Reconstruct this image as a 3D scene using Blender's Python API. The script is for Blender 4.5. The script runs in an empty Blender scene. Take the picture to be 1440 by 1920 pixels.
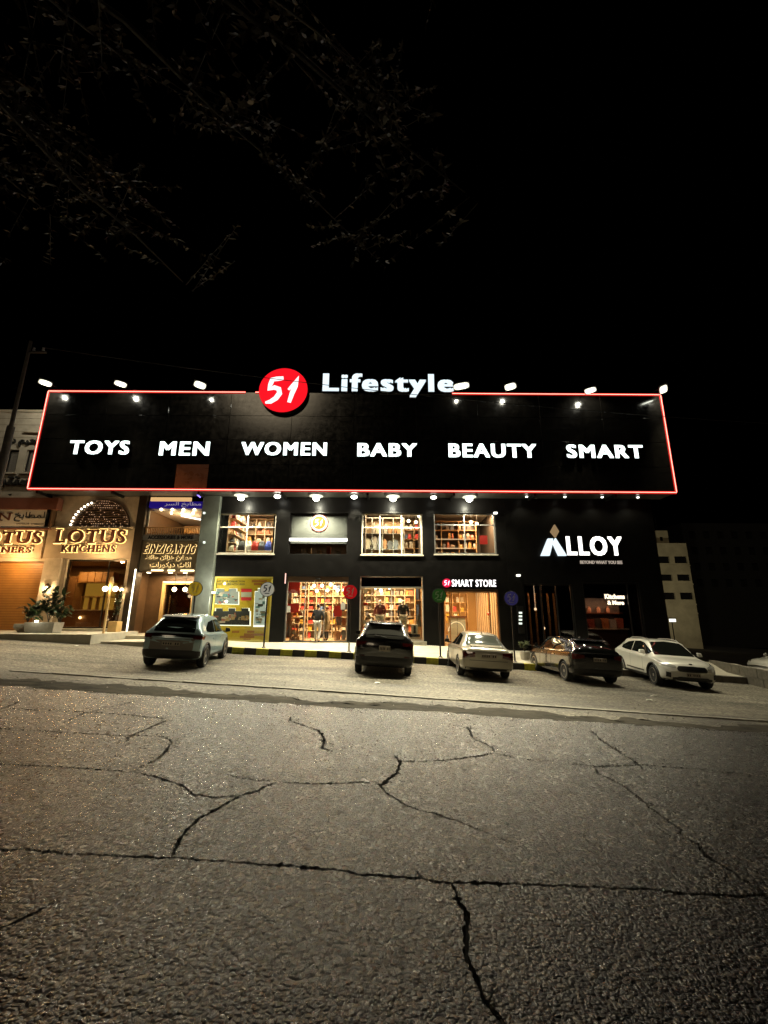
import bpy, bmesh, math, random
from mathutils import Vector, Matrix
from mathutils.geometry import delaunay_2d_cdt
from mathutils.bvhtree import BVHTree

R = math.radians
PI = math.pi
random.seed(7)
scene = bpy.context.scene
C = scene.collection

# ---------------------------------------------------------------- camera
CAM_F, CAM_T, CAM_H, CAM_R = 783.0, R(13.63), 1.6, R(.35)
cam_data = bpy.data.cameras.new('camera')
cam_data.sensor_fit = 'HORIZONTAL'
cam_data.sensor_width = 36
cam_data.lens = CAM_F / 1440 * 36
cam_data.clip_start = .05
cam_data.clip_end = 2000
cam = bpy.data.objects.new('camera', cam_data)
C.objects.link(cam)
cam.matrix_world = Matrix.Translation((0, 0, CAM_H)) @ Matrix.Rotation(PI / 2 + CAM_T, 4, 'X') @ Matrix.Rotation(CAM_R, 4, 'Z')
scene.camera = cam

# ---------------------------------------------------------------- night sky, faint city light, exposure
world = bpy.data.worlds.new('World')
scene.world = world
world.use_nodes = True
wn = world.node_tree.nodes
bg = wn['Background']
sky = wn.new('ShaderNodeTexSky')
sky.sky_type = 'NISHITA'
sky.sun_disc = False
sky.sun_elevation = R(-8)
sky.sun_rotation = R(200)
world.node_tree.links.new(sky.outputs[0], bg.inputs[0])
bg.inputs[1].default_value = .02
sun_d = bpy.data.lights.new('sun', 'SUN')
sun_d.energy = .15
sun_d.angle = R(12)
sun_d.color = (1, .80, .52)
sun = bpy.data.objects.new('sun', sun_d)
C.objects.link(sun)
sun.rotation_euler = Vector((.30, 1, -.62)).to_track_quat('-Z', 'Y').to_euler()
vs = scene.view_settings
vs.view_transform = 'Standard'
vs.look = 'None'
vs.exposure = .05
vs.gamma = 1
vs.use_curve_mapping = False
scene.cycles.use_denoising = True
scene.cycles.sample_clamp_indirect = 4
scene.cycles.max_bounces = 6
scene.cycles.transparent_max_bounces = 12
scene.cycles.caustics_reflective = False
scene.cycles.caustics_refractive = False

# ---------------------------------------------------------------- pixels of the photograph to places on known planes
SLOPE = .053        # the street falls to the right


def ray(px, py):
    u, v = px - 720, py - 960
    c, s = math.cos(CAM_R), math.sin(CAM_R)
    u, v = (u * c + v * s) / CAM_F, (v * c - u * s) / CAM_F
    return Vector((u, math.cos(CAM_T) + v * math.sin(CAM_T), math.sin(CAM_T) - v * math.cos(CAM_T)))


def FP(px, py, y):                 # point on the upright plane at distance y
    r = ray(px, py)
    return Vector((0, 0, CAM_H)) + r * (y / r.y)


def smooth(a, b, t):
    t = min(1, max(0, (t - a) / (b - a)))
    return t * t * (3 - 2 * t)


def dip(y):
    return -.27 * smooth(7.6, 12.5, y)


def gz(x, y):
    hollow = -.13 * smooth(2, 6, -x) * (1 - smooth(8.5, 11.5, -x)) * smooth(9, 13, y) * (1 - .5 * smooth(16, 17.8, y))
    return -SLOPE * x + dip(y) + hollow


def GP(px, py, dz=0):              # point on the ground
    r = ray(px, py)
    t = 8.0
    for _ in range(60):
        t = .5 * t + .5 * (CAM_H - gz(r.x * t, r.y * t) - SLOPE * r.x * t - dz) / (-SLOPE * r.x - r.z)
        t = min(max(t, .5), 80)
    return Vector((0, 0, CAM_H)) + r * t


def to_px(p):                      # column of a place in the photograph
    d = cam.matrix_world.inverted() @ Vector(p)
    return 720 + CAM_F * d.x / -d.z


# ---------------------------------------------------------------- materials
MATS = {}


def M(name, col=(.5, .5, .5), rough=.6, metal=0, noise=0, nscale=3, bump=0, bscale=40, coat=0, spec=.5, stretch=None, alpha=None):
    if name in MATS:
        return MATS[name]
    m = bpy.data.materials.new(name)
    m.use_nodes = True
    nt = m.node_tree
    b = nt.nodes['Principled BSDF']
    b.inputs['Base Color'].default_value = (*col, 1)
    b.inputs['Roughness'].default_value = rough
    b.inputs['Metallic'].default_value = metal
    b.inputs['Specular IOR Level'].default_value = spec
    b.inputs['Coat Weight'].default_value = coat
    b.inputs['Coat Roughness'].default_value = .06
    if noise or bump:
        tc = nt.nodes.new('ShaderNodeTexCoord')
        src = tc.outputs['Object']
        if stretch:
            mp = nt.nodes.new('ShaderNodeMapping')
            mp.inputs['Scale'].default_value = stretch
            nt.links.new(src, mp.inputs[0])
            src = mp.outputs[0]
    if noise:
        n = nt.nodes.new('ShaderNodeTexNoise')
        n.inputs['Scale'].default_value = nscale
        n.inputs['Detail'].default_value = 6
        n.inputs['Roughness'].default_value = .65
        nt.links.new(src, n.inputs['Vector'])
        rp = nt.nodes.new('ShaderNodeValToRGB')
        rp.color_ramp.elements[0].position = .3
        rp.color_ramp.elements[1].position = .72
        lo = [max(0, c * (1 - noise)) for c in col]
        hi = [min(1, c * (1 + noise * .8)) for c in col]
        rp.color_ramp.elements[0].color = (*lo, 1)
        rp.color_ramp.elements[1].color = (*hi, 1)
        nt.links.new(n.outputs['Fac'], rp.inputs[0])
        nt.links.new(rp.outputs[0], b.inputs['Base Color'])
        mr = nt.nodes.new('ShaderNodeMapRange')
        mr.inputs['To Min'].default_value = max(0, rough - .1)
        mr.inputs['To Max'].default_value = min(1, rough + .12)
        nt.links.new(n.outputs['Fac'], mr.inputs['Value'])
        nt.links.new(mr.outputs[0], b.inputs['Roughness'])
    if bump:
        n2 = nt.nodes.new('ShaderNodeTexNoise')
        n2.inputs['Scale'].default_value = bscale
        n2.inputs['Detail'].default_value = 5
        nt.links.new(src, n2.inputs['Vector'])
        bp = nt.nodes.new('ShaderNodeBump')
        bp.inputs['Strength'].default_value = bump
        bp.inputs['Distance'].default_value = .02
        nt.links.new(n2.outputs['Fac'], bp.inputs['Height'])
        nt.links.new(bp.outputs[0], b.inputs['Normal'])
    MATS[name] = m
    return m


def EM(name, col, strength, base=.05):
    if name in MATS:
        return MATS[name]
    m = bpy.data.materials.new(name)
    m.use_nodes = True
    b = m.node_tree.nodes['Principled BSDF']
    b.inputs['Base Color'].default_value = (*[c * base for c in col], 1)
    b.inputs['Emission Color'].default_value = (*col, 1)
    b.inputs['Roughness'].default_value = .75
    b.inputs['Specular IOR Level'].default_value = .12
    b.inputs['Emission Strength'].default_value = strength
    MATS[name] = m
    return m


def GLASS(name, tint=(.95, .97, .95), refl=.05, rough=.02):
    if name in MATS:
        return MATS[name]
    m = bpy.data.materials.new(name)
    m.use_nodes = True
    nt = m.node_tree
    for n in list(nt.nodes):
        if n.type != 'OUTPUT_MATERIAL':
            nt.nodes.remove(n)
    out = nt.nodes[0]
    t = nt.nodes.new('ShaderNodeBsdfTransparent')
    t.inputs[0].default_value = (*tint, 1)
    g = nt.nodes.new('ShaderNodeBsdfGlossy')
    g.inputs['Roughness'].default_value = rough
    lw = nt.nodes.new('ShaderNodeLayerWeight')
    pw = nt.nodes.new('ShaderNodeMath')
    pw.operation = 'POWER'
    pw.inputs[1].default_value = 4
    nt.links.new(lw.outputs['Facing'], pw.inputs[0])
    ad = nt.nodes.new('ShaderNodeMath')
    ad.operation = 'ADD'
    ad.inputs[1].default_value = refl
    ad.use_clamp = True
    mx = nt.nodes.new('ShaderNodeMixShader')
    nt.links.new(pw.outputs[0], ad.inputs[0])
    nt.links.new(ad.outputs[0], mx.inputs[0])
    nt.links.new(t.outputs[0], mx.inputs[1])
    nt.links.new(g.outputs[0], mx.inputs[2])
    nt.links.new(mx.outputs[0], out.inputs[0])
    MATS[name] = m
    return m


# ---------------------------------------------------------------- mesh collecting
class MB:
    def __init__(s):
        s.v, s.f = [], []

    def add(s, vs, fs):
        o = len(s.v)
        s.v += [tuple(v) for v in vs]
        s.f += [tuple(i + o for i in f) for f in fs]
        return s

    def box(s, x0, x1, y0, y1, z0, z1):
        return s.add([(x0, y0, z0), (x1, y0, z0), (x1, y1, z0), (x0, y1, z0), (x0, y0, z1), (x1, y0, z1), (x1, y1, z1), (x0, y1, z1)],
                     [(0, 3, 2, 1), (4, 5, 6, 7), (0, 1, 5, 4), (1, 2, 6, 5), (2, 3, 7, 6), (3, 0, 4, 7)])

    def cbox(s, c, d):
        return s.box(c[0] - d[0] / 2, c[0] + d[0] / 2, c[1] - d[1] / 2, c[1] + d[1] / 2, c[2] - d[2] / 2, c[2] + d[2] / 2)

    def tube(s, pts, r, n=8, caps=True):
        pts = [Vector(p) for p in pts]
        rs = r if isinstance(r, (list, tuple)) else [r] * len(pts)
        rings = []
        for i, p in enumerate(pts):
            d = (pts[min(i + 1, len(pts) - 1)] - pts[max(i - 1, 0)]).normalized()
            a = d.cross(Vector((0, 0, 1)))
            if a.length < .01:
                a = Vector((1, 0, 0))
            a.normalize()
            b = d.cross(a)
            rings.append([p + (a * math.cos(2 * PI * k / n) + b * math.sin(2 * PI * k / n)) * rs[i] for k in range(n)])
        vs = [v for ring in rings for v in ring]
        fs = [(i * n + k, i * n + (k + 1) % n, (i + 1) * n + (k + 1) % n, (i + 1) * n + k) for i in range(len(pts) - 1) for k in range(n)]
        if caps:
            fs += [tuple(range(n - 1, -1, -1)), tuple((len(pts) - 1) * n + k for k in range(n))]
        return s.add(vs, fs)

    def lathe(s, prof, c=(0, 0, 0), n=16, axis='Z', caps=True):
        vs = []
        for r, h in prof:
            for k in range(n):
                a = 2 * PI * k / n
                x, y, z = r * math.cos(a), r * math.sin(a), h
                if axis == 'Y':
                    x, y, z = x, z, y
                elif axis == 'X':
                    x, y, z = z, x, y
                vs.append((x + c[0], y + c[1], z + c[2]))
        m = len(prof)
        fs = [(i * n + k, i * n + (k + 1) % n, (i + 1) * n + (k + 1) % n, (i + 1) * n + k) for i in range(m - 1) for k in range(n)]
        if caps:
            fs += [tuple(range(n)), tuple((m - 1) * n + k for k in range(n))]
        return s.add(vs, fs)

    def prism(s, poly, y0, y1):            # outline in x,z pushed from y0 to y1
        n = len(poly)
        vs = [(x, y0, z) for x, z in poly] + [(x, y1, z) for x, z in poly]
        fs = [tuple(range(n)), tuple(range(2 * n - 1, n - 1, -1))] + [(k, (k + 1) % n, (k + 1) % n + n, k + n) for k in range(n)]
        return s.add(vs, fs)

    def ball(s, c, r, n=8):
        pr = [(max(.001, r * math.sin(PI * i / 6)), -r * math.cos(PI * i / 6)) for i in range(7)]
        return s.lathe(pr, c, n)

    def mesh(s, name, org=Vector((0, 0, 0)), mat=None, shade=False, bevel=0, fix=True):
        me = bpy.data.meshes.new(name)
        me.from_pydata([(v[0] - org[0], v[1] - org[1], v[2] - org[2]) for v in s.v], [], s.f)
        if fix or bevel:
            bm = bmesh.new()
            bm.from_mesh(me)
            if bevel:
                bmesh.ops.bevel(bm, geom=bm.edges[:], offset=bevel, segments=2, affect='EDGES', profile=.5)
            bmesh.ops.recalc_face_normals(bm, faces=bm.faces[:])
            bm.to_mesh(me)
            bm.free()
        me.update()
        if mat:
            me.materials.append(mat)
        if shade:
            me.shade_smooth()
            try:
                me.set_sharp_from_angle(angle=R(38))
            except Exception:
                pass
        return me


def root_of(p):
    while p and p.parent:
        p = p.parent
    return p


def obj(name, mb, mat, parent=None, shade=False, bevel=0, org=None, local=False, fix=True):
    if org is None:
        org = Vector((0, 0, 0)) if (parent is None or local) else root_of(parent).location
    o = bpy.data.objects.new(name, mb if isinstance(mb, bpy.types.Mesh) else mb.mesh(name, org, mat, shade, bevel, fix))
    C.objects.link(o)
    o.parent = parent
    return o


def tag(o, label, cat, group=None, kind=None):
    o['label'] = label
    if cat:
        o['category'] = cat
    if group:
        o['group'] = group
    if kind:
        o['kind'] = kind
    return o


def thing(name, label, cat, loc=(0, 0, 0), group=None):
    o = bpy.data.objects.new(name, None)
    o.empty_display_size = .1
    C.objects.link(o)
    o.location = loc
    return tag(o, label, cat, group)


def struct(name, mb, mat, shade=False, label=None, fix=True):
    o = obj(name, mb, mat, None, shade, fix=fix)
    o['kind'] = 'structure'
    if label:
        o['label'] = label
    return o


def single(name, mb, mat, label, cat, base, group=None, shade=False, bevel=0):
    o = obj(name, mb, mat, None, shade, bevel, org=Vector(base))
    o.location = base
    return tag(o, label, cat, group)


def copy_tree(o, parent=None):
    c = o.copy()
    C.objects.link(c)
    c.parent = parent
    for ch in [x for x in bpy.data.objects if x.parent == o]:
        copy_tree(ch, c)
    return c


def lamp(name, kind, loc, power, col, parent=None, **kw):
    l = bpy.data.lights.new(name, kind)
    l.energy = power
    l.color = col
    aim = kw.pop('aim', None)
    for k, v in kw.items():
        setattr(l, k, v)
    o = bpy.data.objects.new(name, l)
    C.objects.link(o)
    o.location = Vector(loc) - (root_of(parent).location if parent else Vector((0, 0, 0)))
    o.parent = parent
    if aim is not None:
        o.rotation_euler = (Vector(aim) - Vector(loc)).to_track_quat('-Z', 'Y').to_euler()
    return o


# ---------------------------------------------------------------- lettering
def text_mesh(body, offset=0.0):
    c = bpy.data.curves.new('glyph', 'FONT')
    c.body = body
    c.size = 1
    c.offset = offset
    c.resolution_u = 3
    o = bpy.data.objects.new('glyph', c)
    C.objects.link(o)
    bpy.context.view_layer.update()
    me = bpy.data.meshes.new_from_object(o.evaluated_get(bpy.context.evaluated_depsgraph_get()))
    vs = [v.co.copy() for v in me.vertices]
    fs = [tuple(p.vertices) for p in me.polygons]
    bpy.data.objects.remove(o)
    bpy.data.curves.remove(c)
    bpy.data.meshes.remove(me)
    return vs, fs


SERIF = {'L': [(.12, 1), (.12, 0), (.96, .12)], 'T': [(.5, 0), (.04, .88), (.96, .88)], 'U': [(.1, 1), (.9, 1)], 'K': [(.1, 1), (.1, 0), (.88, 1), (.92, 0)], 'I': [(.5, 1), (.5, 0)],
         'H': [(.1, 1), (.1, 0), (.9, 1), (.9, 0)], 'E': [(.1, 1), (.1, 0), (.96, .1), (.96, .9)], 'N': [(.1, 1), (.1, 0), (.9, 1)], 'R': [(.1, 1), (.1, 0), (.95, 0)],
         'C': [(.94, .78)], 'G': [(.92, .45), (.92, .8)], 'S': [(.9, .8), (.08, .2)]}
TEXT_CACHE = {}


def glyphs(text, offset, serif, bold=0):
    key = (text, offset, serif, bold)
    if key in TEXT_CACHE:
        return TEXT_CACHE[key]
    out = []
    for i, ch in enumerate(text):
        if ch == ' ':
            continue
        vs, fs = text_mesh(ch, offset)
        if not vs:
            continue
        full, _ = text_mesh(text[:i + 1], offset)
        own = max(v.x for v in vs)
        dx = max(v.x for v in full) - own + i * (bold * 1.9 + (.06 if 0 < bold < .02 else 0))      # halo-lit letters stand further apart
        g = MB()
        for q, (bx_, bz_) in enumerate(((0, 0), (-bold, bold * .5), (bold, bold * .5), (-bold, -bold * .5), (bold, -bold * .5)) if bold else ((0, 0),)):
            g.add([(v.x + dx + bx_, q * .002, v.y + bz_) for v in vs], fs)
        if serif and ch in SERIF:
            xs = [v.x + dx for v in vs]
            zs = [v.y for v in vs]
            w, h, x0, z0 = max(xs) - min(xs), max(zs) - min(zs), min(xs), min(zs)
            for fx, fz in SERIF[ch]:
                cx, cz = x0 + fx * w, z0 + fz * h
                flat = fz in (0, 1)
                hw, hh = (.16, .03) if flat else (.03, .1)
                hw += offset
                hh += offset
                g.add([(cx - hw, .001, cz - hh), (cx + hw, .001, cz - hh), (cx + hw, .001, cz + hh), (cx - hw, .001, cz + hh)], [(0, 1, 2, 3)])
        out.append((ch, g))
    TEXT_CACHE[key] = out
    return out


def thicken(g, y0, y1):
    """flat glyph faces (x,_,z) to a solid between y0 (front) and y1"""
    me = bpy.data.meshes.new('g')
    me.from_pydata([(v[0], v[1], v[2]) for v in g.v], [], g.f)
    bm = bmesh.new()
    bm.from_mesh(me)
    bpy.data.meshes.remove(me)
    bmesh.ops.remove_doubles(bm, verts=bm.verts[:], dist=1e-5)
    for v in bm.verts:
        v.co.y += y0
    r = bmesh.ops.extrude_face_region(bm, geom=bm.faces[:])
    for e in r['geom']:
        if isinstance(e, bmesh.types.BMVert):
            e.co.y += y1 - y0
    bmesh.ops.recalc_face_normals(bm, faces=bm.faces[:])
    return bm


def lettering(name, label, cat, text, rect, y, depth, mat, offset=.03, glow=None, serif=False, shear=0, parent=None, part='letter', glow_off=.05, group=None, single_part=False, bold=0, side=None):
    """text fitted to rect = (x0, x1, z0, z1) on the plane y; each letter a part; glow = emissive outline behind it"""
    gl = glyphs(text, offset, serif, bold)
    X0 = min(v[0] for _, g in gl for v in g.v)
    X1 = max(v[0] for _, g in gl for v in g.v)
    Z0 = min(v[2] for _, g in gl for v in g.v)
    Z1 = max(v[2] for _, g in gl for v in g.v)
    x0, x1, z0, z1 = rect
    sx, sz = (x1 - x0 - abs(shear) * (z1 - z0)) / (X1 - X0), (z1 - z0) / (Z1 - Z0)
    base = Vector(((x0 + x1) / 2, y, z0))
    root = parent or thing(name, label, cat, base, group)
    o0 = root_of(root).location
    gb = glyphs(text, offset + glow_off, serif, bold) if glow else None  # outline emits in place of the halo light on the wall
    joined = bmesh.new() if single_part else None
    for i, (ch, g) in enumerate(gl):
        for layer, gg in (('face', g),) + ((('glow', gb[i][1]),) if glow else ()):
            m = MB()
            m.add([((v[0] - X0) * sx + x0 + shear * (v[2] - Z0) * sz, v[1], (v[2] - Z0) * sz + z0) for v in gg.v], gg.f)
            ya, yb = (y - depth, y - depth * .35) if layer == 'face' and glow else ((y - depth * .3, y - .002) if layer == 'glow' else (y - depth, y))
            bm = thicken(m, ya, yb)
            bmesh.ops.translate(bm, verts=bm.verts[:], vec=-o0)
            me = bpy.data.meshes.new(part)
            bm.to_mesh(me)
            if single_part and layer == 'face':
                joined.from_mesh(me)
                bm.free()
                continue
            bm.free()
            me.materials.append(mat if layer == 'face' else glow)
            if side and layer == 'face':
                me.materials.append(side)
                for p_ in me.polygons:
                    if p_.normal.y > -.5:
                        p_.material_index = 1
            o = bpy.data.objects.new(part if layer == 'face' else 'glow', me)
            C.objects.link(o)
            o.parent = root if layer == 'face' else last
            last = o
    if single_part:
        me = bpy.data.meshes.new(part)
        joined.to_mesh(me)
        joined.free()
        me.materials.append(mat)
        o = bpy.data.objects.new(part, me)
        C.objects.link(o)
        o.parent = root
    return root


# Arabic presentation forms, written right to left
AR = {'b': (0xFE8F, 1), 't': (0xFE95, 1), 'th': (0xFE99, 1), 'jh': (0xFEA1, 1), 'kh': (0xFEA5, 1), 'H': (0xFEA1, 1), 's': (0xFEB1, 1), 'T': (0xFEC1, 1), 'e': (0xFEC9, 1),
      'k': (0xFED9, 1), 'l': (0xFEDD, 1), 'm': (0xFEE1, 1), 'n': (0xFEE5, 1), 'y': (0xFEF1, 1), 'yh': (0xFE89, 1), 'a': (0xFE8D, 0), 'd': (0xFEA9, 0), 'r': (0xFEAD, 0), 'z': (0xFEAF, 0), 'w': (0xFEED, 0)}


def arabic(words):
    out = []
    for w in words.split('|'):
        ls = w.split()
        res = []
        for i, c in enumerate(ls):
            base, dual = AR[c]
            prev = i > 0 and AR[ls[i - 1]][1]
            nxt = i < len(ls) - 1 and dual
            form = 3 if (prev and nxt) else 2 if nxt else 1 if prev else 0
            res.append(chr(base + form))
        out.append(''.join(reversed(res)))
    return ' '.join(reversed(out))


def ribbon51(mb, cx, cz, s, y0, y1):
    """brush-written 51 in a circle of radius s"""
    five = [(-.02, .55, .10), (-.30, .52, .12), (-.48, .48, .13), (-.55, .25, .11), (-.60, .04, .10), (-.38, .12, .12), (-.18, .05, .13), (-.14, -.15, .14), (-.28, -.38, .13), (-.50, -.54, .11), (-.70, -.58, .05)]
    one = [(.22, .02, .05), (.40, .22, .10), (.60, .55, .14), (.50, .20, .13), (.38, -.15, .12), (.28, -.56, .09)]
    for st in (five, one):
        pts = [Vector((cx + p[0] * s, cz + p[1] * s)) for p in st]
        L, Rr = [], []
        for i, p in enumerate(pts):
            d = (pts[min(i + 1, len(pts) - 1)] - pts[max(i - 1, 0)]).normalized()
            nrm = Vector((-d.y, d.x)) * st[i][2] * s * .8
            L.append(p + nrm)
            Rr.append(p - nrm)
        n = len(pts)
        vs = [(p.x, y0, p.y) for p in L] + [(p.x, y0, p.y) for p in Rr] + [(p.x, y1, p.y) for p in L] + [(p.x, y1, p.y) for p in Rr]
        fs = []
        for i in range(n - 1):
            fs += [(i, i + 1, n + i + 1, n + i), (2 * n + i, 3 * n + i, 3 * n + i + 1, 2 * n + i + 1), (i, 2 * n + i, 2 * n + i + 1, i + 1), (n + i, n + i + 1, 3 * n + i + 1, 3 * n + i)]
        fs += [(0, n, 3 * n, 2 * n), (n - 1, 3 * n - 1, 4 * n - 1, 2 * n - 1)]
        mb.add(vs, fs)
    return mb


def disc(mb, cx, cz, r, y0, y1, n=40):
    return mb.prism([(cx + r * math.cos(2 * PI * k / n), cz + r * math.sin(2 * PI * k / n)) for k in range(n)], y0, y1)


# every wording is turned into outlines once, while the scene is still small
for t_, o_, s_, *b_ in [(w, .0, False, .042) for w in ('TOYS', 'MEN', 'WOMEN', 'BABY', 'BEAUTY', 'SMART')] + [('Lifestyle', .0, False, .045), ('SMART STORE', .0, False, .03), ('LLOY', .0, False, .045), ('BEYOND WHAT YOU SEE', .01, False), ('Kitchens', .04, False), ('& More', .04, False),
        ('EINZIGARTIG', .0, False, .016), ('EINZIGARTIG', .022, False, .016), ('ACCESSORIES & MORE', .03, False), ('SAVE YOUR COLLECTION', .03, False), ('START YOURS WITH LEGO', .03, False), ('0777365779   0799552204', .0, False), ('KITCHEN', .01, True)] + \
        [(w, o, True, .012) for w in ('LOTUS', 'KITCHENS', 'DESIGNERS') for o in (.0, .024)] + \
        [(arabic(w), o, False) for w in ('m T a b kh|kh z a yh n|H a yh T', 'a th a th|d y k w r a t') for o in (0, .03)] + [(arabic('m T a b kh|a l s r'), 0, False), (arabic('l l m T a b kh'), 0, False), (arabic('a l n e y m|d'), .01, False), (arabic('s n t r'), .02, False)]:
    glyphs(t_, o_, s_, *b_)

# ================================================================= GROUND
def asphalt(name, pal, scale, rough, bumpd, stain, spec=.5):
    m = bpy.data.materials.new(name)
    m.use_nodes = True
    nt = m.node_tree
    N, Lk = nt.nodes, nt.links
    b = N['Principled BSDF']
    tc = N.new('ShaderNodeTexCoord')
    wob = N.new('ShaderNodeTexNoise')
    wob.inputs['Scale'].default_value = 40
    Lk.new(tc.outputs['Object'], wob.inputs['Vector'])
    mixv = N.new('ShaderNodeMix')
    mixv.data_type = 'VECTOR'
    mixv.inputs[0].default_value = .018
    Lk.new(tc.outputs['Object'], mixv.inputs[4])
    Lk.new(wob.outputs['Color'], mixv.inputs[5])
    v1 = N.new('ShaderNodeTexVoronoi')
    v1.inputs['Scale'].default_value = scale
    Lk.new(mixv.outputs[1], v1.inputs['Vector'])
    v2 = N.new('ShaderNodeTexVoronoi')
    v2.inputs['Scale'].default_value = scale * 2.3
    Lk.new(mixv.outputs[1], v2.inputs['Vector'])
    # stone tint per cell
    rp = N.new('ShaderNodeValToRGB')
    cr = rp.color_ramp
    cr.elements[0].position = .12
    cr.elements[0].color = pal[0]
    cr.elements[1].position = 1
    cr.elements[1].color = pal[4]
    for p, c in ((.32, pal[1]), (.6, pal[2]), (.84, pal[3])):
        e = cr.elements.new(p)
        e.color = c
    sp = N.new('ShaderNodeSeparateColor')
    Lk.new(v1.outputs['Color'], sp.inputs[0])
    big = N.new('ShaderNodeTexNoise')
    big.inputs['Scale'].default_value = scale * .5
    big.inputs['Detail'].default_value = 3
    Lk.new(tc.outputs['Object'], big.inputs['Vector'])
    add = N.new('ShaderNodeMath')
    add.operation = 'MULTIPLY_ADD'
    add.inputs[1].default_value = .5
    Lk.new(sp.outputs[0], add.inputs[0])
    mr = N.new('ShaderNodeMapRange')
    mr.inputs['From Min'].default_value = .34
    mr.inputs['From Max'].default_value = .66
    mr.inputs['To Max'].default_value = .58
    Lk.new(big.outputs['Fac'], mr.inputs['Value'])
    Lk.new(mr.outputs[0], add.inputs[2])
    Lk.new(add.outputs[0], rp.inputs[0])
    # worn, smoother lanes and stains
    st = N.new('ShaderNodeTexNoise')
    st.inputs['Scale'].default_value = .9
    st.inputs['Detail'].default_value = 7
    st.inputs['Roughness'].default_value = .6
    mp = N.new('ShaderNodeMapping')
    mp.inputs['Scale'].default_value = (.35, 1.5, 1)
    Lk.new(tc.outputs['Object'], mp.inputs[0])
    Lk.new(mp.outputs[0], st.inputs['Vector'])
    sr = N.new('ShaderNodeMapRange')
    sr.inputs['From Min'].default_value = .3
    sr.inputs['From Max'].default_value = .72
    sr.inputs['To Min'].default_value = stain[0]
    sr.inputs['To Max'].default_value = stain[1]
    Lk.new(st.outputs['Fac'], sr.inputs['Value'])
    ml = N.new('ShaderNodeMix')
    ml.data_type = 'RGBA'
    ml.blend_type = 'MULTIPLY'
    ml.inputs[0].default_value = 1
    Lk.new(rp.outputs[0], ml.inputs[6])
    Lk.new(sr.outputs[0], ml.inputs[7])
    Lk.new(ml.outputs[2], b.inputs['Base Color'])
    rr = N.new('ShaderNodeMapRange')
    rr.inputs['To Min'].default_value = rough[0]
    rr.inputs['To Max'].default_value = rough[1]
    Lk.new(sp.outputs[1], rr.inputs['Value'])
    Lk.new(rr.outputs[0], b.inputs['Roughness'])
    b.inputs['Specular IOR Level'].default_value = spec
    ha = N.new('ShaderNodeMath')
    ha.operation = 'MULTIPLY_ADD'
    ha.inputs[1].default_value = -1.0
    Lk.new(v1.outputs['Distance'], ha.inputs[0])
    Lk.new(add.outputs[0], ha.inputs[2])
    hb = N.new('ShaderNodeMath')
    hb.operation = 'MULTIPLY_ADD'
    hb.inputs[1].default_value = -.35
    Lk.new(v2.outputs['Distance'], hb.inputs[0])
    Lk.new(ha.outputs[0], hb.inputs[2])
    bp = N.new('ShaderNodeBump')
    bp.inputs['Strength'].default_value = 1
    bp.inputs['Distance'].default_value = bumpd
    Lk.new(hb.outputs[0], bp.inputs['Height'])
    Lk.new(bp.outputs[0], b.inputs['Normal'])
    return m


ASPHALT = asphalt('asphalt', [(.001, .0008, .0006, 1), (.005, .0042, .0032, 1), (.019, .0160, .0125, 1), (.085, .073, .057, 1), (.46, .41, .33, 1)], 48, (.20, .38), .0090, (.30, 1.4), 1)
MAT_DIRT = M('dark_soil', (.05, .045, .035), .95, noise=.4, nscale=.7, bump=.4, bscale=20)
MAT_LOT = asphalt('dusty_asphalt', [(.03, .026, .019, 1), (.08, .071, .052, 1), (.145, .13, .096, 1), (.20, .18, .135, 1), (.34, .31, .235, 1)], 26, (.55, .8), .008, (.3, 1.45))
MAT_SHOULDER = M('broken_asphalt', (.06, .053, .04), .95, spec=.2, noise=.7, nscale=3.5, bump=1, bscale=24, stretch=(.5, 1.2, 1))
MAT_CONC = M('concrete', (.34, .32, .27), .8, noise=.25, nscale=6, bump=.3, bscale=60)
MAT_PAVE = M('pale_paving', (.42, .39, .31), .55, noise=.22, nscale=2.5, bump=.12, bscale=50)
MAT_YEL = M('yellow_kerb_paint', (.42, .40, .03), .55, noise=.35, nscale=9, bump=.25, bscale=50)
MAT_BLK = M('black_kerb_paint', (.018, .016, .014), .6, noise=.5, nscale=9, bump=.25, bscale=50)

g = MB()
g.add([(-160, -120, -.65 + 160 * SLOPE), (160, -120, -.65 - 160 * SLOPE), (160, 200, -.65 - 160 * SLOPE), (-160, 200, -.65 + 160 * SLOPE)], [(0, 1, 2, 3)])
struct('ground', g, MAT_DIRT)

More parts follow.
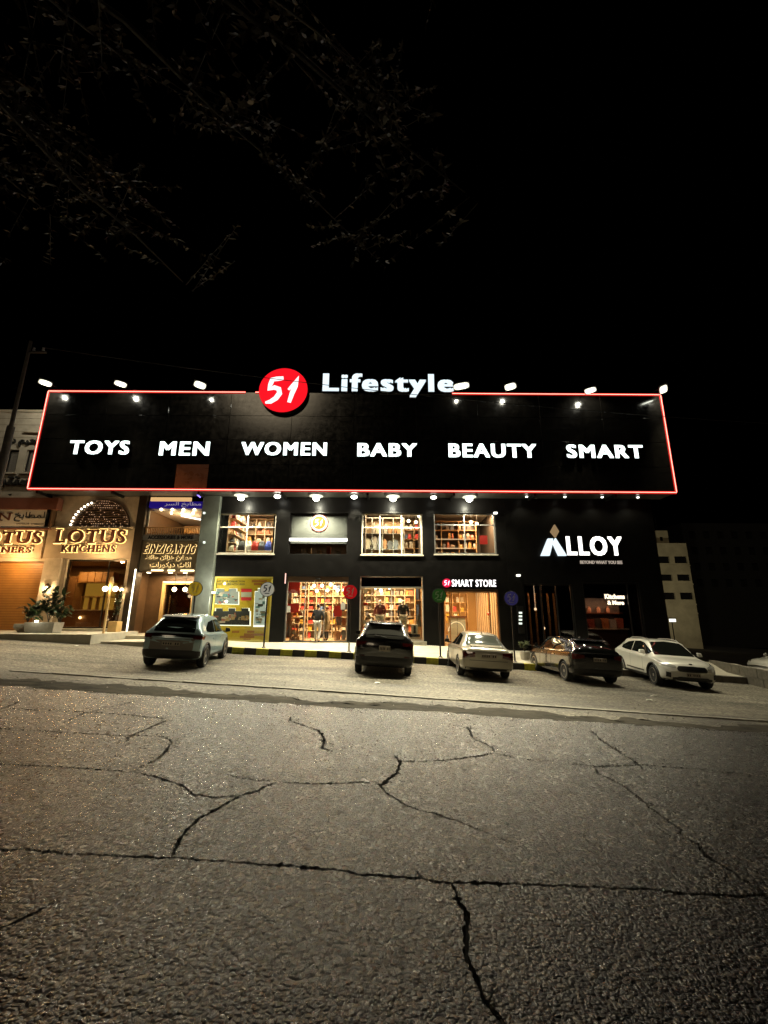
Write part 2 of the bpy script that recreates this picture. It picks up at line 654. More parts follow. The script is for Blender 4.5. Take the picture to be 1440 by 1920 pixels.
# road: crack outlines are cut out of the slab and left open down to the base
CRACKS = [
    (.011, [(-60, 1588), (0, 1592), (60, 1594), (100, 1597), (130, 1603), (170, 1601), (270, 1607), (310, 1610), (420, 1614), (560, 1625), (640, 1632), (680, 1641), (790, 1645), (845, 1655), (900, 1656), (1000, 1660), (1130, 1665), (1225, 1668), (1310, 1679), (1380, 1679), (1440, 1678), (1520, 1680)]),
    (.013, [(848, 1656), (862, 1690), (880, 1730), (875, 1760), (874, 1795), (890, 1840), (915, 1880), (940, 1920), (975, 1990)]),
    (.012, [(320, 1608), (340, 1570), (350, 1555), (372, 1535), (400, 1520), (450, 1493), (480, 1483), (520, 1466)]),
    (.013, [(520, 1466), (600, 1470), (690, 1467), (705, 1465)]),
    (.012, [(705, 1468), (712, 1473), (745, 1450), (750, 1428), (735, 1415)]),
    (.010, [(705, 1465), (730, 1490), (760, 1510), (860, 1540), (960, 1580)]),
    (.013, [(-30, 1431), (0, 1433), (110, 1437), (250, 1448)]),
    (.011, [(250, 1448), (290, 1456), (340, 1472), (362, 1490), (400, 1495), (450, 1493)]),
    (.012, [(250, 1448), (265, 1438), (300, 1420), (322, 1393), (312, 1382), (290, 1380)]),
    (.013, [(290, 1380), (200, 1378), (100, 1372), (0, 1366), (-40, 1364)]),
    (.012, [(237, 1390), (240, 1382), (280, 1365), (318, 1348)]),
    (.013, [(318, 1348), (200, 1337), (50, 1330), (0, 1328)]),
    (.010, [(115, 1357), (155, 1338), (210, 1325), (260, 1314)]),
    (.010, [(0, 1331), (40, 1314)]),
    (.013, [(545, 1342), (545, 1352), (598, 1370), (607, 1385), (605, 1403), (635, 1412)]),
    (.013, [(750, 1428), (830, 1426), (905, 1417), (927, 1410)]),
    (.013, [(927, 1410), (922, 1400), (885, 1383), (883, 1372), (875, 1362)]),
    (.013, [(927, 1412), (980, 1425), (1025, 1425), (1115, 1437), (1200, 1434), (1280, 1440), (1440, 1456)]),
    (.013, [(1105, 1367), (1130, 1390), (1190, 1428), (1205, 1438), (1205, 1445)]),
    (.012, [(1115, 1438), (1120, 1450), (1165, 1470), (1210, 1505), (1215, 1512), (1275, 1555), (1275, 1562), (1310, 1585), (1325, 1603), (1380, 1640), (1425, 1675)]),
    (.009, [(-20, 1750), (0, 1742), (60, 1715), (110, 1685)]),
    (.009, [(420, 1452), (470, 1462), (520, 1466)]),
    (.013, [(780, 1630), (795, 1645)]),
]
verts2, faces2 = [], []


def face2(pts):
    o = len(verts2)
    verts2.extend(Vector((p[0], p[1])) for p in pts)
    faces2.append(list(range(o, o + len(pts))))


rng = random.Random(3)
edge_far = []
x = -42.0
while x < 42:
    yy = 7.76 + .012 * x + rng.uniform(-.05, .05) + .07 * math.sin(x * 1.7) * rng.random()
    edge_far.append((x, yy))
    x += rng.uniform(.08, .3)
face2([(-42, -8), (42, -8)] + edge_far[::-1])
for wd, px in CRACKS:
    pts = [GP(*p).xy for p in px]
    pl = []
    for a, b_ in zip(pts, pts[1:]):
        n = max(1, int((b_ - a).length / .022))
        pl += [a.lerp(b_, k / n) for k in range(n)]
    pl.append(pts[-1])
    Ls, Rs = [], []
    drift = 0
    for i, p in enumerate(pl):
        d = (pl[min(i + 1, len(pl) - 1)] - pl[max(i - 1, 0)]).normalized()
        nn = Vector((-d.y, d.x))
        drift = drift * .72 + rng.uniform(-1, 1) * .008
        taper = min(1, .3 + i * .12, .3 + (len(pl) - 1 - i) * .12)
        w = wd * (1.3 + .15 * max(0, p.y - 3.2)) * taper * rng.uniform(.4, 1.3) * (1.9 if rng.random() < .06 else 1)
        Ls.append(p + nn * (drift + w))
        Rs.append(p + nn * (drift - w))
    face2(Ls + Rs[::-1])
    for _ in range(int(len(pl) / 26)):            # short side splits
        i = rng.randrange(2, len(pl) - 2)
        d = (pl[i + 1] - pl[i]).normalized()
        nn = Vector((-d.y, d.x)) * rng.choice((-1, 1)) + d * rng.uniform(-.8, .8)
        q0, q1 = pl[i], pl[i] + nn.normalized() * rng.uniform(.05, .22)
        mid = q0.lerp(q1, .5) + Vector((rng.uniform(-.02, .02), rng.uniform(-.02, .02)))
        sd = Vector((-nn.y, nn.x)).normalized() * wd * .38
        face2([q0 + sd, mid + sd * .7, q1, mid - sd * .7, q0 - sd])
cv, ce, cf, _, _, cof = delaunay_2d_cdt(verts2, [], faces2, 1, 1e-6)
bm = bmesh.new()
bvs = [bm.verts.new((v.x, v.y, -SLOPE * v.x)) for v in cv]
polys2 = [[verts2[i] for i in f] for f in faces2]
boxes2 = [(min(p.x for p in q), max(p.x for p in q), min(p.y for p in q), max(p.y for p in q)) for q in polys2]


def inside(q, bx, x, y):
    if not (bx[0] <= x <= bx[1] and bx[2] <= y <= bx[3]):
        return False
    w = 0                                     # winding number: outlines may cross themselves
    for a, b in zip(q, q[1:] + q[:1]):
        side = (b.x - a.x) * (y - a.y) - (x - a.x) * (b.y - a.y)
        if a.y <= y < b.y and side > 0:
            w += 1
        elif b.y <= y < a.y and side < 0:
            w -= 1
    return w != 0


for f in cf:
    mx, my = sum(cv[i].x for i in f) / len(f), sum(cv[i].y for i in f) / len(f)
    if inside(polys2[0], boxes2[0], mx, my) and not any(inside(q, bx, mx, my) for q, bx in zip(polys2[1:], boxes2[1:])):
        try:
            bm.faces.new([bvs[i] for i in f])
        except ValueError:
            pass
be = [e for e in bm.edges if len(e.link_faces) == 1]
r_ = bmesh.ops.extrude_edge_only(bm, edges=be)
for e in r_['geom']:
    if isinstance(e, bmesh.types.BMVert):
        e.co.z -= .05
bmesh.ops.delete(bm, geom=[v for v in bm.verts if not v.link_faces], context='VERTS')
bmesh.ops.recalc_face_normals(bm, faces=bm.faces[:])
me = bpy.data.meshes.new('road')
bm.to_mesh(me)
bm.free()
me.materials.append(ASPHALT)
road = obj('road', me, None)
road['kind'] = 'structure'
road['label'] = 'grey asphalt road cut by long jagged cracks'
g = MB()
g.add([(x, y, -.048 - SLOPE * x) for x, y in ((-41.9, -7.9), (41.9, -7.9), (41.9, 7.55), (-41.9, 7.3))], [(0, 1, 2, 3)])
obj('crack_base', g, M('crack_soil', (.012, .011, .010), .95, noise=.3, nscale=30), road)


def sheet(x0, x1, y0f, y1f, nx, ny, lift, amp, seed):
    rg = random.Random(seed)
    m = MB()
    vs = []
    for j in range(ny + 1):
        for i in range(nx + 1):
            xx = x0 + (x1 - x0) * i / nx
            ya, yb = y0f(xx, rg), y1f(xx, rg)
            yy = ya + (yb - ya) * j / ny
            vs.append((xx, yy, gz(xx, yy) + lift + rg.uniform(-amp, amp)))
    fs = [(j * (nx + 1) + i, j * (nx + 1) + i + 1, (j + 1) * (nx + 1) + i + 1, (j + 1) * (nx + 1) + i) for j in range(ny) for i in range(nx)]
    return m.add(vs, fs)


lot = struct('parking_lot', sheet(-42, 42, lambda x, r: 7.3, lambda x, r: 18.6, 420, 56, -.022, .006, 5), MAT_LOT, shade=True, label='dusty worn parking apron in front of the shops')
sh = sheet(-40, 40, lambda x, r: 7.70 + .012 * x + r.uniform(-.05, .05), lambda x, r: 8.40 + .005 * x + .16 * math.sin(x * .9) + .14 * math.sin(x * 2.7 + 1) + .07 * math.sin(x * 7.1) + r.uniform(-.12, .12), 520, 8, -.001, .012, 9)
struct('road_shoulder', sh, MAT_SHOULDER, shade=True, label='dark strip of broken asphalt along the road edge')

# flush concrete edging across the apron
a_, b_ = GP(60, 1258, .02), GP(1440, 1350, .02)
n = 22
mb = MB().box(-.5, .5, -.045, .045, -.05, .0)
em = mb.mesh('edging_stone', mat=MAT_CONC, bevel=.008)
dirv = (b_ - a_).xy
ang = math.atan2(dirv.y, dirv.x)
stepx = 1.0
k = 0
p = Vector((a_.x, a_.y))
while k < 20:
    o = bpy.data.objects.new('edging_stone', em)
    C.objects.link(o)
    o.location = (p.x, p.y, gz(p.x, p.y) + .012 + rng.uniform(-.006, .006))
    o.rotation_euler = (0, math.atan(SLOPE), ang + rng.uniform(-.012, .012))
    o.parent = lot
    p = p + dirv.normalized() * 1.006
    k += 1

# pebbles and scraps on the apron
pm = MB()
for _ in range(420):
    x, y = rng.uniform(-12, 12), rng.choice([rng.uniform(7.6, 9.2), rng.uniform(7.6, 16)])
    s = rng.uniform(.006, .022)
    c = (x, y, gz(x, y) - .018 + s * .5)
    pm.add([(c[0] + s * dx * rng.uniform(.6, 1.3), c[1] + s * dy * rng.uniform(.6, 1.3), c[2] + s * dz_) for dx, dy, dz_ in ((1, 0, 0), (-1, 0, 0), (0, 1, 0), (0, -1, 0), (0, 0, .8), (0, 0, -.8))],
           [(0, 2, 4), (2, 1, 4), (1, 3, 4), (3, 0, 4), (2, 0, 5), (1, 2, 5), (3, 1, 5), (0, 3, 5)])
o = obj('gravel', pm, MAT_CONC)
tag(o, 'loose grit and pebbles scattered over the apron', 'gravel', kind='stuff')
for px, py, lab in ((707, 1280, 'white scrap of litter on the apron left of centre'), (1225, 1305, 'small white paper scrap on the apron before the white crossover'), (1217, 1313, 'crumpled white scrap nearest the road before the white crossover'), (143, 1211, 'pale rag lying by the stone shop steps')):
    q = GP(px, py)
    mb = MB()
    nn = 7
    ring = [(q.x + .09 * math.cos(2 * PI * k / nn) * rng.uniform(.5, 1.3), q.y + .07 * math.sin(2 * PI * k / nn) * rng.uniform(.5, 1.3), gz(q.x, q.y) - .012 + rng.uniform(0, .03)) for k in range(nn)]
    mb.add(ring + [(q.x, q.y, gz(q.x, q.y) + .03)] + [(v[0], v[1], v[2] - .008) for v in ring], [(k, (k + 1) % nn, nn) for k in range(nn)] + [(k, (k + 1) % nn, nn + 1 + (k + 1) % nn, nn + 1 + k) for k in range(nn)])
    single('litter_scrap', mb, M('white_paper', (.7, .68, .6), .8), lab, 'litter', (q.x, q.y, gz(q.x, q.y) - .01))

# ---- pavement with painted kerb
YF = 20.6                     # shop front plane
KY = 17.85                    # kerb line


def kerb_top(x):
    return gz(x, KY) + .23


def floor_z(x):
    return .26


XL, XR = FP(395, 1150, YF).x, FP(1248, 1130, YF).x
pv = MB()
nx = 60
xs = [-9.3 + (XR + 3 + 9.3) * i / nx for i in range(nx + 1)]
vs = []
for x in xs:
    kt = kerb_top(x)
    ft = max(kt + .02, min(.24, kt + .30))
    vs += [(x, KY + .15, kt), (x, KY + 1.5, kt + .03), (x, YF - .02, ft), (x, YF + .3, ft)]
fs = []
for i in range(nx):
    for j in range(3):
        fs.append((i * 4 + j, (i + 1) * 4 + j, (i + 1) * 4 + j + 1, i * 4 + j + 1))
pv.add(vs, fs)
pavement = struct('pavement', pv, MAT_PAVE, label='pale pavement before the black shop fronts')
kb = {}
for nm, mt in (('y', MAT_YEL), ('b', MAT_BLK), ('c', M('dark_concrete', (.09, .08, .065), .85, noise=.3, nscale=6))):  # kerb stones past the painted run are darker concrete
    kb[nm] = MB().box(-.245, .245, -.0, .15, -.3, .0).mesh('kerb_stone', mat=mt, bevel=.018)
x = -6.9
i = 0
while x < XR + 3:
    o = bpy.data.objects.new('kerb_stone', kb['c' if x > 6.6 else 'y' if i % 2 == 0 else 'b'])
    C.objects.link(o)
    o.location = (x, KY + rng.uniform(-.006, .006), kerb_top(x) + rng.uniform(-.004, .004))
    o.rotation_euler = (0, math.atan(SLOPE), 0)
    o.parent = pavement
    x += .495
    i += 1

# ================================================================= BUILDINGS
def RC(x0, y0, x1, y1, y):
    a, b, c, d = FP(x0, y0, y), FP(x1, y0, y), FP(x0, y1, y), FP(x1, y1, y)
    return (a.x + c.x) / 2, (b.x + d.x) / 2, (c.z + d.z) / 2, (a.z + b.z) / 2


BLACK = M('black_cladding', (.006, .0055, .005), .36, noise=.35, nscale=2.2, bump=.04, bscale=6, spec=.16)
PANEL = M('black_gloss_panel', (.004, .0036, .003), .13, noise=.5, nscale=3.5, bump=.05, bscale=3, spec=.55)
DARKM = M('dark_metal', (.02, .019, .018), .4, metal=.6, noise=.3, nscale=12)
FRAMEW = M('cream_frame', (.62, .56, .45), .45, noise=.12, nscale=8)
GREYM = M('grey_metal', (.30, .29, .26), .4, metal=.4, noise=.2, nscale=6)
STONE = M('beige_stone', (.52, .42, .29), .8, noise=.25, nscale=2.2, bump=.25, bscale=30)
STONE2 = M('cream_stone', (.46, .40, .30), .85, noise=.25, nscale=1.6, bump=.3, bscale=26)
CLEAR = GLASS('clear_glass')
DIM = GLASS('dim_glass', (.55, .5, .45), .07)
WARM = (1, .72, .40)
COOL = (.95, 1, .84)
WHITE_E = EM('white_letter_light', (.86, 1, .95), 2.6)
BLUE_W = EM('cool_letter_light', (.80, .93, 1), 1.15)
NEON = EM('red_neon', (1, .20, .15), 5)
LENS = EM('flood_lens', (.97, 1, .84), 26)
BULB = EM('warm_bulb', (1, .80, .46), 9)
LED = EM('warm_led', (1, .78, .42), 4.5)


def opening_wall(x0, x1, z0, z1, y, t, holes):
    """a wall with real openings; holes = [(x0, x1, z0, z1)]"""
    m = MB()
    xs = sorted({x0, x1, *[h[0] for h in holes], *[h[1] for h in holes]})
    zs = sorted({z0, z1, *[h[2] for h in holes], *[h[3] for h in holes]})
    xs = [v for v in xs if x0 <= v <= x1]
    zs = [v for v in zs if z0 <= v <= z1]
    for i in range(len(xs) - 1):
        for j in range(len(zs) - 1):
            cx, cz = (xs[i] + xs[i + 1]) / 2, (zs[j] + zs[j + 1]) / 2
            if any(h[0] < cx < h[1] and h[2] < cz < h[3] for h in holes):
                continue
            for yy in (y, y + t):
                m.add([(xs[i], yy, zs[j]), (xs[i + 1], yy, zs[j]), (xs[i + 1], yy, zs[j + 1]), (xs[i], yy, zs[j + 1])], [(0, 1, 2, 3) if yy == y else (3, 2, 1, 0)])
    for h in holes + [(x0, x1, z0, z1)]:
        for a, b in (((h[0], h[2]), (h[1], h[2])), ((h[1], h[2]), (h[1], h[3])), ((h[1], h[3]), (h[0], h[3])), ((h[0], h[3]), (h[0], h[2]))):
            m.add([(a[0], y, a[1]), (b[0], y, b[1]), (b[0], y + t, b[1]), (a[0], y + t, a[1])], [(0, 1, 2, 3)])
    return m


def frame_mb(r, y, w, d):
    x0, x1, z0, z1 = r
    m = MB()
    m.box(x0, x1, y, y + d, z1 - w, z1)
    m.box(x0, x1, y, y + d, z0, z0 + w)
    m.box(x0, x0 + w, y, y + d, z0 + w, z1 - w)
    m.box(x1 - w, x1, y, y + d, z0 + w, z1 - w)
    return m


def window(parent, r, y, fm, glass=None, w=.06, d=.08, mulls=(), trans=(), name='window'):
    x0, x1, z0, z1 = r
    win = obj(name, frame_mb(r, y, w, d), fm, parent)
    for i in range(len(mulls) + 1):
        a = x0 + w if i == 0 else x0 + (x1 - x0) * mulls[i - 1]
        b = x1 - w if i == len(mulls) else x0 + (x1 - x0) * mulls[i]
        obj('pane', MB().box(a + .004, b - .004, y + d * .5, y + d * .5 + .012, z0 + w, z1 - w), glass or CLEAR, win)
    for q in mulls:
        obj('mullion', MB().box(x0 + (x1 - x0) * q - w * .4, x0 + (x1 - x0) * q + w * .4, y + .005, y + d - .005, z0 + w, z1 - w), fm, win)
    for q in trans:
        obj('transom', MB().box(x0 + w, x1 - w, y + .01, y + d - .01, z0 + (z1 - z0) * q - w * .35, z0 + (z1 - z0) * q + w * .35), fm, win)
    return win


def room(parent, x0, x1, y0, y1, z0, z1, mats):
    """lined room behind a front: floor, ceiling, walls"""
    obj('room_floor', MB().add([(x0, y0, z0), (x1, y0, z0), (x1, y1, z0), (x0, y1, z0)], [(0, 1, 2, 3)]), mats[0], parent)
    obj('room_ceiling', MB().add([(x0, y0, z1), (x1, y0, z1), (x1, y1, z1), (x0, y1, z1)], [(3, 2, 1, 0)]), mats[2], parent)
    obj('room_wall', MB().add([(x0, y0, z0), (x0, y1, z0), (x1, y1, z0), (x1, y0, z0), (x0, y0, z1), (x0, y1, z1), (x1, y1, z1), (x1, y0, z1)], [(0, 1, 5, 4), (1, 2, 6, 5), (2, 3, 7, 6)]), mats[1], parent)


# ---------------------------------------------------------------- the black shop building
X_MID = FP(948, 1000, YF).x           # where the dark showroom starts
store = thing('shop_building', 'black clad two storey shop building with lit display windows under the long sign', 'building', (XL, YF, .2))
W = [RC(402, 962, 516, 1038, YF), RC(542, 962, 652, 1040, YF), RC(678, 962, 792, 1040, YF), RC(814, 962, 930, 1039, YF)]
Gd = [RC(397, 1081, 508, 1203, YF), RC(535, 1081, 652, 1205, YF), RC(674, 1080, 794, 1203, YF), RC(832, 1104, 937, 1216, YF)]
zb = [min(.26, g_[2]) for g_ in Gd]
Gd = [(a, b, .26 if i < 2 else (.33 if i == 2 else .05), d) for i, (a, b, c, d) in enumerate(Gd)]
SB = FP(660, 920, 19.45).z            # underside of the sign
obj('wall', opening_wall(XL, X_MID, -.6, SB + .3, YF, .3, W + Gd), BLACK, store)
obj('side_wall', MB().box(XL, XL + .3, YF + .3, YF + 9, -.4, SB + .3), BLACK, store)
obj('party_wall', MB().box(X_MID - .3, X_MID - .002, YF + .3, YF + 9, -.6, SB + .3), BLACK, store)
obj('roof', MB().box(XL, X_MID - .002, YF + .31, YF + 9, SB + .31, SB + .6), DARKM, store)
obj('back_wall', MB().box(XL + .3, X_MID - .3, YF + 8.7, YF + 9, -.4, SB + .3), BLACK, store)
for r in (W[0], W[2], W[3]):
    obj('sill', MB().box(r[0] - .05, r[1] + .05, YF - .06, YF + .1, r[2] - .07, r[2] - .004), FRAMEW, store, bevel=.01)
for i, r in enumerate(W):
    if i == 1:
        continue
    window(store, r, YF + .12, FRAMEW if i != 3 else GREYM, w=.07, mulls=((.52,) if i == 0 else (.3, .66) if i == 2 else (.5,)), trans=((.66,) if i != 3 else (.72,)))
# lit grey panel window
r = W[1]
win = window(store, r, YF + .10, DARKM, w=.05, trans=(.26,))
pz = r[2] + (r[3] - r[2]) * .27
obj('grey_blind', MB().box(r[0] + .06, r[1] - .06, YF + .22, YF + .25, pz, r[3] - .06), M('grey_blind', (.085, .082, .078), .7, noise=.08), win)
obj('light_tube', MB().box(r[0] + .02, r[1] - .02, YF + .04, YF + .09, pz + .12, pz + .26), EM('white_tube', (1, .98, .88), 3.2), win)
lg = thing('round_logo_light', 'round glowing gold 51 emblem with red halo on the grey upper window', 'sign', ((r[0] + r[1]) / 2, YF + .1, FP(598, 996, YF).z))
cL = FP(598, 980, YF + .12)
obj('halo_ring', disc(MB(), cL.x, cL.z, .46, YF + .195, YF + .215), EM('red_halo', (1, .16, .09), .8), lg)
obj('white_ring', disc(MB(), cL.x, cL.z, .42, YF + .165, YF + .19), EM('ring_white', (1, .93, .75), 3), lg)
obj('gold_face', disc(MB(), cL.x, cL.z, .33, YF + .135, YF + .16), EM('gold_light', (.50, .33, .01), .75), lg)
obj('brush_numerals', ribbon51(MB(), cL.x, cL.z, .30, YF + .115, YF + .134), EM('white_num', (1, .97, .82), 2.6), lg)

WOOD = M('warm_wood', (.42, .24, .10), .5, noise=.25, nscale=5, stretch=(1, 1, .2))
CREAMW = M('cream_wall', (.34, .23, .13), .7, noise=.08)
CEIL = M('ceiling_white', (.6, .52, .42), .8)
TILE = M('glossy_tile', (.42, .30, .18), .25, noise=.15, nscale=4)
DKW = M('dark_shop_wall', (.08, .06, .045), .6, noise=.3)
zc2 = 3.75
room(store, XL + .33, W[1][0] - .9, YF + .3, YF + 4.2, 4.05, 6.95, (TILE, CREAMW, CEIL))
room(store, W[1][0] - .85, W[1][1] + .85, YF + .3, YF + 2.5, 4.05, 6.95, (TILE, DKW, DKW))
room(store, W[2][0] - .35, W[2][1] + .4, YF + .3, YF + 4.2, 4.05, 6.95, (TILE, CREAMW, CEIL))
room(store, W[3][0] - .6, X_MID - .31, YF + .3, YF + 4.2, 4.05, 6.95, (TILE, DKW, CEIL))
room(store, Gd[1][0] - .7, Gd[2][1] + .3, YF + .3, YF + 5.5, .255, 3.7, (TILE, CREAMW, CEIL))
room(store, Gd[3][0] - .3, X_MID - .31, YF + .3, YF + 6, .03, 3.4, (TILE, M('orange_wall', (.55, .30, .10), .6), CEIL))

# entrance and display windows below
r = Gd[1]
win = window(store, (r[0], r[1], r[2], r[3] - .22), YF + .1, GREYM, w=.05, mulls=(.30, .62), name='entrance_glazing')
obj('door_header', MB().box(r[0], r[1], YF + .05, YF + .25, r[3] - .215, r[3] - .002), M('bronze_metal', (.20, .13, .08), .35, metal=.7), store)
obj('door_sensor', MB().box((r[0] + r[1]) / 2 - .12, (r[0] + r[1]) / 2 + .12, YF - .01, YF + .048, r[3] - .15, r[3] - .07), DARKM, store, bevel=.01)
obj('light_strip', MB().box(r[0] - .10, r[0] - .06, YF - .05, YF - .003, r[3] - .35, r[3] + .14), EM('pink_strip', (1, .55, .45), 1.6), store)
for (px0, py0, px1, py1) in ((536, 1136, 544, 1148), (639, 1130, 647, 1143)):
    q = RC(px0, py0, px1, py1, YF + .08)
    obj('notice', MB().box(q[0], q[1], YF + .125, YF + .132, q[2], q[3]), M('white_paper', (.7, .68, .6), .8), win)
r = Gd[2]
band = r[3] - .55
window(store, (r[0], r[1], r[2], band), YF + .1, FRAMEW, w=.05, mulls=(.5,))
tp = obj('fascia', MB().box(r[0] + .06, r[1] - .06, YF + .12, YF + .16, band + .01, r[3] - .05), PANEL, store)
obj('fascia_frame', frame_mb((r[0], r[1], band, r[3]), YF + .08, .04, .1), GREYM, store)
obj('stone_base', MB().box(r[0] - .1, r[1] + .12, YF - .12, YF - .002, -.3, r[2] - .01), MAT_PAVE, store, bevel=.01)
r = Gd[3]
window(store, (r[0], r[1], r[2], r[3] - .12), YF + .1, M('copper_frame', (.42, .22, .10), .35, metal=.6), w=.06, mulls=(.12, .84), name='smart_store_glazing')
obj('door_header', MB().box(r[0], r[1], YF + .06, YF + .2, r[3] - .115, r[3] - .002), M('bronze_metal'), store)
# small wall spots
for px, py in ((397, 1076), (401, 1013), (400, 1111), (929, 962), (972, 1079)):
    q = FP(px, py, YF - .07)
    if px in (397, 400):
        lamp('spot_light', 'POINT', (q.x + .25, YF - .9, q.z - .4), 55, (1, .96, .8), store, shadow_soft_size=.05)
    obj('wall_spot', MB().box(q.x - .09, q.x + .09, YF - .14, YF - .002, q.z - .05, q.z + .05), EM('spot_face', (1, .96, .8), 2.2), store, bevel=.015)

# window decal with brick-shaped cut-outs
r = Gd[0]
dec = thing('window_display', 'yellow shop window graphic with stud topped cut-outs showing toys', 'shop display', ((r[0] + r[1]) / 2, YF + .1, r[2]))
YEL = M('yellow_film', (.70, .47, .006), .5, noise=.06)
obj('backboard', MB().box(r[0] + .07, r[1] - .07, YF + .14, YF + .17, r[2] + .05, r[3] - .07), YEL, dec)
window(store, r, YF + .02, M('yellow_frame', (.62, .52, .10), .5), w=.07, d=.1)


def px_poly(pts, y):
    return [(FP(380 + p[0] * 140 / 1440, 1070 + p[1] * 150 / 1543, y).x, FP(380 + p[0] * 140 / 1440, 1070 + p[1] * 150 / 1543, y).z) for p in pts]


CUT = EM('lit_showcase', (.50, .55, .42), .75)
RIM = EM('cut_out_rim', (1, .97, .72), 1.6)
DKC = M('dark_showcase', (.03, .03, .02), .5, noise=.4, nscale=4)
shapes = [([(215, 630), (215, 405), (275, 405), (275, 350), (420, 350), (420, 405), (510, 405), (510, 350), (655, 350), (655, 405), (690, 405), (690, 645)], CUT),
          ([(200, 1040), (215, 780), (260, 780), (260, 725), (390, 725), (390, 780), (500, 780), (500, 725), (630, 725), (630, 780), (750, 780), (750, 725), (885, 725), (885, 780), (910, 780), (905, 1050)], DKC),
          ([(985, 1050), (1015, 405), (1070, 405), (1070, 350), (1190, 350), (1190, 405), (1225, 405), (1200, 1050)], CUT)]
for pl, mt in shapes:
    q = px_poly(pl, YF + .14)
    cxm, czm = sum(p[0] for p in q) / len(q), sum(p[1] for p in q) / len(q)
    rim = obj('cut_out_rim', MB().prism([(cxm + (p[0] - cxm) * 1.07, czm + (p[1] - czm) * 1.07) for p in q], YF + .126, YF + .138), RIM, dec)
    obj('cut_out', MB().prism(q, YF + .118, YF + .1245), mt, rim)
TOYC = [M('toy_%d' % i, c, .4) for i, c in enumerate([(.35, .10, .05), (.30, .25, .15), (.10, .22, .20), (.5, .42, .3), (.06, .06, .05), (.45, .28, .10)])]
rg = random.Random(11)
for (ax, az, bx, bz, n, ms) in ((250, 420, 650, 630, 26, (0, 1, 2, 3, 4)), (250, 830, 880, 1000, 34, (0, 1, 3, 5)), (1030, 430, 1190, 1030, 22, (1, 2, 3, 4))):
    for _ in range(n):
        u, v = rg.uniform(ax, bx), rg.uniform(az, bz)
        if az == 830:
            v = 960 - (u % 320) * .32 + rg.uniform(-30, 50)
        q = px_poly([(u, v)], YF + .1)[0]
        w, h = rg.uniform(.03, .12), rg.uniform(.03, .12)
        obj('toy_piece', MB().box(q[0] - w, q[0] + w, YF + .02 + .10 - rg.uniform(.01, .03), YF + .117, q[1] - h * .6, q[1] + h * .6), TOYC[rg.choice(ms)], dec)
for pl, c in (([(750, 350), (950, 350), (945, 410), (745, 410)], (.75, .03, .03)), ([(745, 415), (945, 415), (940, 510), (742, 510)], (.60, .58, .40)), ([(742, 515), (940, 515), (935, 575), (740, 575)], (.75, .03, .03))):
    obj('price_card', MB().prism(px_poly(pl, YF + .14), YF + .11, YF + .137), M('card_%.2f' % c[0], c, .5), dec)
for u, v, w in ((950, 180, 290), (990, 235, 160), (860, 1155, 140), (800, 1210, 400), (720, 1255, 280), (790, 1310, 140), (570, 1155, 140)):
    obj('printed_brick', MB().prism(px_poly([(u, v), (u + w, v), (u + w - 6, v + 46), (u - 4, v + 46)], YF + .14), YF + .132, YF + .139), M('orange_print', (.45, .17, .02), .5), dec)
for (txt, y0, y1, u0, u1) in (('SAVE YOUR COLLECTION', 190, 222, 240, 815), ('START YOURS WITH LEGO', 243, 277, 240, 815)):
    a, b = px_poly([(u0, y1), (u1, y0)], YF + .14)
    lettering('', '', '', txt, (a[0], b[0], a[1], b[1]), YF + .14, .006, M('olive_print', (.10, .085, .01), .6), offset=.03, parent=dec, part='caption', single_part=True)

# ---------------------------------------------------------------- the dark showroom at the right
show = thing('showroom_building', 'unlit black glass fronted kitchen showroom at the right end', 'building', ((X_MID + XR) / 2, YF, -.3))
A = [RC(985, 1095, 1078, 1214, YF), RC(1098, 1092, 1206, 1214, YF)]
A = [(a, b, -.35, d) for a, b, c, d in A]
obj('wall', opening_wall(X_MID + .002, XR, -1.2, SB + .3, YF, .3, A), BLACK, show)
obj('side_wall', MB().box(XR - .3, XR, YF + .3, YF + 9, -1.2, SB + .3), BLACK, show)
obj('back_wall', MB().box(X_MID + .002, XR - .3, YF + 6, YF + 6.3, -1.2, SB + .3), BLACK, show)
obj('roof', MB().box(X_MID + .002, XR, YF + .31, YF + 9, SB + .31, SB + .6), DARKM, show)
obj('room_floor', MB().box(X_MID + .3, XR - .3, YF + .3, YF + 6, -.4, -.36), M('dark_floor', (.05, .04, .03), .3), show)
obj('room_ceiling', MB().box(X_MID + .3, XR - .3, YF + .3, YF + 6, 3.6, 3.64), DKW, show)
for i, r in enumerate(A):
    window(show, r, YF + .08, DARKM, DIM, w=.07, mulls=((.36, .68) if i == 0 else (.8,)))
for k in range(7):
    x = A[0][0] + .25 + k * .34
    obj('timber_slat', MB().box(x, x + .09, YF + 2.2, YF + 2.3, -.36, 2.7), WOOD, show)
for px, py in ((1004, 1142), (1020, 1178), (983, 1196)):
    q = FP(px, py, YF + 1.2)
    single('pendant_lamp', MB().ball(q, .07).tube([q, (q.x, q.y, 3.6)], .006, 5), EM('dim_bulb', (1, .85, .6), 4), 'small glowing ball lamp in the dark showroom, %s' % {1004: 'highest of three', 1020: 'nearest the dark hatchback roof', 983: 'lowest and furthest left'}[px], 'lamp', (q.x, q.y, q.z))
it = thing('menu_board', 'narrow dark board with four lit buttons beside the blue round sign', 'board', (FP(975, 1200, YF).x, YF - .06, .6))
q = RC(970, 1140, 982, 1180, YF)
obj('board', MB().box(q[0], q[1], YF - .06, YF - .002, q[2] - .2, q[3] + .1), DARKM, it)
for py in (1149, 1155.5, 1162, 1169):
    c = FP(976, py, YF - .08)
    obj('lit_button', MB().box(c.x - .08, c.x + .08, YF - .08, YF - .061, c.z - .045, c.z + .045), EM('button_light', (.9, 1, .85), 1.1), it, bevel=.015)
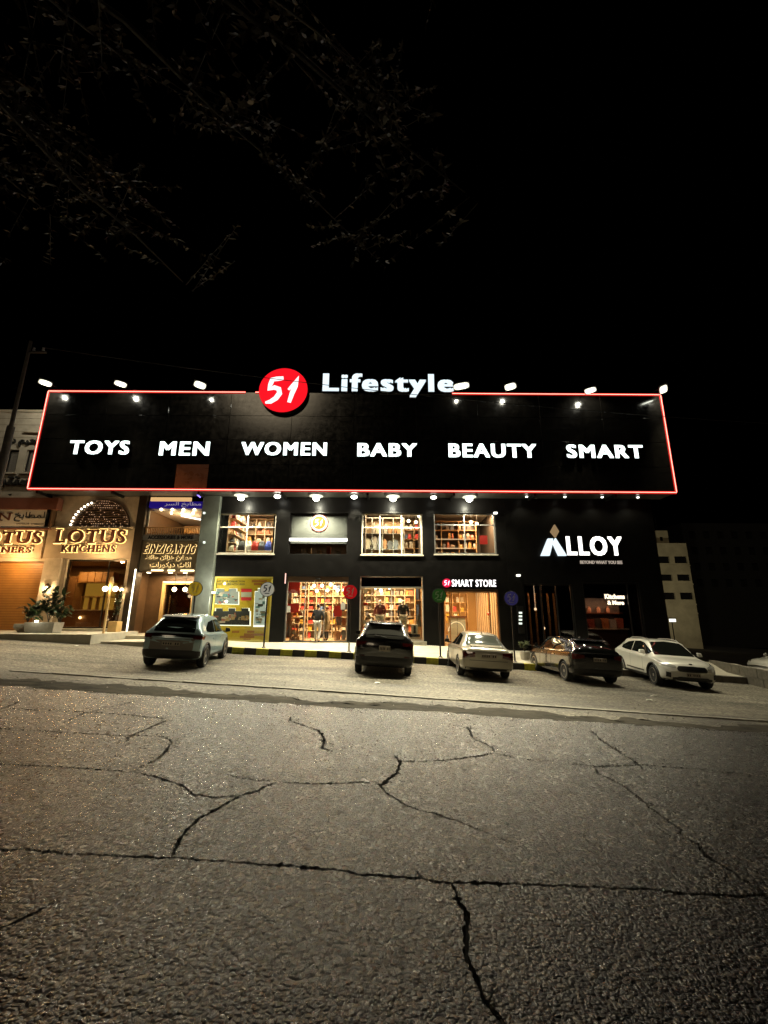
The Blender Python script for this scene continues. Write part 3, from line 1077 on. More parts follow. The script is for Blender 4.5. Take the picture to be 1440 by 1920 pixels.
# kitchen display
kd = thing('kitchen_counter', 'kitchen counter with pale worktops and coloured boxes behind right showroom glass', 'counter', ((A[1][0] + A[1][1]) / 2, YF + 1.2, -.36))
x0, x1 = A[1][0] + .1, A[1][1] - .25
zq = FP(1150, 1178, YF + 1.2).z
obj('worktop', MB().box(x0, x1, YF + .9, YF + 1.6, zq - .06, zq), M('pale_top', (.6, .55, .48), .3), kd)
obj('cabinet', MB().box(x0 + .05, x1 - .05, YF + .95, YF + 1.6, -.36, zq - .062), M('red_brown', (.10, .03, .015), .4), kd)
obj('upper_shelf', MB().box(x0, x1, YF + 1.3, YF + 1.6, zq + .72, zq + .76), M('red_brown'), kd)
obj('back_panel', MB().box(x0, x1, YF + 1.605, YF + 1.65, -.36, zq + 1.5), DKW, kd)
rg = random.Random(5)
cols = [(.5, .45, .38), (.25, .05, .03), (.06, .05, .045), (.40, .14, .05), (.35, .30, .25), (.3, .08, .05)]
for k in range(6):
    x = x0 + .12 + k * (x1 - x0 - .24) / 6
    w = (x1 - x0) / 6 * .72
    single('kitchen_box', MB().box(x, x + w, YF + 1.0, YF + 1.28, zq + .003, zq + rg.uniform(.28, .5)), M('kbox_%d' % k, cols[k], .4), 'boxy appliance on the showroom worktop behind right glass', 'box', (x, YF + 1.0, zq), 'boxes on the showroom worktop')
for k in range(4):
    x = x0 + .3 + k * (x1 - x0 - .5) / 4
    single('shelf_jar', MB().lathe([(.07, 0), (.09, .05), (.09, .2), (.05, .25), (.06, .3)], (x, YF + 1.42, zq + .762), 10), M('terracotta', (.40, .20, .12), .5), 'reddish jar on the upper showroom shelf', 'jar', (x, YF + 1.42, zq + .762), 'jars on the showroom shelf')
lamp('counter_light', 'AREA', ((x0 + x1) / 2, YF + .9, zq + 1.35), 45, (1, .62, .4), kd, shape='RECTANGLE', size=2, size_y=.2, aim=((x0 + x1) / 2, YF + 1.3, zq))
lamp('slat_light', 'POINT', (A[0][0] + 1.4, YF + 1.5, 2.9), 28, (1, .6, .3), show, shadow_soft_size=.1)

# ---------------------------------------------------------------- the long sign
YS = 19.45
SX0, SX1 = RC(52, 917, 1268, 923, YS)[0], FP(1268, 923, YS).x
SX0 = FP(52, 917, YS).x
SZ0, SZ1 = SB, FP(660, 737, YS).z
sign = thing('sign_board', 'huge black panelled sign board outlined in red neon across the shop fronts', 'sign', ((SX0 + SX1) / 2, YS, SZ0))
obj('box_frame', MB().box(SX0 + .03, SX1 - .03, YS + .03, YF - .01, SZ0 + .02, SZ1 - .02), BLACK, sign)
obj('soffit', MB().box(SX0 + .05, SX1 - .05, YS + .05, YF - .012, SZ0 - .03, SZ0 + .018), M('dark_soffit', (.05, .048, .042), .35, noise=.2), sign)
NC, NR = 10, 4
pw, ph = (SX1 - SX0) / NC, (SZ1 - SZ0) / NR
pmesh = MB().box(.007, pw - .007, 0, .028, .007, ph - .007).mesh('panel', mat=PANEL, bevel=.004)
brown_refl = M('brown_reflection_panel', (.30, .07, .012), .28, noise=.3, nscale=2, spec=.6)  # brownish panel with an orange street light reflection put into its colour
prefl = MB().box(.007, pw * .5, 0, .028, .007, ph - .007).mesh('panel', mat=brown_refl, bevel=.004)
prst = MB().box(.007, pw * .5 - .01, 0, .028, .007, ph - .007).mesh('panel', mat=PANEL, bevel=.004)
bx0 = FP(306, 905, YS).x
for i in range(NC):
    for j in range(NR):
        parts_ = [(pmesh, SX0 + i * pw)]
        if j < 1 and SX0 + i * pw <= bx0 < SX0 + (i + 1) * pw:
            parts_ = [(prefl, SX0 + i * pw + pw * .25)]
            for dx in (0, .75):
                parts_.append((MB().box(.007, pw * .25 - .004, 0, .028, .007, ph - .007).mesh('panel', mat=PANEL), SX0 + i * pw + pw * dx))
        for me_, px_ in parts_:
            o = bpy.data.objects.new('panel', me_)
            C.objects.link(o)
            o.parent = sign
            o.location = Vector((px_, YS + random.uniform(-.002, .002), SZ0 + j * ph)) - sign.location
            o.rotation_euler = (random.uniform(-.0015, .0015), 0, random.uniform(-.001, .001))


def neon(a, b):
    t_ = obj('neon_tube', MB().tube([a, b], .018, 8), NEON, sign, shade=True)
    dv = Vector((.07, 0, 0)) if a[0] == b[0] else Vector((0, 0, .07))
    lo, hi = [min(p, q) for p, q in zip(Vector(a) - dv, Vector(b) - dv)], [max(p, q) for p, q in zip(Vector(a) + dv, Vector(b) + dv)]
    obj('neon_halo_strip', MB().box(lo[0], hi[0], YS - .004 + (.0 if a[0] == b[0] else -.003), YS + .018, lo[2], hi[2]), EM('red_halo_strip', (1, .015, .008), .42), t_)  # red emissive strip added behind the tube as its halo


yN = YS - .03
zl = lambda x: SZ0
xa, xb, xc, xd = FP(460, 735, yN).x, FP(479, 735, yN).x, FP(490, 735, yN).x, FP(848, 738, yN).x
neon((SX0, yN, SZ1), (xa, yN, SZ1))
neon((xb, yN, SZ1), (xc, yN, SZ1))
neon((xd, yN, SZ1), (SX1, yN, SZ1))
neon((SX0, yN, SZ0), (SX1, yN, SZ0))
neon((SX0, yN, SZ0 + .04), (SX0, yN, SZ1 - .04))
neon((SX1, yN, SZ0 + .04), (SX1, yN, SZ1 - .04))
for px in (75, 215, 375, 530, 690, 850, 1000, 1150):
    x = FP(px, 925, YS + .4).x
    obj('bracket', MB().box(x - .05, x + .05, YS + .2, YF - .02, SZ0 - .16, SZ0 - .032), DARKM, sign)

for txt, r_, where in (('TOYS', (130, 826, 243, 852), 'leftmost word'), ('MEN', (299, 828, 393, 854), 'second word from the left'), ('WOMEN', (452, 829, 613, 854), 'third word'), ('BABY', (670, 831, 782, 856), 'fourth word'), ('BEAUTY', (841, 832, 1006, 858), 'fifth word'), ('SMART', (1062, 834, 1206, 859), 'rightmost word')):
    lettering('sign_letters', 'glowing white block letters %s on the black sign board, %s' % (txt, where), 'lettering', txt, RC(*r_, YS - .12), YS - .04, .09, WHITE_E, offset=.0, bold=.042, side=DARKM)
c = FP(531, 731, YS - .3)
logo = thing('round_logo_sign', 'large round red 51 logo breaking the top edge of the sign board', 'sign', (c.x, YS - .3, c.z - 1.2))
rr = 1.24
obj('can', disc(MB(), c.x, c.z, rr, YS - .28, YS - .04, 56), DARKM, logo)
obj('red_face', disc(MB(), c.x, c.z, rr - .01, YS - .30, YS - .281, 56), EM('red_logo_light', (1, .008, .018), 1.0), logo)
obj('brush_numerals', ribbon51(MB(), c.x, c.z - .02, rr * .98, YS - .335, YS - .301), EM('logo_num', (1, .93, .93), 1.3), logo)
ls = lettering('sign_letters', 'glowing pale blue letters Lifestyle standing above the sign board', 'lettering', 'Lifestyle', RC(605, 701, 851, 745, YS - .1), YS - .03, .10, BLUE_W, offset=.0, bold=.045, side=M('letter_side', (.3, .33, .36), .5))
q = RC(605, 701, 851, 745, YS - .1)
obj('mounting_rail', MB().box(q[0], q[1], YS + .0, YS + .05, q[2] + .55, q[2] + .62).box(q[0], q[1], YS + .0, YS + .05, q[2] + .2, q[2] + .27), DARKM, ls)

# floodlights on arms over the top edge
fl_group = 'floodlights above the sign board'
for k, (px, py, w, lab, pw_) in enumerate(((85, 718, .34, 'leftmost, above the neon corner', 1), (226, 720, .34, 'second from the left', 1), (375, 722, .36, 'third from the left', .8), (865, 724, .5, 'right beside the last letter of Lifestyle', 1), (957, 725, .36, 'above the word BEAUTY', 1), (1107, 732, .34, 'above the word SMART', 1), (1244, 730, .55, 'rightmost, above the neon corner', .9))):
    q = FP(px, py, YS - .66)
    f = thing('floodlight', 'glaring white floodlight on an arm over the sign, ' + lab, 'floodlight', (q.x, YS, SZ1), fl_group)
    mid_ = px in (375, 865, 957)
    aim = Vector((q.x * .2, 10.7, 0)) if mid_ else (Vector((16.2, 17.2, -1)) if px == 1244 else Vector((q.x * .74, 15.2, 0)))
    d = (aim - q).normalized()
    rot = d.to_track_quat('Y', 'Z').to_matrix()
    h = MB().box(-w * .78 - .02, w * .78 + .02, -.09, -.004, -.19, .19)
    h.v = [tuple(rot @ Vector(v) + q) for v in h.v]
    obj('housing', h, DARKM, f, bevel=.012)
    for nm_, grow_, y0_, y1_, mt_ in (('reflector', 1.55, -.003, .004, EM('lens_glare', (1, .97, .76), 1.3)), ('lens', 1, .0045, .012, LENS)):  # dim emissive ring added round the lens for soft glare
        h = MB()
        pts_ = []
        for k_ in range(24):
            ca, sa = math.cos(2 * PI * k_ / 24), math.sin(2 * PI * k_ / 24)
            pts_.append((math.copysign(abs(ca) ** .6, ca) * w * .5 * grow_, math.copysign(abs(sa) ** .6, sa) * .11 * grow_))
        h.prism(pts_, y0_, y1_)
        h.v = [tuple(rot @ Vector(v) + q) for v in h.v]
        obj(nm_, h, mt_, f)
    obj('arm', MB().tube([(q.x, YS + .1, SZ1 - .02), (q.x, YS + .1, SZ1 + .25), q + d * -.12], .025, 6), DARKM, f)
    lamp('flood_beam', 'SPOT', q + d * .05, (9400 if mid_ else 3700 if px in (85, 226) else 4500) * pw_, (1, .91, .64), f, spot_size=R(41 if mid_ else 70), spot_blend=1, shadow_soft_size=.12, aim=aim)
    lamp('flood_spill', 'SPOT', q + d * .10, {85: 300, 226: 130, 957: 110, 1107: 130, 1244: 260}.get(px, 40), (1, .95, .78), f, shadow_soft_size=.08, spot_size=R(140), spot_blend=.5, aim=(q.x + {85: -1.5, 1244: 2.5}.get(px, 0), YS + 1.6, q.z - 2))

# lamps under the sign
for k, (px, py, big, lab) in enumerate(((452, 931, 1, 'large glare, above the bag display window'), (520, 931, .35, 'between the first two upper windows'), (593, 932, 1, 'large glare, above the grey logo window'), (664, 931, .35, 'small, between the second and third upper windows'), (737, 932, 1, 'large glare, above the third upper window'), (813, 934, .12, 'dimmest, between the third and fourth upper windows'), (880, 934, 1, 'large glare, above the fourth upper window'),
                                       (988, 939, .06, 'first tiny spot left over the dark showroom'), (1060, 939, .06, 'second tiny spot over the dark showroom'), (1130, 939, .06, 'third tiny spot over the dark showroom'), (1197, 939, .06, 'last tiny spot at the right end'))):
    q = FP(px, py, 19.95)
    s = .17 if big == 1 else .14 if big > .1 else .06
    q.z = SZ0 - .06 - s
    f = thing('canopy_lamp', 'lamp under the sign board, ' + lab, 'lamp', (q.x, q.y, SZ0 - .03), 'lamps under the sign board')
    obj('mount', MB().lathe([(s * .5, SZ0 - .03), (s * .6, q.z + s * .8)], (q.x, q.y, 0), 12), DARKM, f)
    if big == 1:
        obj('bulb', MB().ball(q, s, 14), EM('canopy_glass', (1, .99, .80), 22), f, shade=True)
        obj('reflector', MB().lathe([(s * 2.0, q.z + s * .45), (s * 1.9, q.z + s * .62), (s * .6, q.z + s * .8)], (q.x, q.y, 0), 24), EM('canopy_glare', (1, .98, .74), .9), f, shade=True)  # glowing dish added over the bulb to widen its glare
    else:
        obj('bulb', MB().lathe([(s, q.z + s * .5), (s * 1.1, q.z), (s * .6, q.z - s * .4)], (q.x, q.y, 0), 14), EM('canopy_flat%.2f' % big, (1, .98, .84), 14 if big > .2 else 4), f, shade=True)
    lamp('canopy_glow', 'SPOT', (q.x, q.y, q.z - s - .03), 420 * big if big < .9 else (2500 if px in (593, 737) else 900), (1, .94, .70), f, shadow_soft_size=.08, spot_size=R(142), spot_blend=.6, aim=(q.x, q.y - .15, q.z - 3))
    if big == 1:
        lamp('canopy_spill', 'POINT', (q.x, q.y, q.z - s - .05), 90, (1, .96, .74), f, shadow_soft_size=.08)

# showroom lettering
q = RC(1015, 1008, 1166, 1042, YF - .1)
al = lettering('sign_letters', 'glowing white LLOY letters with split triangular A and gold diamond on the dark wall', 'lettering', 'LLOY', RC(1061, 1006, 1166, 1042, YF - .1), YF - .03, .14, EM('alloy_white', (1, .98, .9), 2.6), offset=.0, bold=.045, side=DARKM)


def P2(*pts):
    return [(FP(px, py, YF - .1).x, FP(px, py, YF - .1).z) for px, py in pts]


obj('letter_stroke', MB().prism(P2((1014, 1042), (1027, 1010), (1036, 1010), (1036, 1018), (1030, 1042)), YF - .17, YF - .03), BLUE_W, al)
obj('letter_stroke', MB().prism(P2((1036, 1018), (1041, 1009), (1062, 1042), (1047, 1042)), YF - .17, YF - .03), BLUE_W, al)
obj('diamond', MB().prism(P2((1032, 997), (1039, 984), (1047, 997), (1041, 1008)), YF - .2, YF - .03), EM('gold_diamond', (.55, .36, .18), .5), al)
lettering('sign_letters', 'small dim tagline BEYOND WHAT YOU SEE under the white showroom name', 'lettering', 'BEYOND WHAT YOU SEE', RC(1089, 1051, 1168, 1057, YF - .1), YF - .02, .04, EM('tagline', (.75, .62, .5), .55), offset=.01)
for t_, r_ in (('Kitchens', (1134, 1114, 1171, 1123)), ('& More', (1139, 1126, 1170, 1134))):
    lettering('neon_letters', 'glowing white words %s hung behind the right showroom glass' % t_, 'lettering', t_, RC(*r_, YF + .4), YF + .42, .03, EM('kitchen_white', (1, .97, .85), 7), offset=.04)
lettering('sign_letters', 'glowing white letters SMART STORE over the wooden slatted shop door', 'lettering', 'SMART STORE', RC(847, 1087, 930, 1100, YF - .1), YF - .02, .1, EM('smart_white', (1, .93, .92), 2.6), offset=.0, bold=.03, side=DARKM)
c = FP(838, 1093, YF - .1)
sl = thing('round_logo_sign', 'small round red 51 logo left of the SMART STORE letters', 'sign', (c.x, YF - .1, c.z - .2))
obj('red_face', disc(MB(), c.x, c.z, .21, YF - .10, YF - .004), EM('small_red', (.9, .01, .06), .9), sl)
obj('brush_numerals', ribbon51(MB(), c.x, c.z, .2, YF - .125, YF - .101), EM('small_num', (1, .7, .95), 2), sl)

# ================================================================= THE SHOPS AT THE LEFT
# ---- narrow kitchen shop between the column and the stone shops
EX0, EX1 = FP(262, 1060, YF).x, FP(371, 1060, YF).x
kz = lambda py, y=YF: FP(318, py, y).z
GREENM = M('grey_green_metal', (.17, .19, .16), .35, metal=.3, noise=.2, nscale=3)
ein = thing('kitchen_shop', 'narrow dark kitchen shop with gold door frame and upstairs gallery', 'building', ((EX0 + EX1) / 2, YF, .3))
FZ = .55
colx0, colx1 = EX1, XL - .004
obj('column', MB().box(colx0, colx1, YF - .25, YF + .3, -.2, SB - .04), GREENM, ein, bevel=.02)
for py in (962, 1017):
    q = FP(383, py, YF - .26)
    obj('column_spot', MB().box(q.x - .05, q.x + .05, YF - .30, YF - .252, q.z - .05, q.z + .05), EM('col_spot', (.9, 1, .85), 1.6), ein, bevel=.01)
BROWN = M('brown_panel', (.10, .055, .025), .35, noise=.3, nscale=3)
HB = kz(1014), kz(1070)
obj('sign_panel', MB().box(EX0, EX1 - .004, YF - .02, YF + .25, HB[1], HB[0]), M('taupe_panel', (.20, .16, .10), .5, noise=.15), ein)
obj('left_jamb', MB().box(EX0 - .42, EX0 - .002, YF - .15, YF + .3, .2, SB - .04), M('dark_bronze', (.05, .035, .02), .35, metal=.5, noise=.3), ein, bevel=.015)
obj('led_strip', MB().box(EX0 - .10, EX0 - .04, YF - .19, YF - .152, FZ, kz(1068)), EM('pale_led', (1, .93, .7), 3.2), ein)
obj('balcony_band', MB().box(EX0, EX1 - .004, YF - .06, YF + .25, kz(1013), kz(1003)), GREYM, ein)
lettering('', '', '', 'ACCESSORIES & MORE', (EX0 + .25, EX1 - .35, kz(1011.5), kz(1004.5)), YF - .06, .03, DARKM, offset=.03, parent=ein, part='caption', single_part=True)
z0, z1 = kz(1002), kz(990)
obj('rail', MB().box(EX0, EX1 - .004, YF - .02, YF + .06, z1, z1 + .05), WOOD, ein)
for k in range(24):
    x = EX0 + .06 + k * (EX1 - EX0 - .12) / 23
    obj('baluster', MB().lathe([(.022, z0 - .03), (.035, z0 + .06), (.018, (z0 + z1) / 2), (.035, z1 - .06), (.022, z1)], (x, YF + .02, 0), 8), WOOD, ein, shade=True)
gz0, gz1 = kz(1002), kz(955)
obj('gallery_floor', MB().box(EX0, EX1 - .004, YF + .1, YF + 4, gz0 - .06, gz0 - .02), TILE, ein)
obj('gallery_ceiling', MB().box(EX0, EX1 - .004, YF + .1, YF + 4, gz1 + .02, gz1 + .06), CEIL, ein)
obj('gallery_wall', MB().box(EX0, EX1 - .004, YF + 3.9, YF + 4, gz0, gz1), M('brown_room', (.16, .09, .04), .6, noise=.2), ein)
for x in (EX0 - .0, EX1 - .06):
    obj('gallery_side', MB().box(x, x + .05, YF + .1, YF + 4, gz0 - .02, gz1), M('brown_room'), ein)
obj('gallery_frame', frame_mb((EX0 + .02, EX1 - .02, gz0, gz1), YF + .08, .06, .06), FRAMEW, ein)
obj('gallery_cabinet', MB().box(EX0 + .9, EX1 - .9, YF + 2.2, YF + 2.7, gz0, gz0 + .85), M('amber_wood', (.40, .21, .06), .45), ein)
obj('gallery_arch', frame_mb((EX0 + 1.05, EX0 + 1.8, gz0, gz1 - .45), YF + 2.75, .05, .05), EM('warm_line', (1, .74, .4), 1.4), ein)
obj('ceiling_light', MB().tube([(EX0 + 1.3, YF + .9, gz1 - .12), (EX0 + 1.95, YF + 1.9, gz1 - .12)], .04, 6), EM('white_tube', (1, .98, .88), 3.2), ein)
for k in range(8):
    x = EX0 + .7 + k * (EX1 - EX0 - .9) / 7
    obj('gallery_spot', MB().ball((x, YF - .02 + (k % 2) * .5, gz1 - .02 - (k % 2) * .06), .07), BULB, ein, shade=True)
lamp('gallery_light', 'POINT', ((EX0 + EX1) / 2, YF + 1.2, gz1 - .3), 60, WARM, ein, shadow_soft_size=.2)
# blue lit sign band above the gallery
b0, b1 = kz(952), kz(942)
bb = thing('blue_sign_band', 'violet blue lit band with pale Arabic letters above the gallery', 'sign', ((EX0 + EX1) / 2, YF, b0))
obj('band', MB().box(EX0 + .1, EX1 - .05, YF - .12, YF + .1, kz(953), kz(941)), EM('violet_light', (.05, .02, .55), .22), bb, bevel=.03)
lettering('', '', '', arabic('m T a b kh|a l s r'), (EX0 + .9, EX1 - .12, kz(952), kz(942.5)), YF - .12, .03, EM('band_letters', (.5, .42, .55), .5), offset=.0, parent=bb, part='letter')
obj('amber_trim', MB().box(EX0 + .1, EX1 - .7, YF - .05, YF + .05, kz(940), kz(933)), EM('amber_trim', (1, .6, .25), .75), bb)
obj('blue_tube', MB().tube([(EX1 - .35, YF - .3, kz(929)), (EX1 - .12, YF - .3, kz(935))], .03, 6), EM('blue_tube', (.25, .18, 1), 3), bb)
HALO = EM('halo_light', (1, .68, .26), 1.9)
lettering('sign_letters', 'dark slanted letters EINZIGARTIG with a yellow glow behind them', 'lettering', 'EINZIGARTIG', (EX0 + .12, EX1 - .14, kz(1038), kz(1021)), YF - .021, .12, M('dark_brown_letter', (.09, .05, .03), .5), offset=.0, bold=.016, glow=HALO, shear=.22, glow_off=.022)
lettering('sign_letters', 'upper glowing Arabic line under the slanted dark letters', 'lettering', arabic('m T a b kh|kh z a yh n|H a yh T'), (EX0 + .25, EX1 - .36, kz(1052), kz(1041)), YF - .021, .08, M('dark_brown_letter'), offset=0, glow=HALO, glow_off=.03)
lettering('sign_letters', 'lower glowing Arabic line just above the shop door lights', 'lettering', arabic('a th a th|d y k w r a t'), (EX0 + .5, EX1 - .36, kz(1065.5), kz(1054.5)), YF - .021, .08, M('dark_brown_letter'), offset=0, glow=HALO, glow_off=.03)
for a, b in ((.22, .42), (.5, .62), (.72, .95)):
    obj('led_dash', MB().box(EX0 + a * (EX1 - EX0), EX0 + b * (EX1 - EX0), YF - .05, YF - .021, kz(1071), kz(1068.5)), LED, ein)
# door recess
dz = kz(1072)
RX0, RX1 = EX0 - .5, EX1 - .004
obj('recess_wall', opening_wall(EX0 - .42, RX1, FZ, HB[1], YF + 1.6, .1, [(EX0 + .62, EX0 + 2.05, FZ, kz(1096, YF + 1.6))]), BROWN, ein)
obj('recess_floor', MB().box(EX0 - .4, RX1, YF - 1.0, YF + 4, FZ - .3, FZ), MAT_PAVE, ein)
obj('recess_ceiling', MB().box(EX0 - .4, RX1, YF + .26, YF + 4, HB[1] - .02, HB[1] + .06), BROWN, ein)
obj('recess_side', MB().box(EX0 - .42, EX0 - .36, YF + .3, YF + 1.6, FZ, HB[1] - .02), BROWN, ein)
dr = (EX0 + .62, EX0 + 2.05, FZ, kz(1096, YF + 1.6))
door = obj('door_frame', MB().box(dr[0] - .14, dr[0], YF + 1.45, YF + 1.75, FZ, dr[3] + .14).box(dr[1], dr[1] + .14, YF + 1.45, YF + 1.75, FZ, dr[3] + .14).box(dr[0], dr[1], YF + 1.45, YF + 1.75, dr[3], dr[3] + .14), M('gold_wood', (.55, .36, .14), .4, noise=.15), ein, bevel=.015)
obj('door_leaf', MB().box(dr[0], dr[1], YF + 1.62, YF + 1.66, FZ, dr[3]), GLASS('brown_glass', (.35, .22, .12), .08), door)
obj('door_handle', MB().tube([(dr[0] + .3, YF + 1.55, FZ + .5), (dr[0] + .3, YF + 1.55, FZ + 1.9)], .025, 8), M('brass', (.6, .42, .18), .25, metal=1), door)
obj('door_light', MB().box(dr[0] - .1, dr[1] + .1, YF + 1.40, YF + 1.445, dr[3] + .10, dr[3] + .14), LED, door)
obj('inner_wall', MB().box(EX0 - .4, RX1, YF + 3.9, YF + 4, FZ, HB[1] - .02), M('brown_room'), ein)
for x in (EX0 + .05, EX0 + 1.15, EX0 + 1.9, EX0 + 2.6):
    obj('downlight', MB().lathe([(.09, HB[1] - .05), (.1, HB[1] - .022)], (x, YF + .8, 0), 12), BULB, ein)
lamp('recess_light', 'AREA', ((EX0 + EX1) / 2, YF + .85, HB[1] - .08), 190, WARM, ein, shape='RECTANGLE', size=2, size_y=.3, aim=((EX0 + EX1) / 2, YF + .8, 0))
lamp('inner_light', 'POINT', (EX0 + 1.3, YF + 2.8, 2.6), 60, WARM, ein, shadow_soft_size=.1)
for px, py, lab in ((327, 1105, 'left of the pair'), (347, 1105, 'right of the pair, nearest the yellow sign')):
    q = FP(px, py, YF + .9)
    w = thing('globe_lamp', 'warm globe lamp in the narrow shop doorway, ' + lab, 'lamp', (q.x, q.y, q.z), 'globe lamps in the doorway')
    obj('globe', MB().ball(q, .11, 12), BULB, w, shade=True)
    obj('stem', MB().tube([(q.x, q.y, q.z + .1), (q.x, q.y, HB[1] - .03)], .012, 6), DARKM, w)

# ---- beige stone kitchen shops
lot0 = FP(-160, 1100, YF).x
LX1 = EX0 - .425
lz = lambda py: FP(120, py, YF).z
PFZ = lz(1182)                                          # platform floor
lotus = thing('stone_shop', 'beige stone kitchen shops with arched lattice window and rolled shutter', 'building', (-16, YF, PFZ))
D1 = RC(115, 1049, 229, 1182, YF)
D0 = RC(-170, 1053, 78, 1180, YF)
D0 = (D0[0], FP(76, 1110, YF).x, PFZ, lz(1053))
D1 = (D1[0], D1[1], PFZ + .1, D1[3])
ZT = SB - .045
obj('wall', opening_wall(lot0, LX1, PFZ - .8, ZT, YF, .35, [D0, D1]), STONE, lotus)
for px in (92,):
    x = FP(px, 1110, YF).x
    obj('pilaster', MB().box(x - .42, x + .42, YF - .14, YF - .002, PFZ, lz(1047)), STONE, lotus, bevel=.02)
xq = FP(101, 965, YF).x
obj('brown_pier', MB().box(xq - .14, xq + .14, YF - .3, YF - .002, lz(990), lz(937)), BROWN, lotus)
for (a, b) in ((FP(-160, 1000, YF).x, FP(88, 1000, YF).x), (FP(92, 1000, YF).x, LX1 - .01)):
    obj('sign_band', MB().box(a, b, YF - .10, YF - .003, lz(1047), lz(992)), M('band_stone', (.46, .35, .22), .6, noise=.15), lotus, bevel=.015)
obj('cornice', MB().box(FP(92, 1000, YF).x, LX1 - .01, YF - .14, YF - .003, lz(991), lz(988)), STONE, lotus)
# rolled shutter with slats
n = 26
for k in range(n):
    za = D0[2] + .02 + (D0[3] - D0[2] - .1) * k / n
    zb_ = D0[2] + .02 + (D0[3] - D0[2] - .1) * (k + .86) / n
    obj('shutter_slat', MB().box(D0[0], D0[1], YF + .12, YF + .15, za, zb_), M('amber_shutter', (.42, .20, .05), .5, noise=.12), lotus)
obj('shutter_backing', MB().box(D0[0], D0[1], YF + .152, YF + .17, D0[2], D0[3]), M('amber_dark', (.2, .09, .02), .6), lotus)
# arch with lattice and bulbs
ac = FP(187, 990, YF)
ar = (FP(242, 985, YF).x - FP(132, 985, YF).x) / 2
AZ = lz(989)
arch_h = lz(938) - AZ
pts = [(ac.x + ar * math.cos(PI * k / 28), AZ + arch_h * math.sin(PI * k / 28)) for k in range(29)]
arch = obj('arch_window', MB().prism(pts, YF - .03, YF - .004), M('dark_arch', (.055, .03, .015), .4, noise=.2), lotus)
obj('arch_rim', MB().tube([(p[0], YF - .04, p[1]) for p in pts], .045, 6), BROWN, arch)
for k in range(1, 12):
    z = AZ + arch_h * k / 12
    hw = ar * math.sqrt(max(0, 1 - (k / 12) ** 2)) - .03
    obj('lattice_slat', MB().box(ac.x - hw, ac.x + hw, YF - .07, YF - .032, z - .035, z + .02), BROWN, arch)
bm_ = MB()
for k in range(1, 13):
    z = AZ + arch_h * (k - .45) / 12
    hw = ar * math.sqrt(max(0, 1 - ((k - .4) / 12) ** 2)) - .06
    nb = int(hw * 2 / .11)
    for j in range(nb + 1):
        x = ac.x - hw + 2 * hw * j / max(1, nb)
        if rg.random() < (.75 if k > 9 else .42):
            bm_.add([(x - .018, YF - .085, z), (x, YF - .085, z - .016), (x + .018, YF - .085, z), (x, YF - .085, z + .016)], [(0, 1, 2, 3)])
o = obj('fairy_bulbs', bm_, EM('fairy_light', (1, .62, .36), 1.6), arch, fix=False)
o['kind'] = 'stuff'
for k in range(9):
    a = PI - (.06 + k * .085) * PI / 2
    p = (ac.x + (ar - .05) * math.cos(a), YF - .09, AZ + (arch_h - .05) * math.sin(a))
    obj('edge_bulb', MB().ball(p, .055), EM('edge_bulb', (1, .86, .62), 5), arch, shade=True)
# shop window with door
g1 = window(lotus, D1, YF + .12, M('dark_bronze'), GLASS('brown_clear', (.8, .7, .55), .06), w=.07, mulls=(.68,), name='shop_window')
obj('threshold', MB().box(D1[0] - .15, D1[1] + .05, YF - .5, YF + .1, PFZ, PFZ + .098), MAT_PAVE, lotus, bevel=.01)
room(lotus, D1[0] - 3.6, D1[1] + .2, YF + .36, YF + 4.5, PFZ + .08, lz(1045), (TILE, M('tan_wall', (.30, .19, .09), .7, noise=.1), M('tan_wall')))
q = RC(140, 1090, 182, 1144, YF + 3.5)
kt = thing('fitted_kitchen', 'amber lit kitchen cabinets seen through the stone shop window', 'kitchen', ((q[0] + q[1]) / 2, YF + 3.6, PFZ + .085))
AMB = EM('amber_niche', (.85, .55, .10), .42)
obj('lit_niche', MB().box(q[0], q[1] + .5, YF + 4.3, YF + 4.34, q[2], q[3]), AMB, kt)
obj('upper_cabinet', MB().box(q[0] - .1, q[1] + .6, YF + 3.7, YF + 4.28, q[3] - .06, q[3] + .55), M('amber_wood'), kt)
obj('tall_cabinet', MB().box(q[0] - .9, q[0] - .12, YF + 3.6, YF + 4.29, PFZ + .09, q[3] + .3), M('brown_cab', (.22, .12, .05), .4), kt)
obj('base_cabinet', MB().box(q[0] - 1, q[1] + .6, YF + 3.4, YF + 4.28, PFZ + .085, q[2] - .02), M('brown_cab', (.22, .12, .05), .4), kt)
obj('worktop', MB().box(q[0] - 1, q[1] + .6, YF + 3.35, YF + 4.29, q[2] - .018, q[2] + .03), M('pale_top'), kt)
obj('niche_shelf', MB().box(q[0] - .02, q[1] + .52, YF + 4.0, YF + 4.298, q[2] + (q[3] - q[2]) * .45, q[2] + (q[3] - q[2]) * .49), M('brown_cab'), kt)
for fx in (-.02, .36, .7):
    obj('niche_divider', MB().box(q[0] + fx * (q[1] - q[0]), q[0] + fx * (q[1] - q[0]) + .05, YF + 4.05, YF + 4.297, q[2] + .032, q[2] + (q[3] - q[2]) * .448), M('brown_cab'), kt)
obj('tap_lamp', MB().ball(FP(150, 1158, YF + 3.3), .07), BULB, kt)
for k in range(4):
    obj('cabinet_door', MB().box(q[0] + .05 + k * .42, q[0] + .43 + k * .42, YF + 3.66, YF + 3.698, q[3] + .0, q[3] + .52), WOOD, kt)
lamp('kitchen_light', 'AREA', (q[0] + .5, YF + 3.0, lz(1052)), 60, WARM, kt, shape='RECTANGLE', size=1.5, size_y=.4, aim=(q[0] + .5, YF + 3.3, 0))
HALO2 = EM('amber_halo', (1, .62, .20), 2.6)
DBL = M('maroon_letter', (.10, .028, .012), .45)
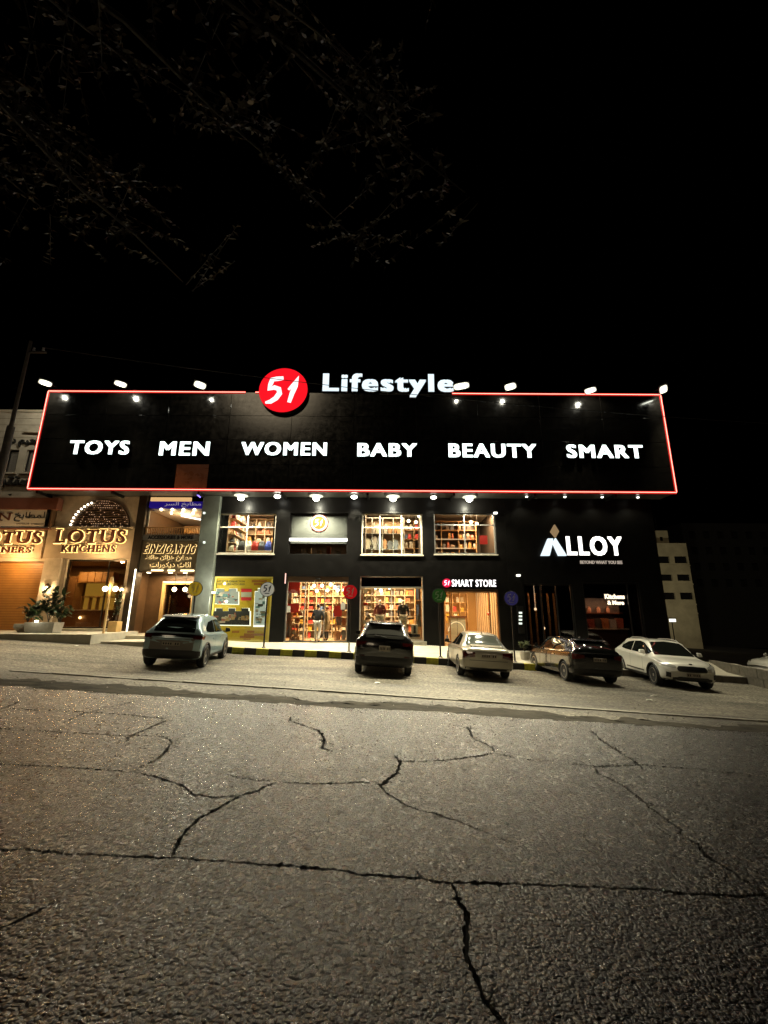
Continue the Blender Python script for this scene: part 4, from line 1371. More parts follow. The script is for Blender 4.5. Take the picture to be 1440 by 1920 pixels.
for t_, r_, lab in (('LOTUS', (105, 993, 237, 1019), 'maroon serif letters LOTUS with yellow glow over the stone shop window'), ('KITCHENS', (117, 1022, 218, 1036), 'smaller maroon serif letters KITCHENS with yellow glow below the bigger name'),
                    ('LOTUS', (-50, 996, 80, 1020), 'maroon serif letters at the left picture edge, cut off to OTUS'), ('DESIGNERS', (-62, 1025, 61, 1037), 'smaller glowing serif letters at left picture edge, cut off to GNERS')):
    lettering('sign_letters', lab, 'lettering', t_, RC(*r_, YF - .1), YF - .105, .12, DBL, offset=.0, bold=.012, glow=HALO2, serif=True, glow_off=.024)
# white board sign
q = RC(-170, 955, 93, 989, YF - .3)
wb = thing('board_sign', 'white board with serif N and black Arabic word under a brown hood', 'sign', ((q[0] + q[1]) / 2, YF - .3, q[2]))
obj('board', MB().box(q[0], q[1], YF - .30, YF - .24, q[2], q[3]), M('white_board', (.55, .50, .42), .55, noise=.08), wb)
obj('hood', MB().box(q[0], q[1] + .3, YF - .36, YF - .004, q[3] + .01, lz(937)), M('brown_hood', (.16, .055, .03), .5, noise=.2), wb)
obj('board_edge', MB().box(q[0], q[1] + .12, YF - .33, YF - .2, q[2] - .08, q[2] - .004), M('brown_hood'), wb)
BK = M('black_print', (.02, .018, .015), .6)
lettering('', '', '', 'KITCHEN', RC(-115, 961, 23, 976, YF - .3), YF - .302, .015, M('maroon_letter'), offset=.01, serif=True, parent=wb, part='letter')
lettering('', '', '', arabic('l l m T a b kh'), RC(27, 960, 90, 978, YF - .3), YF - .302, .015, BK, offset=.0, parent=wb, part='letter')
lettering('', '', '', '0777365779   0799552204', RC(31, 981, 82, 984, YF - .3), YF - .302, .006, BK, offset=.0, parent=wb, part='phone_line', single_part=True)
# lanterns on the wall
for px, py, lab in ((88, 1103, 'left of the stone shop window behind the big plant'), (228, 1106, 'right of the stone shop window')):
    q = FP(px, py, YF - .18)
    w = thing('wall_lantern', 'small glowing wall lantern ' + lab, 'lamp', (q.x, YF - .05, q.z), 'wall lanterns on the stone shop')
    obj('cap', MB().lathe([(.12, q.z + .10), (.10, q.z + .16), (.03, q.z + .24)], (q.x, q.y, 0), 8), BROWN, w)
    obj('bulb', MB().ball(q, .085, 10), BULB, w, shade=True)
    obj('arm', MB().box(q.x - .02, q.x + .02, q.y, YF - .143 if px == 88 else YF - .003, q.z + .10, q.z + .14), BROWN, w)
    lamp('lantern_light', 'POINT', (q.x, q.y - .13, q.z), 42, WARM, w, shadow_soft_size=.06)
lamp('band_fill', 'POINT', (FP(30, 1100, YF).x, YF - .9, lz(1050)), 170, (1, .6, .25), lotus, shadow_soft_size=.1)  # added fill light without a fixture, warming the stone front
lamp('band_fill', 'POINT', (FP(190, 1100, YF).x, YF - 1.0, lz(1046)), 120, (1, .66, .32), lotus, shadow_soft_size=.1)  # second added fill, also without a fixture

# platform in front
e0 = FP(170, 1199, 17.3)
plat = MB().box(lot0 - 4, e0.x, 17.3, YF - .003, PFZ - 1.0, PFZ - .01)
struct('shop_platform', plat, MAT_PAVE, label='raised pale stone platform before the stone shops')
lo = MB().box(e0.x + .004, -9.2, 17.6, YF - .98, -.2, FZ - .32)
lo.add([(e0.x + .004, 17.6, FZ - .32)], [])
struct('shop_landing', MB().box(e0.x + .004, XL - .6, 17.95, YF - 1.0, -.3, FZ - .15), MAT_PAVE, label='lower pale landing before the narrow kitchen shop')
# the left part of the apron kerb
# lamp post with twin lanterns
b = FP(193, 1206, 17.6)
b.z = FZ - .149
q = FP(207, 1104, 18.2)
bx, by = (b.x + q.x) / 2, 18.2
b = Vector((q.x, 18.2, FZ - .149))
lp = thing('lamp_post', 'cream post with twin glowing lanterns on the stone shop landing', 'lamp post', (b.x, b.y, b.z))
obj('post', MB().lathe([(.11, b.z), (.11, b.z + .12), (.05, b.z + .2), (.045, q.z), (.07, q.z + .05), (.09, q.z + .28), (.06, q.z + .48), (.02, q.z + .5)], (b.x, b.y, 0), 10), M('gold_wood'), lp, shade=True)
for s in (-.22, .22):
    a = obj('arm', MB().tube([(b.x, b.y, q.z - .02), (b.x + s * .6, b.y, q.z - .14), (b.x + s, b.y, q.z - .1)], .018, 6), BROWN, lp)
    obj('lantern', MB().ball((b.x + s, b.y, q.z), .11, 10), BULB, a, shade=True)
lamp('post_light', 'POINT', (b.x, b.y - .2, q.z), 30, WARM, lp, shadow_soft_size=.1)

# ---- cream stone centre above, behind the sign's left end
cxr = FP(140, 850, YF + .6).x
cz0, cz1 = ZT - .6, FP(40, 773, YF + .4).z
WN = [RC(11, 843, 32, 886, YF + .4), RC(47, 843, 68, 886, YF + .4), RC(-60, 843, -39, 886, YF + .4), RC(-25, 843, -4, 886, YF + .4)]
cen = thing('stone_centre', 'cream stone building with shuttered windows and black Arabic letters at far left', 'building', (lot0, YF + .4, cz0))
obj('wall', opening_wall(lot0, cxr, ZT + .003, cz1, YF + .4, .35, WN), STONE2, cen)
obj('side_wall', MB().box(cxr - .35, cxr, YF + .75, YF + 9, ZT + .003, cz1), STONE2, cen)
obj('coping', MB().box(lot0, cxr + .05, YF + .32, YF + .8, cz1, cz1 + .12), STONE2, cen)
for w_ in WN:
    wn_ = obj('window', frame_mb(w_, YF + .52, .06, .08), DARKM, cen)
    nsl = 14
    for k in range(nsl):
        za = w_[2] + .06 + (w_[3] - w_[2] - .12) * k / nsl
        obj('slat', MB().box(w_[0] + .06, w_[1] - .06, YF + .56, YF + .59, za, za + (w_[3] - w_[2] - .12) / nsl * .8), M('grey_shutter', (.20, .18, .15), .6), wn_)
    obj('sill', MB().box(w_[0] - .12, w_[1] + .12, YF + .28, YF + .5, w_[2] - .1, w_[2] - .004), STONE2, cen)
# stone courses of the visible wall
for k in range(1, 13):
    z = ZT + (cz1 - ZT) * k / 13
    obj('course_joint', MB().box(lot0, WN[0][0] - .003 if any(w_[2] - .15 < z < w_[3] + .05 for w_ in WN) and False else cxr, YF + .392, YF + .399, z - .012, z + .012), M('joint_mortar', (.25, .21, .15), .9), cen) if not any(w_[2] - .15 < z < w_[3] + .05 for w_ in WN) else None
lettering('sign_letters', 'upper black Arabic letters on the cream stone wall beside the sign', 'lettering', arabic('a l n e y m|d'), RC(19, 818, 82, 837, YF + .3), YF + .39, .1, BK, offset=.01)
lettering('sign_letters', 'large black Arabic letters below the shuttered windows on the cream wall', 'lettering', arabic('s n t r'), RC(-4, 893, 62, 916, YF + .3), YF + .39, .14, BK, offset=.02)
obj('wall_number', MB().prism([(FP(a, b_, YF + .39).x, FP(a, b_, YF + .39).z) for a, b_ in ((15, 927), (22, 926), (17, 935), (15, 934), (18, 929))], YF + .36, YF + .395), BK, cen)
obj('pipe', MB().tube([FP(44, 809, YF + .3), FP(80, 811, YF + .3)], .05, 6), STONE2, cen)

# ---- utility pole
pt, pb = FP(55, 640, 15.5), FP(14, 850, 15.5)
xb = (pt.x + pb.x) / 2
q = FP(30, 760, 15.5)
px_ = q.x
zt = pt.z
gpz = gz(px_, 15.5)
pole = thing('utility_pole', 'dark tapered utility pole rising past the left end of the sign', 'pole', (px_, 15.5, gpz))
obj('shaft', MB().tube([(px_, 15.5, gpz - .4), (px_, 15.5, FP(24, 800, 15.5).z)], [.17, .13], 10), M('rusty_steel', (.05, .038, .027), .65, noise=.5, nscale=6, bump=.3), pole, shade=True)
obj('upper_shaft', MB().tube([(px_, 15.5, FP(24, 800, 15.5).z), (px_, 15.5, zt)], [.075, .06], 10), M('rusty_steel'), pole, shade=True)
obj('crossarm', MB().box(px_ - .05, px_ + .75, 15.46, 15.54, zt - .55, zt - .48), DARKM, pole)
for s in (.2, .6):
    obj('insulator', MB().lathe([(.03, zt - .48), (.05, zt - .42), (.03, zt - .36), (.045, zt - .32)], (px_ + s, 15.5, 0), 8), GREYM, pole)
a1, a2, a3 = FP(485, 737, 16.5), FP(836, 757, 16.5), FP(1240, 783, 16.5)
pts = []
for k in range(41):
    t = k / 40
    x = px_ + .6 + (30 - px_) * t
    zz = zt - .3 + (FP(1440, 797, 16.5).z - zt) * t - 3.3 * t * (1 - t)
    pts.append((x, 15.5 + 1.2 * t, zz))
single('overhead_cable', MB().tube(pts, .014, 5), M('cable_black', (.008, .008, .008), .6), 'thin black cable sagging across the front of the sign board', 'cable', pts[0])

# ---- far right: pale tower, dark block, low wall
YT = 62
tw = RC(1222, 1021, 1288, 1170, YT)
tx0, tx1 = FP(1214, 1100, YT).x, FP(1290, 1100, YT).x
tz0, tz1 = FP(1250, 1330, YT).z, FP(1250, 1022, YT).z
TS = M('tower_stone', (.44, .38, .24), .85, noise=.3, nscale=.5, bump=.2, bscale=8)
tower = thing('stone_tower', 'pale four storey stone building with dark windows seen past the right end of the sign', 'building', (tx0, YT, tz0))
holes = []
for (py0, py1) in ((1043, 1056), (1077, 1089), (1111, 1124)):
    for (qx0, qx1) in ((1237, 1250), (1269, 1284)):
        xa_, xb_, za_, zb_ = RC(qx0, py0, qx1, py1, YT)
        c0 = FP((qx0 + qx1) / 2 + (py0 - 1043) * .13, py0, YT).x
        holes.append((c0 - 1.0, c0 + (.8 if qx0 == 1237 else 1.05), za_, zb_))
tx1 = max(tx1, holes[1][1] + .02)
hx = [holes[0][0], holes[1][0]]
holes = [(hx[i % 2], hx[i % 2] + 1.9, h[2], h[3]) for i, h in enumerate(holes)]
tx1 = hx[1] + 2.1
obj('wall', opening_wall(tx0, tx1, tz0, tz1, YT, .4, holes), TS, tower)
obj('side_wall', MB().box(tx1 - .4, tx1, YT + .4, YT + 9, tz0, tz1), TS, tower)
obj('back_wall', MB().box(tx0, tx1 - .4, YT + 8.6, YT + 9, tz0, tz1), TS, tower)
obj('roof', MB().box(tx0, tx1, YT, YT + 9, tz1 + .003, tz1 + .3), TS, tower)
for h in holes:
    wn_ = obj('window', frame_mb(h, YT + .25, .1, .1), DARKM, tower)
    obj('pane', MB().box(h[0] + .1, h[1] - .1, YT + .3, YT + .33, h[2] + .1, h[3] - .1), M('dark_pane', (.012, .011, .010), .1), wn_)
for py in (1060, 1095, 1133, 1150):
    z = FP(1250, py, YT).z
    obj('string_course', MB().box(tx0 - .05, tx1 + .05, YT - .07, YT - .003, z - .09, z + .09), TS, tower)
pq = RC(1227, 996, 1249, 1019, YT + 2)
ph_ = obj('penthouse', MB().box(pq[0], pq[1], YT + 1.5, YT + 5, tz1 + .302, pq[3]), TS, tower)
obj('penthouse_window', MB().box(pq[0] + .5, pq[0] + .9, YT + 1.46, YT + 1.497, tz1 + .9, tz1 + 1.5), M('dark_pane'), ph_)
an = FP(1231, 985, YT + 3)
obj('antenna', MB().tube([(an.x, YT + 3, pq[3]), (an.x - .1, YT + 3, FP(1228, 972, YT + 3).z)], .06, 5), DARKM, tower)
lc = RC(1254, 1160, 1268, 1166, YT - 14)
yl = YT - 14
cp = thing('lit_canopy', 'small bright white lit canopy at the foot of the pale tower', 'canopy', ((lc[0] + lc[1]) / 2, yl, gz(lc[0], 18) - .2))
obj('roof_slab', MB().box(lc[0], lc[1], yl, yl + 1.5, lc[3], lc[3] + .12), TS, cp)
obj('light_panel', MB().box(lc[0] + .05, lc[1] - .05, yl - .01, yl + .02, lc[2], lc[3] - .02), EM('canopy_light', (1, .97, .85), 1.6), cp)
for x in (lc[0] + .05, lc[1] - .12):
    obj('post', MB().box(x, x + .07, yl + .6, yl + .67, -2, lc[3] - .002), DARKM, cp)
lamp('canopy_uplight', 'SPOT', ((lc[0] + lc[1]) / 2 + 1, yl - .3, lc[3] + .5), 1900, (1, .92, .66), cp, spot_size=R(110), spot_blend=.8, shadow_soft_size=.3, aim=((tx0 + tx1) / 2 + 1, YT, tz1 - 2))

YD = 78
dx0, dx1 = FP(1296, 1100, YD).x, FP(1640, 1100, YD).x
dk = thing('dark_block', 'barely visible unlit apartment block behind the low wall at far right', 'building', (dx0, YD, -3))
dz1 = FP(1370, 985, YD).z
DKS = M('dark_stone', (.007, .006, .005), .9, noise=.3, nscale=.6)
holes = []
for i in range(6):
    for j in range(4):
        hx_, hz_ = dx0 + 1.2 + i * 2.7, dz1 - 2.6 - j * 3.0
        holes.append((hx_, hx_ + 1.2, hz_, hz_ + 1.4))
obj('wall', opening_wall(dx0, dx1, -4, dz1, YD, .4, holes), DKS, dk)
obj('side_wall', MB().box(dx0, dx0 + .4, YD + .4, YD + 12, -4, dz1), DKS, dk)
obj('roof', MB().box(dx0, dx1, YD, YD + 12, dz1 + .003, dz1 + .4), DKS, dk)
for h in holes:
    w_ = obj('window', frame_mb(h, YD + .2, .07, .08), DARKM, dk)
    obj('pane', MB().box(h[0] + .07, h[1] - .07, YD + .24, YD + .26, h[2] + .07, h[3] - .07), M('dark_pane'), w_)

# low block wall running to the road at the right
wa, wb_ = Vector((13.9, 21.5)), Vector((13.6, 14.6))
lw = thing('low_wall', 'low rough concrete block wall at the right edge beside the white crossover', 'wall', (wa.x, wa.y, gz(wa.x, wa.y)))
nb = 12
pA, pB = GP(1328, 1263), GP(1445, 1292)
wa, wb_ = Vector((pA.x, pA.y)), Vector((pB.x, pB.y))
wb_ = wb_ + (wb_ - wa).normalized() * 1.5
dirw = (wb_ - wa)
nb = max(3, int(dirw.length / .62))
for k in range(nb):
    for row in range(2):
        t0, t1 = (k + (.5 if row else 0)) / nb, (k + (.5 if row else 0) + .97) / nb
        p0, p1 = wa + dirw * t0, wa + dirw * min(1.05, t1)
        nrm = Vector((-dirw.y, dirw.x)).normalized() * .1
        if nrm.x < 0:
            nrm = -nrm
        z0_ = gz(p0.x, p0.y) - .1 + row * .375
        jit = random.uniform(-.012, .012)
        m_ = MB()
        lo_ = [(p0.x + jit, p0.y), (p1.x + jit, p1.y), (p1.x + nrm.x * 2 + jit, p1.y + nrm.y * 2), (p0.x + nrm.x * 2 + jit, p0.y + nrm.y * 2)]
        sl_ = [gz(p[0], p[1]) - .1 + row * .375 for p in lo_]
        m_.add([(p[0], p[1], s_) for p, s_ in zip(lo_, sl_)] + [(p[0], p[1], s_ + .365) for p, s_ in zip(lo_, sl_)], [(0, 3, 2, 1), (4, 5, 6, 7), (0, 1, 5, 4), (1, 2, 6, 5), (2, 3, 7, 6), (3, 0, 4, 7)])
        obj('block', m_, M('rough_block', (.17, .155, .12), .9, noise=.35, nscale=5, bump=.5, bscale=30), lw, bevel=.012)

# ================================================================= CARS
RUBBER = M('tyre_rubber', (.012, .012, .012), .8, bump=.2, bscale=30)
ALLOYM = M('wheel_alloy', (.45, .43, .38), .3, metal=.9, noise=.15, nscale=20)
TRIM = M('black_plastic', (.014, .013, .012), .5, noise=.3, nscale=30)
CARGLASS = M('car_glass', (.006, .007, .006), .04, spec=.9)
TAIL = M('tail_lamp', (.07, .007, .006), .12, coat=1)
HEAD = M('head_lamp', (.55, .55, .50), .1, metal=.5, coat=1)
CHROME = M('chrome', (.7, .68, .62), .12, metal=1)
PLATE = M('number_plate', (.30, .26, .21), .5, noise=.2, nscale=25)
SEAM = M('panel_gap', (.006, .006, .006), .7)


def lerp_keys(keys, x):
    for a, b in zip(keys, keys[1:]):
        if a[0] <= x <= b[0]:
            t = (x - a[0]) / (b[0] - a[0])
            return [p + (q - p) * t for p, q in zip(a, b)]
    return list(keys[0] if x < keys[0][0] else keys[-1])


def cat(p0, p1, p2, p3, t):
    return .5 * ((2 * p1) + (p2 - p0) * t + (2 * p0 - 5 * p1 + 4 * p2 - p3) * t * t + (3 * p1 - p0 - 3 * p2 + p3) * t ** 3)


def body_mesh(keys, bow_f, bow_r, fine=9):
    """keys: (x, bottom z, belt z, top z, sill half width, belt half width, top half width, shoulder drop), rear to front"""
    st = []
    K = keys
    for i in range(len(K) - 1):
        k0, k1, k2, k3 = K[max(i - 1, 0)], K[i], K[i + 1], K[min(i + 2, len(K) - 1)]
        nsub = max(2, int(abs(k2[0] - k1[0]) / .07))
        for j in range(nsub):
            t = j / nsub
            row = []
            for c in range(8):
                # gentle smoothing: blend of straight and curved
                lin = k1[c] + (k2[c] - k1[c]) * t
                cr_ = cat(k0[c], k1[c], k2[c], k3[c], t)
                row.append(lin if c == 0 else .45 * lin + .55 * cr_)
            st.append(row)
    st.append(list(K[-1]))
    L0, L1 = K[0][0], K[-1][0]
    rings = []
    for x, zb, ze, zt, ws, we, wt, sd in st:
        zm = zb + (ze - zb) * .45
        wm = max(ws, we) + .012
        key = [(0, zb), (ws * .8, zb), (ws * .97, zb + .05), (ws + .01, zb + .12), (wm, zm), (we + .008, ze - .06), (we, ze), (we - .045, ze + .018)]
        zt = max(zt, ze + .03)
        z7 = ze + .018
        wt = min(wt, we - .05)
        key += [((we - .045) * .5 + wt * .5 + .012, (z7 + zt - sd) / 2), (wt, zt - sd), (wt * .86, zt - sd * .35), (wt * .5, zt - sd * .06), (0, zt)]
        half = []
        for i in range(len(key) - 1):
            a, b, c, d = key[max(i - 1, 0)], key[i], key[i + 1], key[min(i + 2, len(key) - 1)]
            for t in (0, 1 / 3, 2 / 3):
                half.append((.5 * (b[0] + (c[0] - b[0]) * t) + .5 * cat(a[0], b[0], c[0], d[0], t), .5 * (b[1] + (c[1] - b[1]) * t) + .5 * cat(a[1], b[1], c[1], d[1], t)))
        half.append(key[-1])
        ring = []
        for y, z in half + [(-y, z) for y, z in half[-2:0:-1]]:
            tf, tr = smooth(L1 - 1.0, L1, x), smooth(L0 + .8, L0, x) if x < L0 + .8 else 0
            tr = 1 - min(1, max(0, (x - L0) / .8)) if x < L0 + .8 else 0
            q = (abs(y) / .9) ** 2.2
            ring.append((x - bow_f * tf * q + bow_r * tr * q, y, z))
        rings.append(ring)
    m = MB()
    n = len(rings[0])
    vs = [v for r in rings for v in r]
    fs = [(i * n + k, i * n + (k + 1) % n, (i + 1) * n + (k + 1) % n, (i + 1) * n + k) for i in range(len(rings) - 1) for k in range(n)]
    for base, flip in ((0, 1), ((len(rings) - 1) * n, 0)):
        ci = len(vs)
        rr_ = [vs[base + k] for k in range(n)]
        vs.append((rr_[0][0] * .5 + sum(p[0] for p in rr_) / n * .5, 0, sum(p[2] for p in rr_) / n))
        fs += [(base + k, base + (k + 1) % n, ci) for k in range(n)]
    m.add(vs, fs)
    return m.mesh('body', shade=True)


def build_car(spec):
    root = thing(spec['name'], spec['label'], 'car', (0, 0, 0))
    wb, wr, tr = spec['wb'], spec['wr'], spec['track']
    paint = spec['paint']
    me = body_mesh(spec['keys'], spec.get('bow_f', .22), spec.get('bow_r', .12))
    bmh = bmesh.new()
    bmh.from_mesh(me)
    tree = BVHTree.FromBMesh(bmh)
    bmh.free()
    # wheel arches cut out
    body = obj('body', me, None, root)
    me.materials.append(paint)
    me.materials.append(TRIM)
    cut = MB()
    for sx in (1, -1):
        for sy in (1, -1):
            prof = [(wr + .055, sy * .42), (wr + .06, sy * 1.2)]
            cut.lathe(prof, (sx * wb / 2, 0, wr), 28, 'Y')
    cm = cut.mesh('cutter')
    cm.materials.append(TRIM)
    co = bpy.data.objects.new('cutter', cm)
    C.objects.link(co)
    md = body.modifiers.new('arch', 'BOOLEAN')
    md.operation = 'DIFFERENCE'
    md.solver = 'EXACT'
    md.object = co
    try:
        md.material_mode = 'TRANSFER'
    except Exception:
        pass
    bpy.context.view_layer.update()
    nm = bpy.data.meshes.new_from_object(body.evaluated_get(bpy.context.evaluated_depsgraph_get()))
    body.modifiers.clear()
    body.data = nm
    nm.shade_smooth()
    nm.set_sharp_from_angle(angle=R(42))
    bpy.data.objects.remove(co)

    def hit(a, b, axis):
        if axis == 'side':        # a = x, b = z
            o_, d_ = Vector((a, -2, b)), Vector((0, 1, 0))
        elif axis == 'rear':      # a = y, b = z
            o_, d_ = Vector((-4, a, b)), Vector((1, 0, 0))
        elif axis == 'front':
            o_, d_ = Vector((4, a, b)), Vector((-1, 0, 0))
        else:                     # top: a = x, b = y
            o_, d_ = Vector((a, b, 4)), Vector((0, 0, -1))
        p, nr, i, dd = tree.ray_cast(o_, d_)
        if p is None:
            p, nr, i, dd = tree.find_nearest(o_ + d_ * 2.6)
        if nr.dot(d_) > 0:
            nr = -nr
        return p, nr

    def decal(name, cols, axis, mat, lift=.006, parent=None, mirror=False, nu=8, nv=5):
        """cols: [(a, low, high)] outline in the view along axis, laid onto the body"""
        outs = []
        for sgn in ((1, -1) if mirror else (1,)):
            vs, cnt = [], 0
            for (a0, l0, h0), (a1, l1, h1) in zip(cols, cols[1:]):
                last_ = (a1, l1, h1) == cols[-1]
                for k in range(nu + (1 if last_ else 0)):
                    t = k / nu
                    a = a0 + (a1 - a0) * t
                    for j in range(nv + 1):
                        b = (l0 + (l1 - l0) * t) * (1 - j / nv) + (h0 + (h1 - h0) * t) * j / nv
                        p, nr = hit(a, b, axis) if axis == 'side' or not mirror else hit(a, b, axis)
                        p = p + nr * lift
                        q = Vector((p.x, p.y * sgn, p.z))
                        vs.append(q)
                    cnt += 1
            fs = [(i * (nv + 1) + j, (i + 1) * (nv + 1) + j, (i + 1) * (nv + 1) + j + 1, i * (nv + 1) + j + 1) for i in range(cnt - 1) for j in range(nv)]
            mb = MB()
            mb.add(vs, fs)
            outs.append(obj(name, mb.mesh(name, mat=mat, shade=True), None, parent or root))
        return outs

    for d in spec['decals']:
        kw = dict(d[4]) if len(d) > 4 else {}
        decal(d[0], d[1], d[2], d[3], **kw)
    # plates
    for end, z, w, h in spec.get('plates', ()):
        p, nr = hit(0, z, end)
        sx = -1 if end == 'rear' else 1
        xo = p.x + sx * .012
        pl = obj('number_plate', MB().box(xo - .012, xo + .012, -w / 2, w / 2, z - h / 2, z + h / 2), PLATE, root, bevel=.006)
        gm = MB()
        for k in range(7):
            if k == 2:
                continue
            yy = -w * .40 + k * w * .8 / 6
            gm.box(xo + sx * .013, xo + sx * .0145, yy - w * .035, yy + w * .035, z - h * .25, z + h * .25)
        obj('plate_characters', gm, SEAM, pl)
    # handles, mirrors
    for sy in (1, -1):
        for (x, z) in spec['handles']:
            p, nr = hit(x, z, 'side')
            obj('door_handle', MB().cbox((x, sy * (abs(p.y) + .012), z), (.17, .03, .028)), spec.get('handle_mat', paint), root, bevel=.008)
        mx, mz = spec['mirror']
        p, nr = hit(mx - .05, mz - .1, 'side')
        yb = abs(p.y)
        mr_ = obj('side_mirror', MB().add([(mx + .09, sy * (yb + .04), mz - .05), (mx - .05, sy * (yb + .06), mz - .06), (mx - .06, sy * (yb + .24), mz - .03), (mx + .04, sy * (yb + .23), mz - .02),
                                            (mx + .05, sy * (yb + .05), mz + .09), (mx - .05, sy * (yb + .06), mz + .10), (mx - .06, sy * (yb + .22), mz + .09), (mx + .0, sy * (yb + .2), mz + .08)],
                                           [(0, 1, 2, 3), (4, 7, 6, 5), (0, 4, 5, 1), (1, 5, 6, 2), (2, 6, 7, 3), (3, 7, 4, 0)]), spec.get('mirror_mat', paint), root, bevel=.02)
        obj('mirror_stalk', MB().cbox((mx, sy * (yb + .02), mz - .03), (.06, .12, .04)), TRIM, mr_)
    for a in spec.get('extras', ()):
        a(root, hit)
    # wheels
    for sx in (1, -1):
        for sy in (1, -1):
            yc = sy * (tr / 2)
            w = obj('wheel', MB().lathe([(wr - .10, -.085), (wr - .03, -.105), (wr - .008, -.085), (wr, -.05), (wr, .05), (wr - .008, .085), (wr - .03, .105), (wr - .10, .085)], (sx * wb / 2, yc, wr), 32, 'Y'), RUBBER, root, shade=True)
            rm = MB()
            yo = yc + sy * .075
            cx, cz = sx * wb / 2, wr
            rm.lathe([(wr - .095, sy * .10), (wr - .115, sy * .105), (wr - .125, sy * .05), (wr - .13, -sy * .05)], (cx, yc, cz), 32, 'Y', caps=False)
            obj('rim', rm, ALLOYM, w, shade=True)
            obj('hub_dark', MB().lathe([(wr - .125, sy * .02), (.02, sy * .021)], (cx, yc, cz), 24, 'Y'), TRIM, w)
            sm = MB()
            ns = spec.get('spokes', 5)
            ri = wr - .11
            for k in range(ns):
                a = 2 * PI * k / ns + .3 * sx
                for dd in ((-.13, .13) if spec.get('twin') else (0,)):
                    ca, sa = math.cos(a + dd), math.sin(a + dd)
                    wd0, wd1 = .035, .028 if spec.get('twin') else .045
                    t_ = Vector((-sa, 0, ca))
                    r0, r1 = Vector((ca, 0, sa)) * .04, Vector((ca, 0, sa)) * ri
                    c0 = Vector((cx, yo - sy * .03, cz))
                    vs = []
                    for rr_, ww in ((r0, wd0), (r1, wd1)):
                        for s_ in (-1, 1):
                            for dy in (0, sy * .035):
                                vs.append(c0 + rr_ + t_ * ww * s_ + Vector((0, dy, 0)))
                    sm.add(vs, [(0, 1, 3, 2), (4, 6, 7, 5), (0, 4, 5, 1), (2, 3, 7, 6), (1, 5, 7, 3), (0, 2, 6, 4)])
            sm.lathe([(.06, sy * .03), (.05, sy * .085), (.02, sy * .088)], (cx, yc, cz), 12, 'Y')
            obj('spokes', sm, ALLOYM, w)
    # place on the sloping apron
    x, y, head = spec['at']
    nrm = Vector((SLOPE, 0, 1)).normalized()
    f = Vector((math.cos(head), math.sin(head), 0))
    f = (f - nrm * f.dot(nrm)).normalized()
    l = nrm.cross(f)
    mat = Matrix((f, l, nrm)).transposed().to_4x4()
    mat.translation = Vector((x, y, gz(x, y) - .018))
    root.matrix_world = mat
    return root


def at_from(pa, px_b, wb, tr, side, rear_first=True):
    """one wheel touches the ground at pixel pa, the other wheel of that side stands in column px_b; side = +1 left, -1 right"""
    a = GP(*pa).xy
    best = None
    for k in range(-400, 401):
        h = R(90 + k * .15) if rear_first else R(-90 + k * .15)
        d = Vector((math.cos(h), math.sin(h)))
        o_ = a + d * wb * (1 if rear_first else -1)
        e_ = abs(to_px((o_.x, o_.y, gz(o_.x, o_.y))) - px_b)
        if best is None or e_ < best[0]:
            best = (e_, h, d)
    e_, h, d = best
    left = Vector((-d.y, d.x))
    mid = a + d * wb / 2 * (1 if rear_first else -1) - left * side * tr / 2
    return mid.x, mid.y, h


def suv_keys(L, W, H, wb, fo, rear_rake=.55, roof_end=-1.2, cowl=1.05, wtop=.60, hood=.98, belt=.97, bottom=.24, tail_z=1.02, ws_top=.42):
    xf, xr = wb / 2 + fo, -(L - wb / 2 - fo)
    h = W / 2
    return [
        (xr, .42, .80, .86, h * .80, h * .86, h * .70, .05),
        (xr + .03, .36, .90, .97, h * .90, h * .93, h * .76, .05),
        (xr + .10, .30, tail_z - .02, tail_z + .05, h * .95, h * .965, h * .80, .05),
        (xr + .16, .28, tail_z, tail_z + .16, h * .965, h * .975, h * .80, .06),
        (xr + rear_rake, bottom + .02, belt + .03, H - .10, h * .975, h * .985, h * wtop / .9 * 1.02, .08),
        (xr + rear_rake + .18, bottom, belt + .02, H - .035, h * .98, h * .99, h * wtop / .9 * 1.06, .08),
        (-.25, bottom - .02, belt - .01, H, h * .98, h * 1.0, h * wtop / .9 * 1.1, .085),
        (ws_top - .05, bottom - .02, belt - .03, H - .05, h * .98, h * 1.0, h * wtop / .9 * 1.08, .085),
        (ws_top + .1, bottom - .02, belt - .035, H - .13, h * .98, h * .995, h * wtop / .9 * 1.1, .08),
        (cowl + .08, bottom - .01, belt - .06, hood + .06, h * .98, h * .985, h * .80, .05),
        (cowl + .22, bottom, hood - .075, hood + .0, h * .975, h * .98, h * .82, .05),
        (xf - .45, bottom + .01, hood - .15, hood - .06, h * .96, h * .955, h * .80, .06),
        (xf - .18, bottom + .03, hood - .22, hood - .13, h * .92, h * .92, h * .76, .06),
        (xf - .05, bottom + .07, hood - .32, hood - .24, h * .84, h * .86, h * .70, .06),
        (xf, bottom + .16, hood - .42, hood - .35, h * .70, h * .74, h * .60, .05),
    ]


def rails(root, hit):
    for sy in (1, -1):
        pts = []
        for k in range(9):
            x = -1.25 + k * 1.75 / 8
            p, nr = hit(x, sy * .50, 'top')
            lift = .045 if 0 < k < 8 else .0
            pts.append((x, p.y, p.z + lift))
        obj('roof_rail', MB().tube(pts, .018, 6), GREYM, root, shade=True)


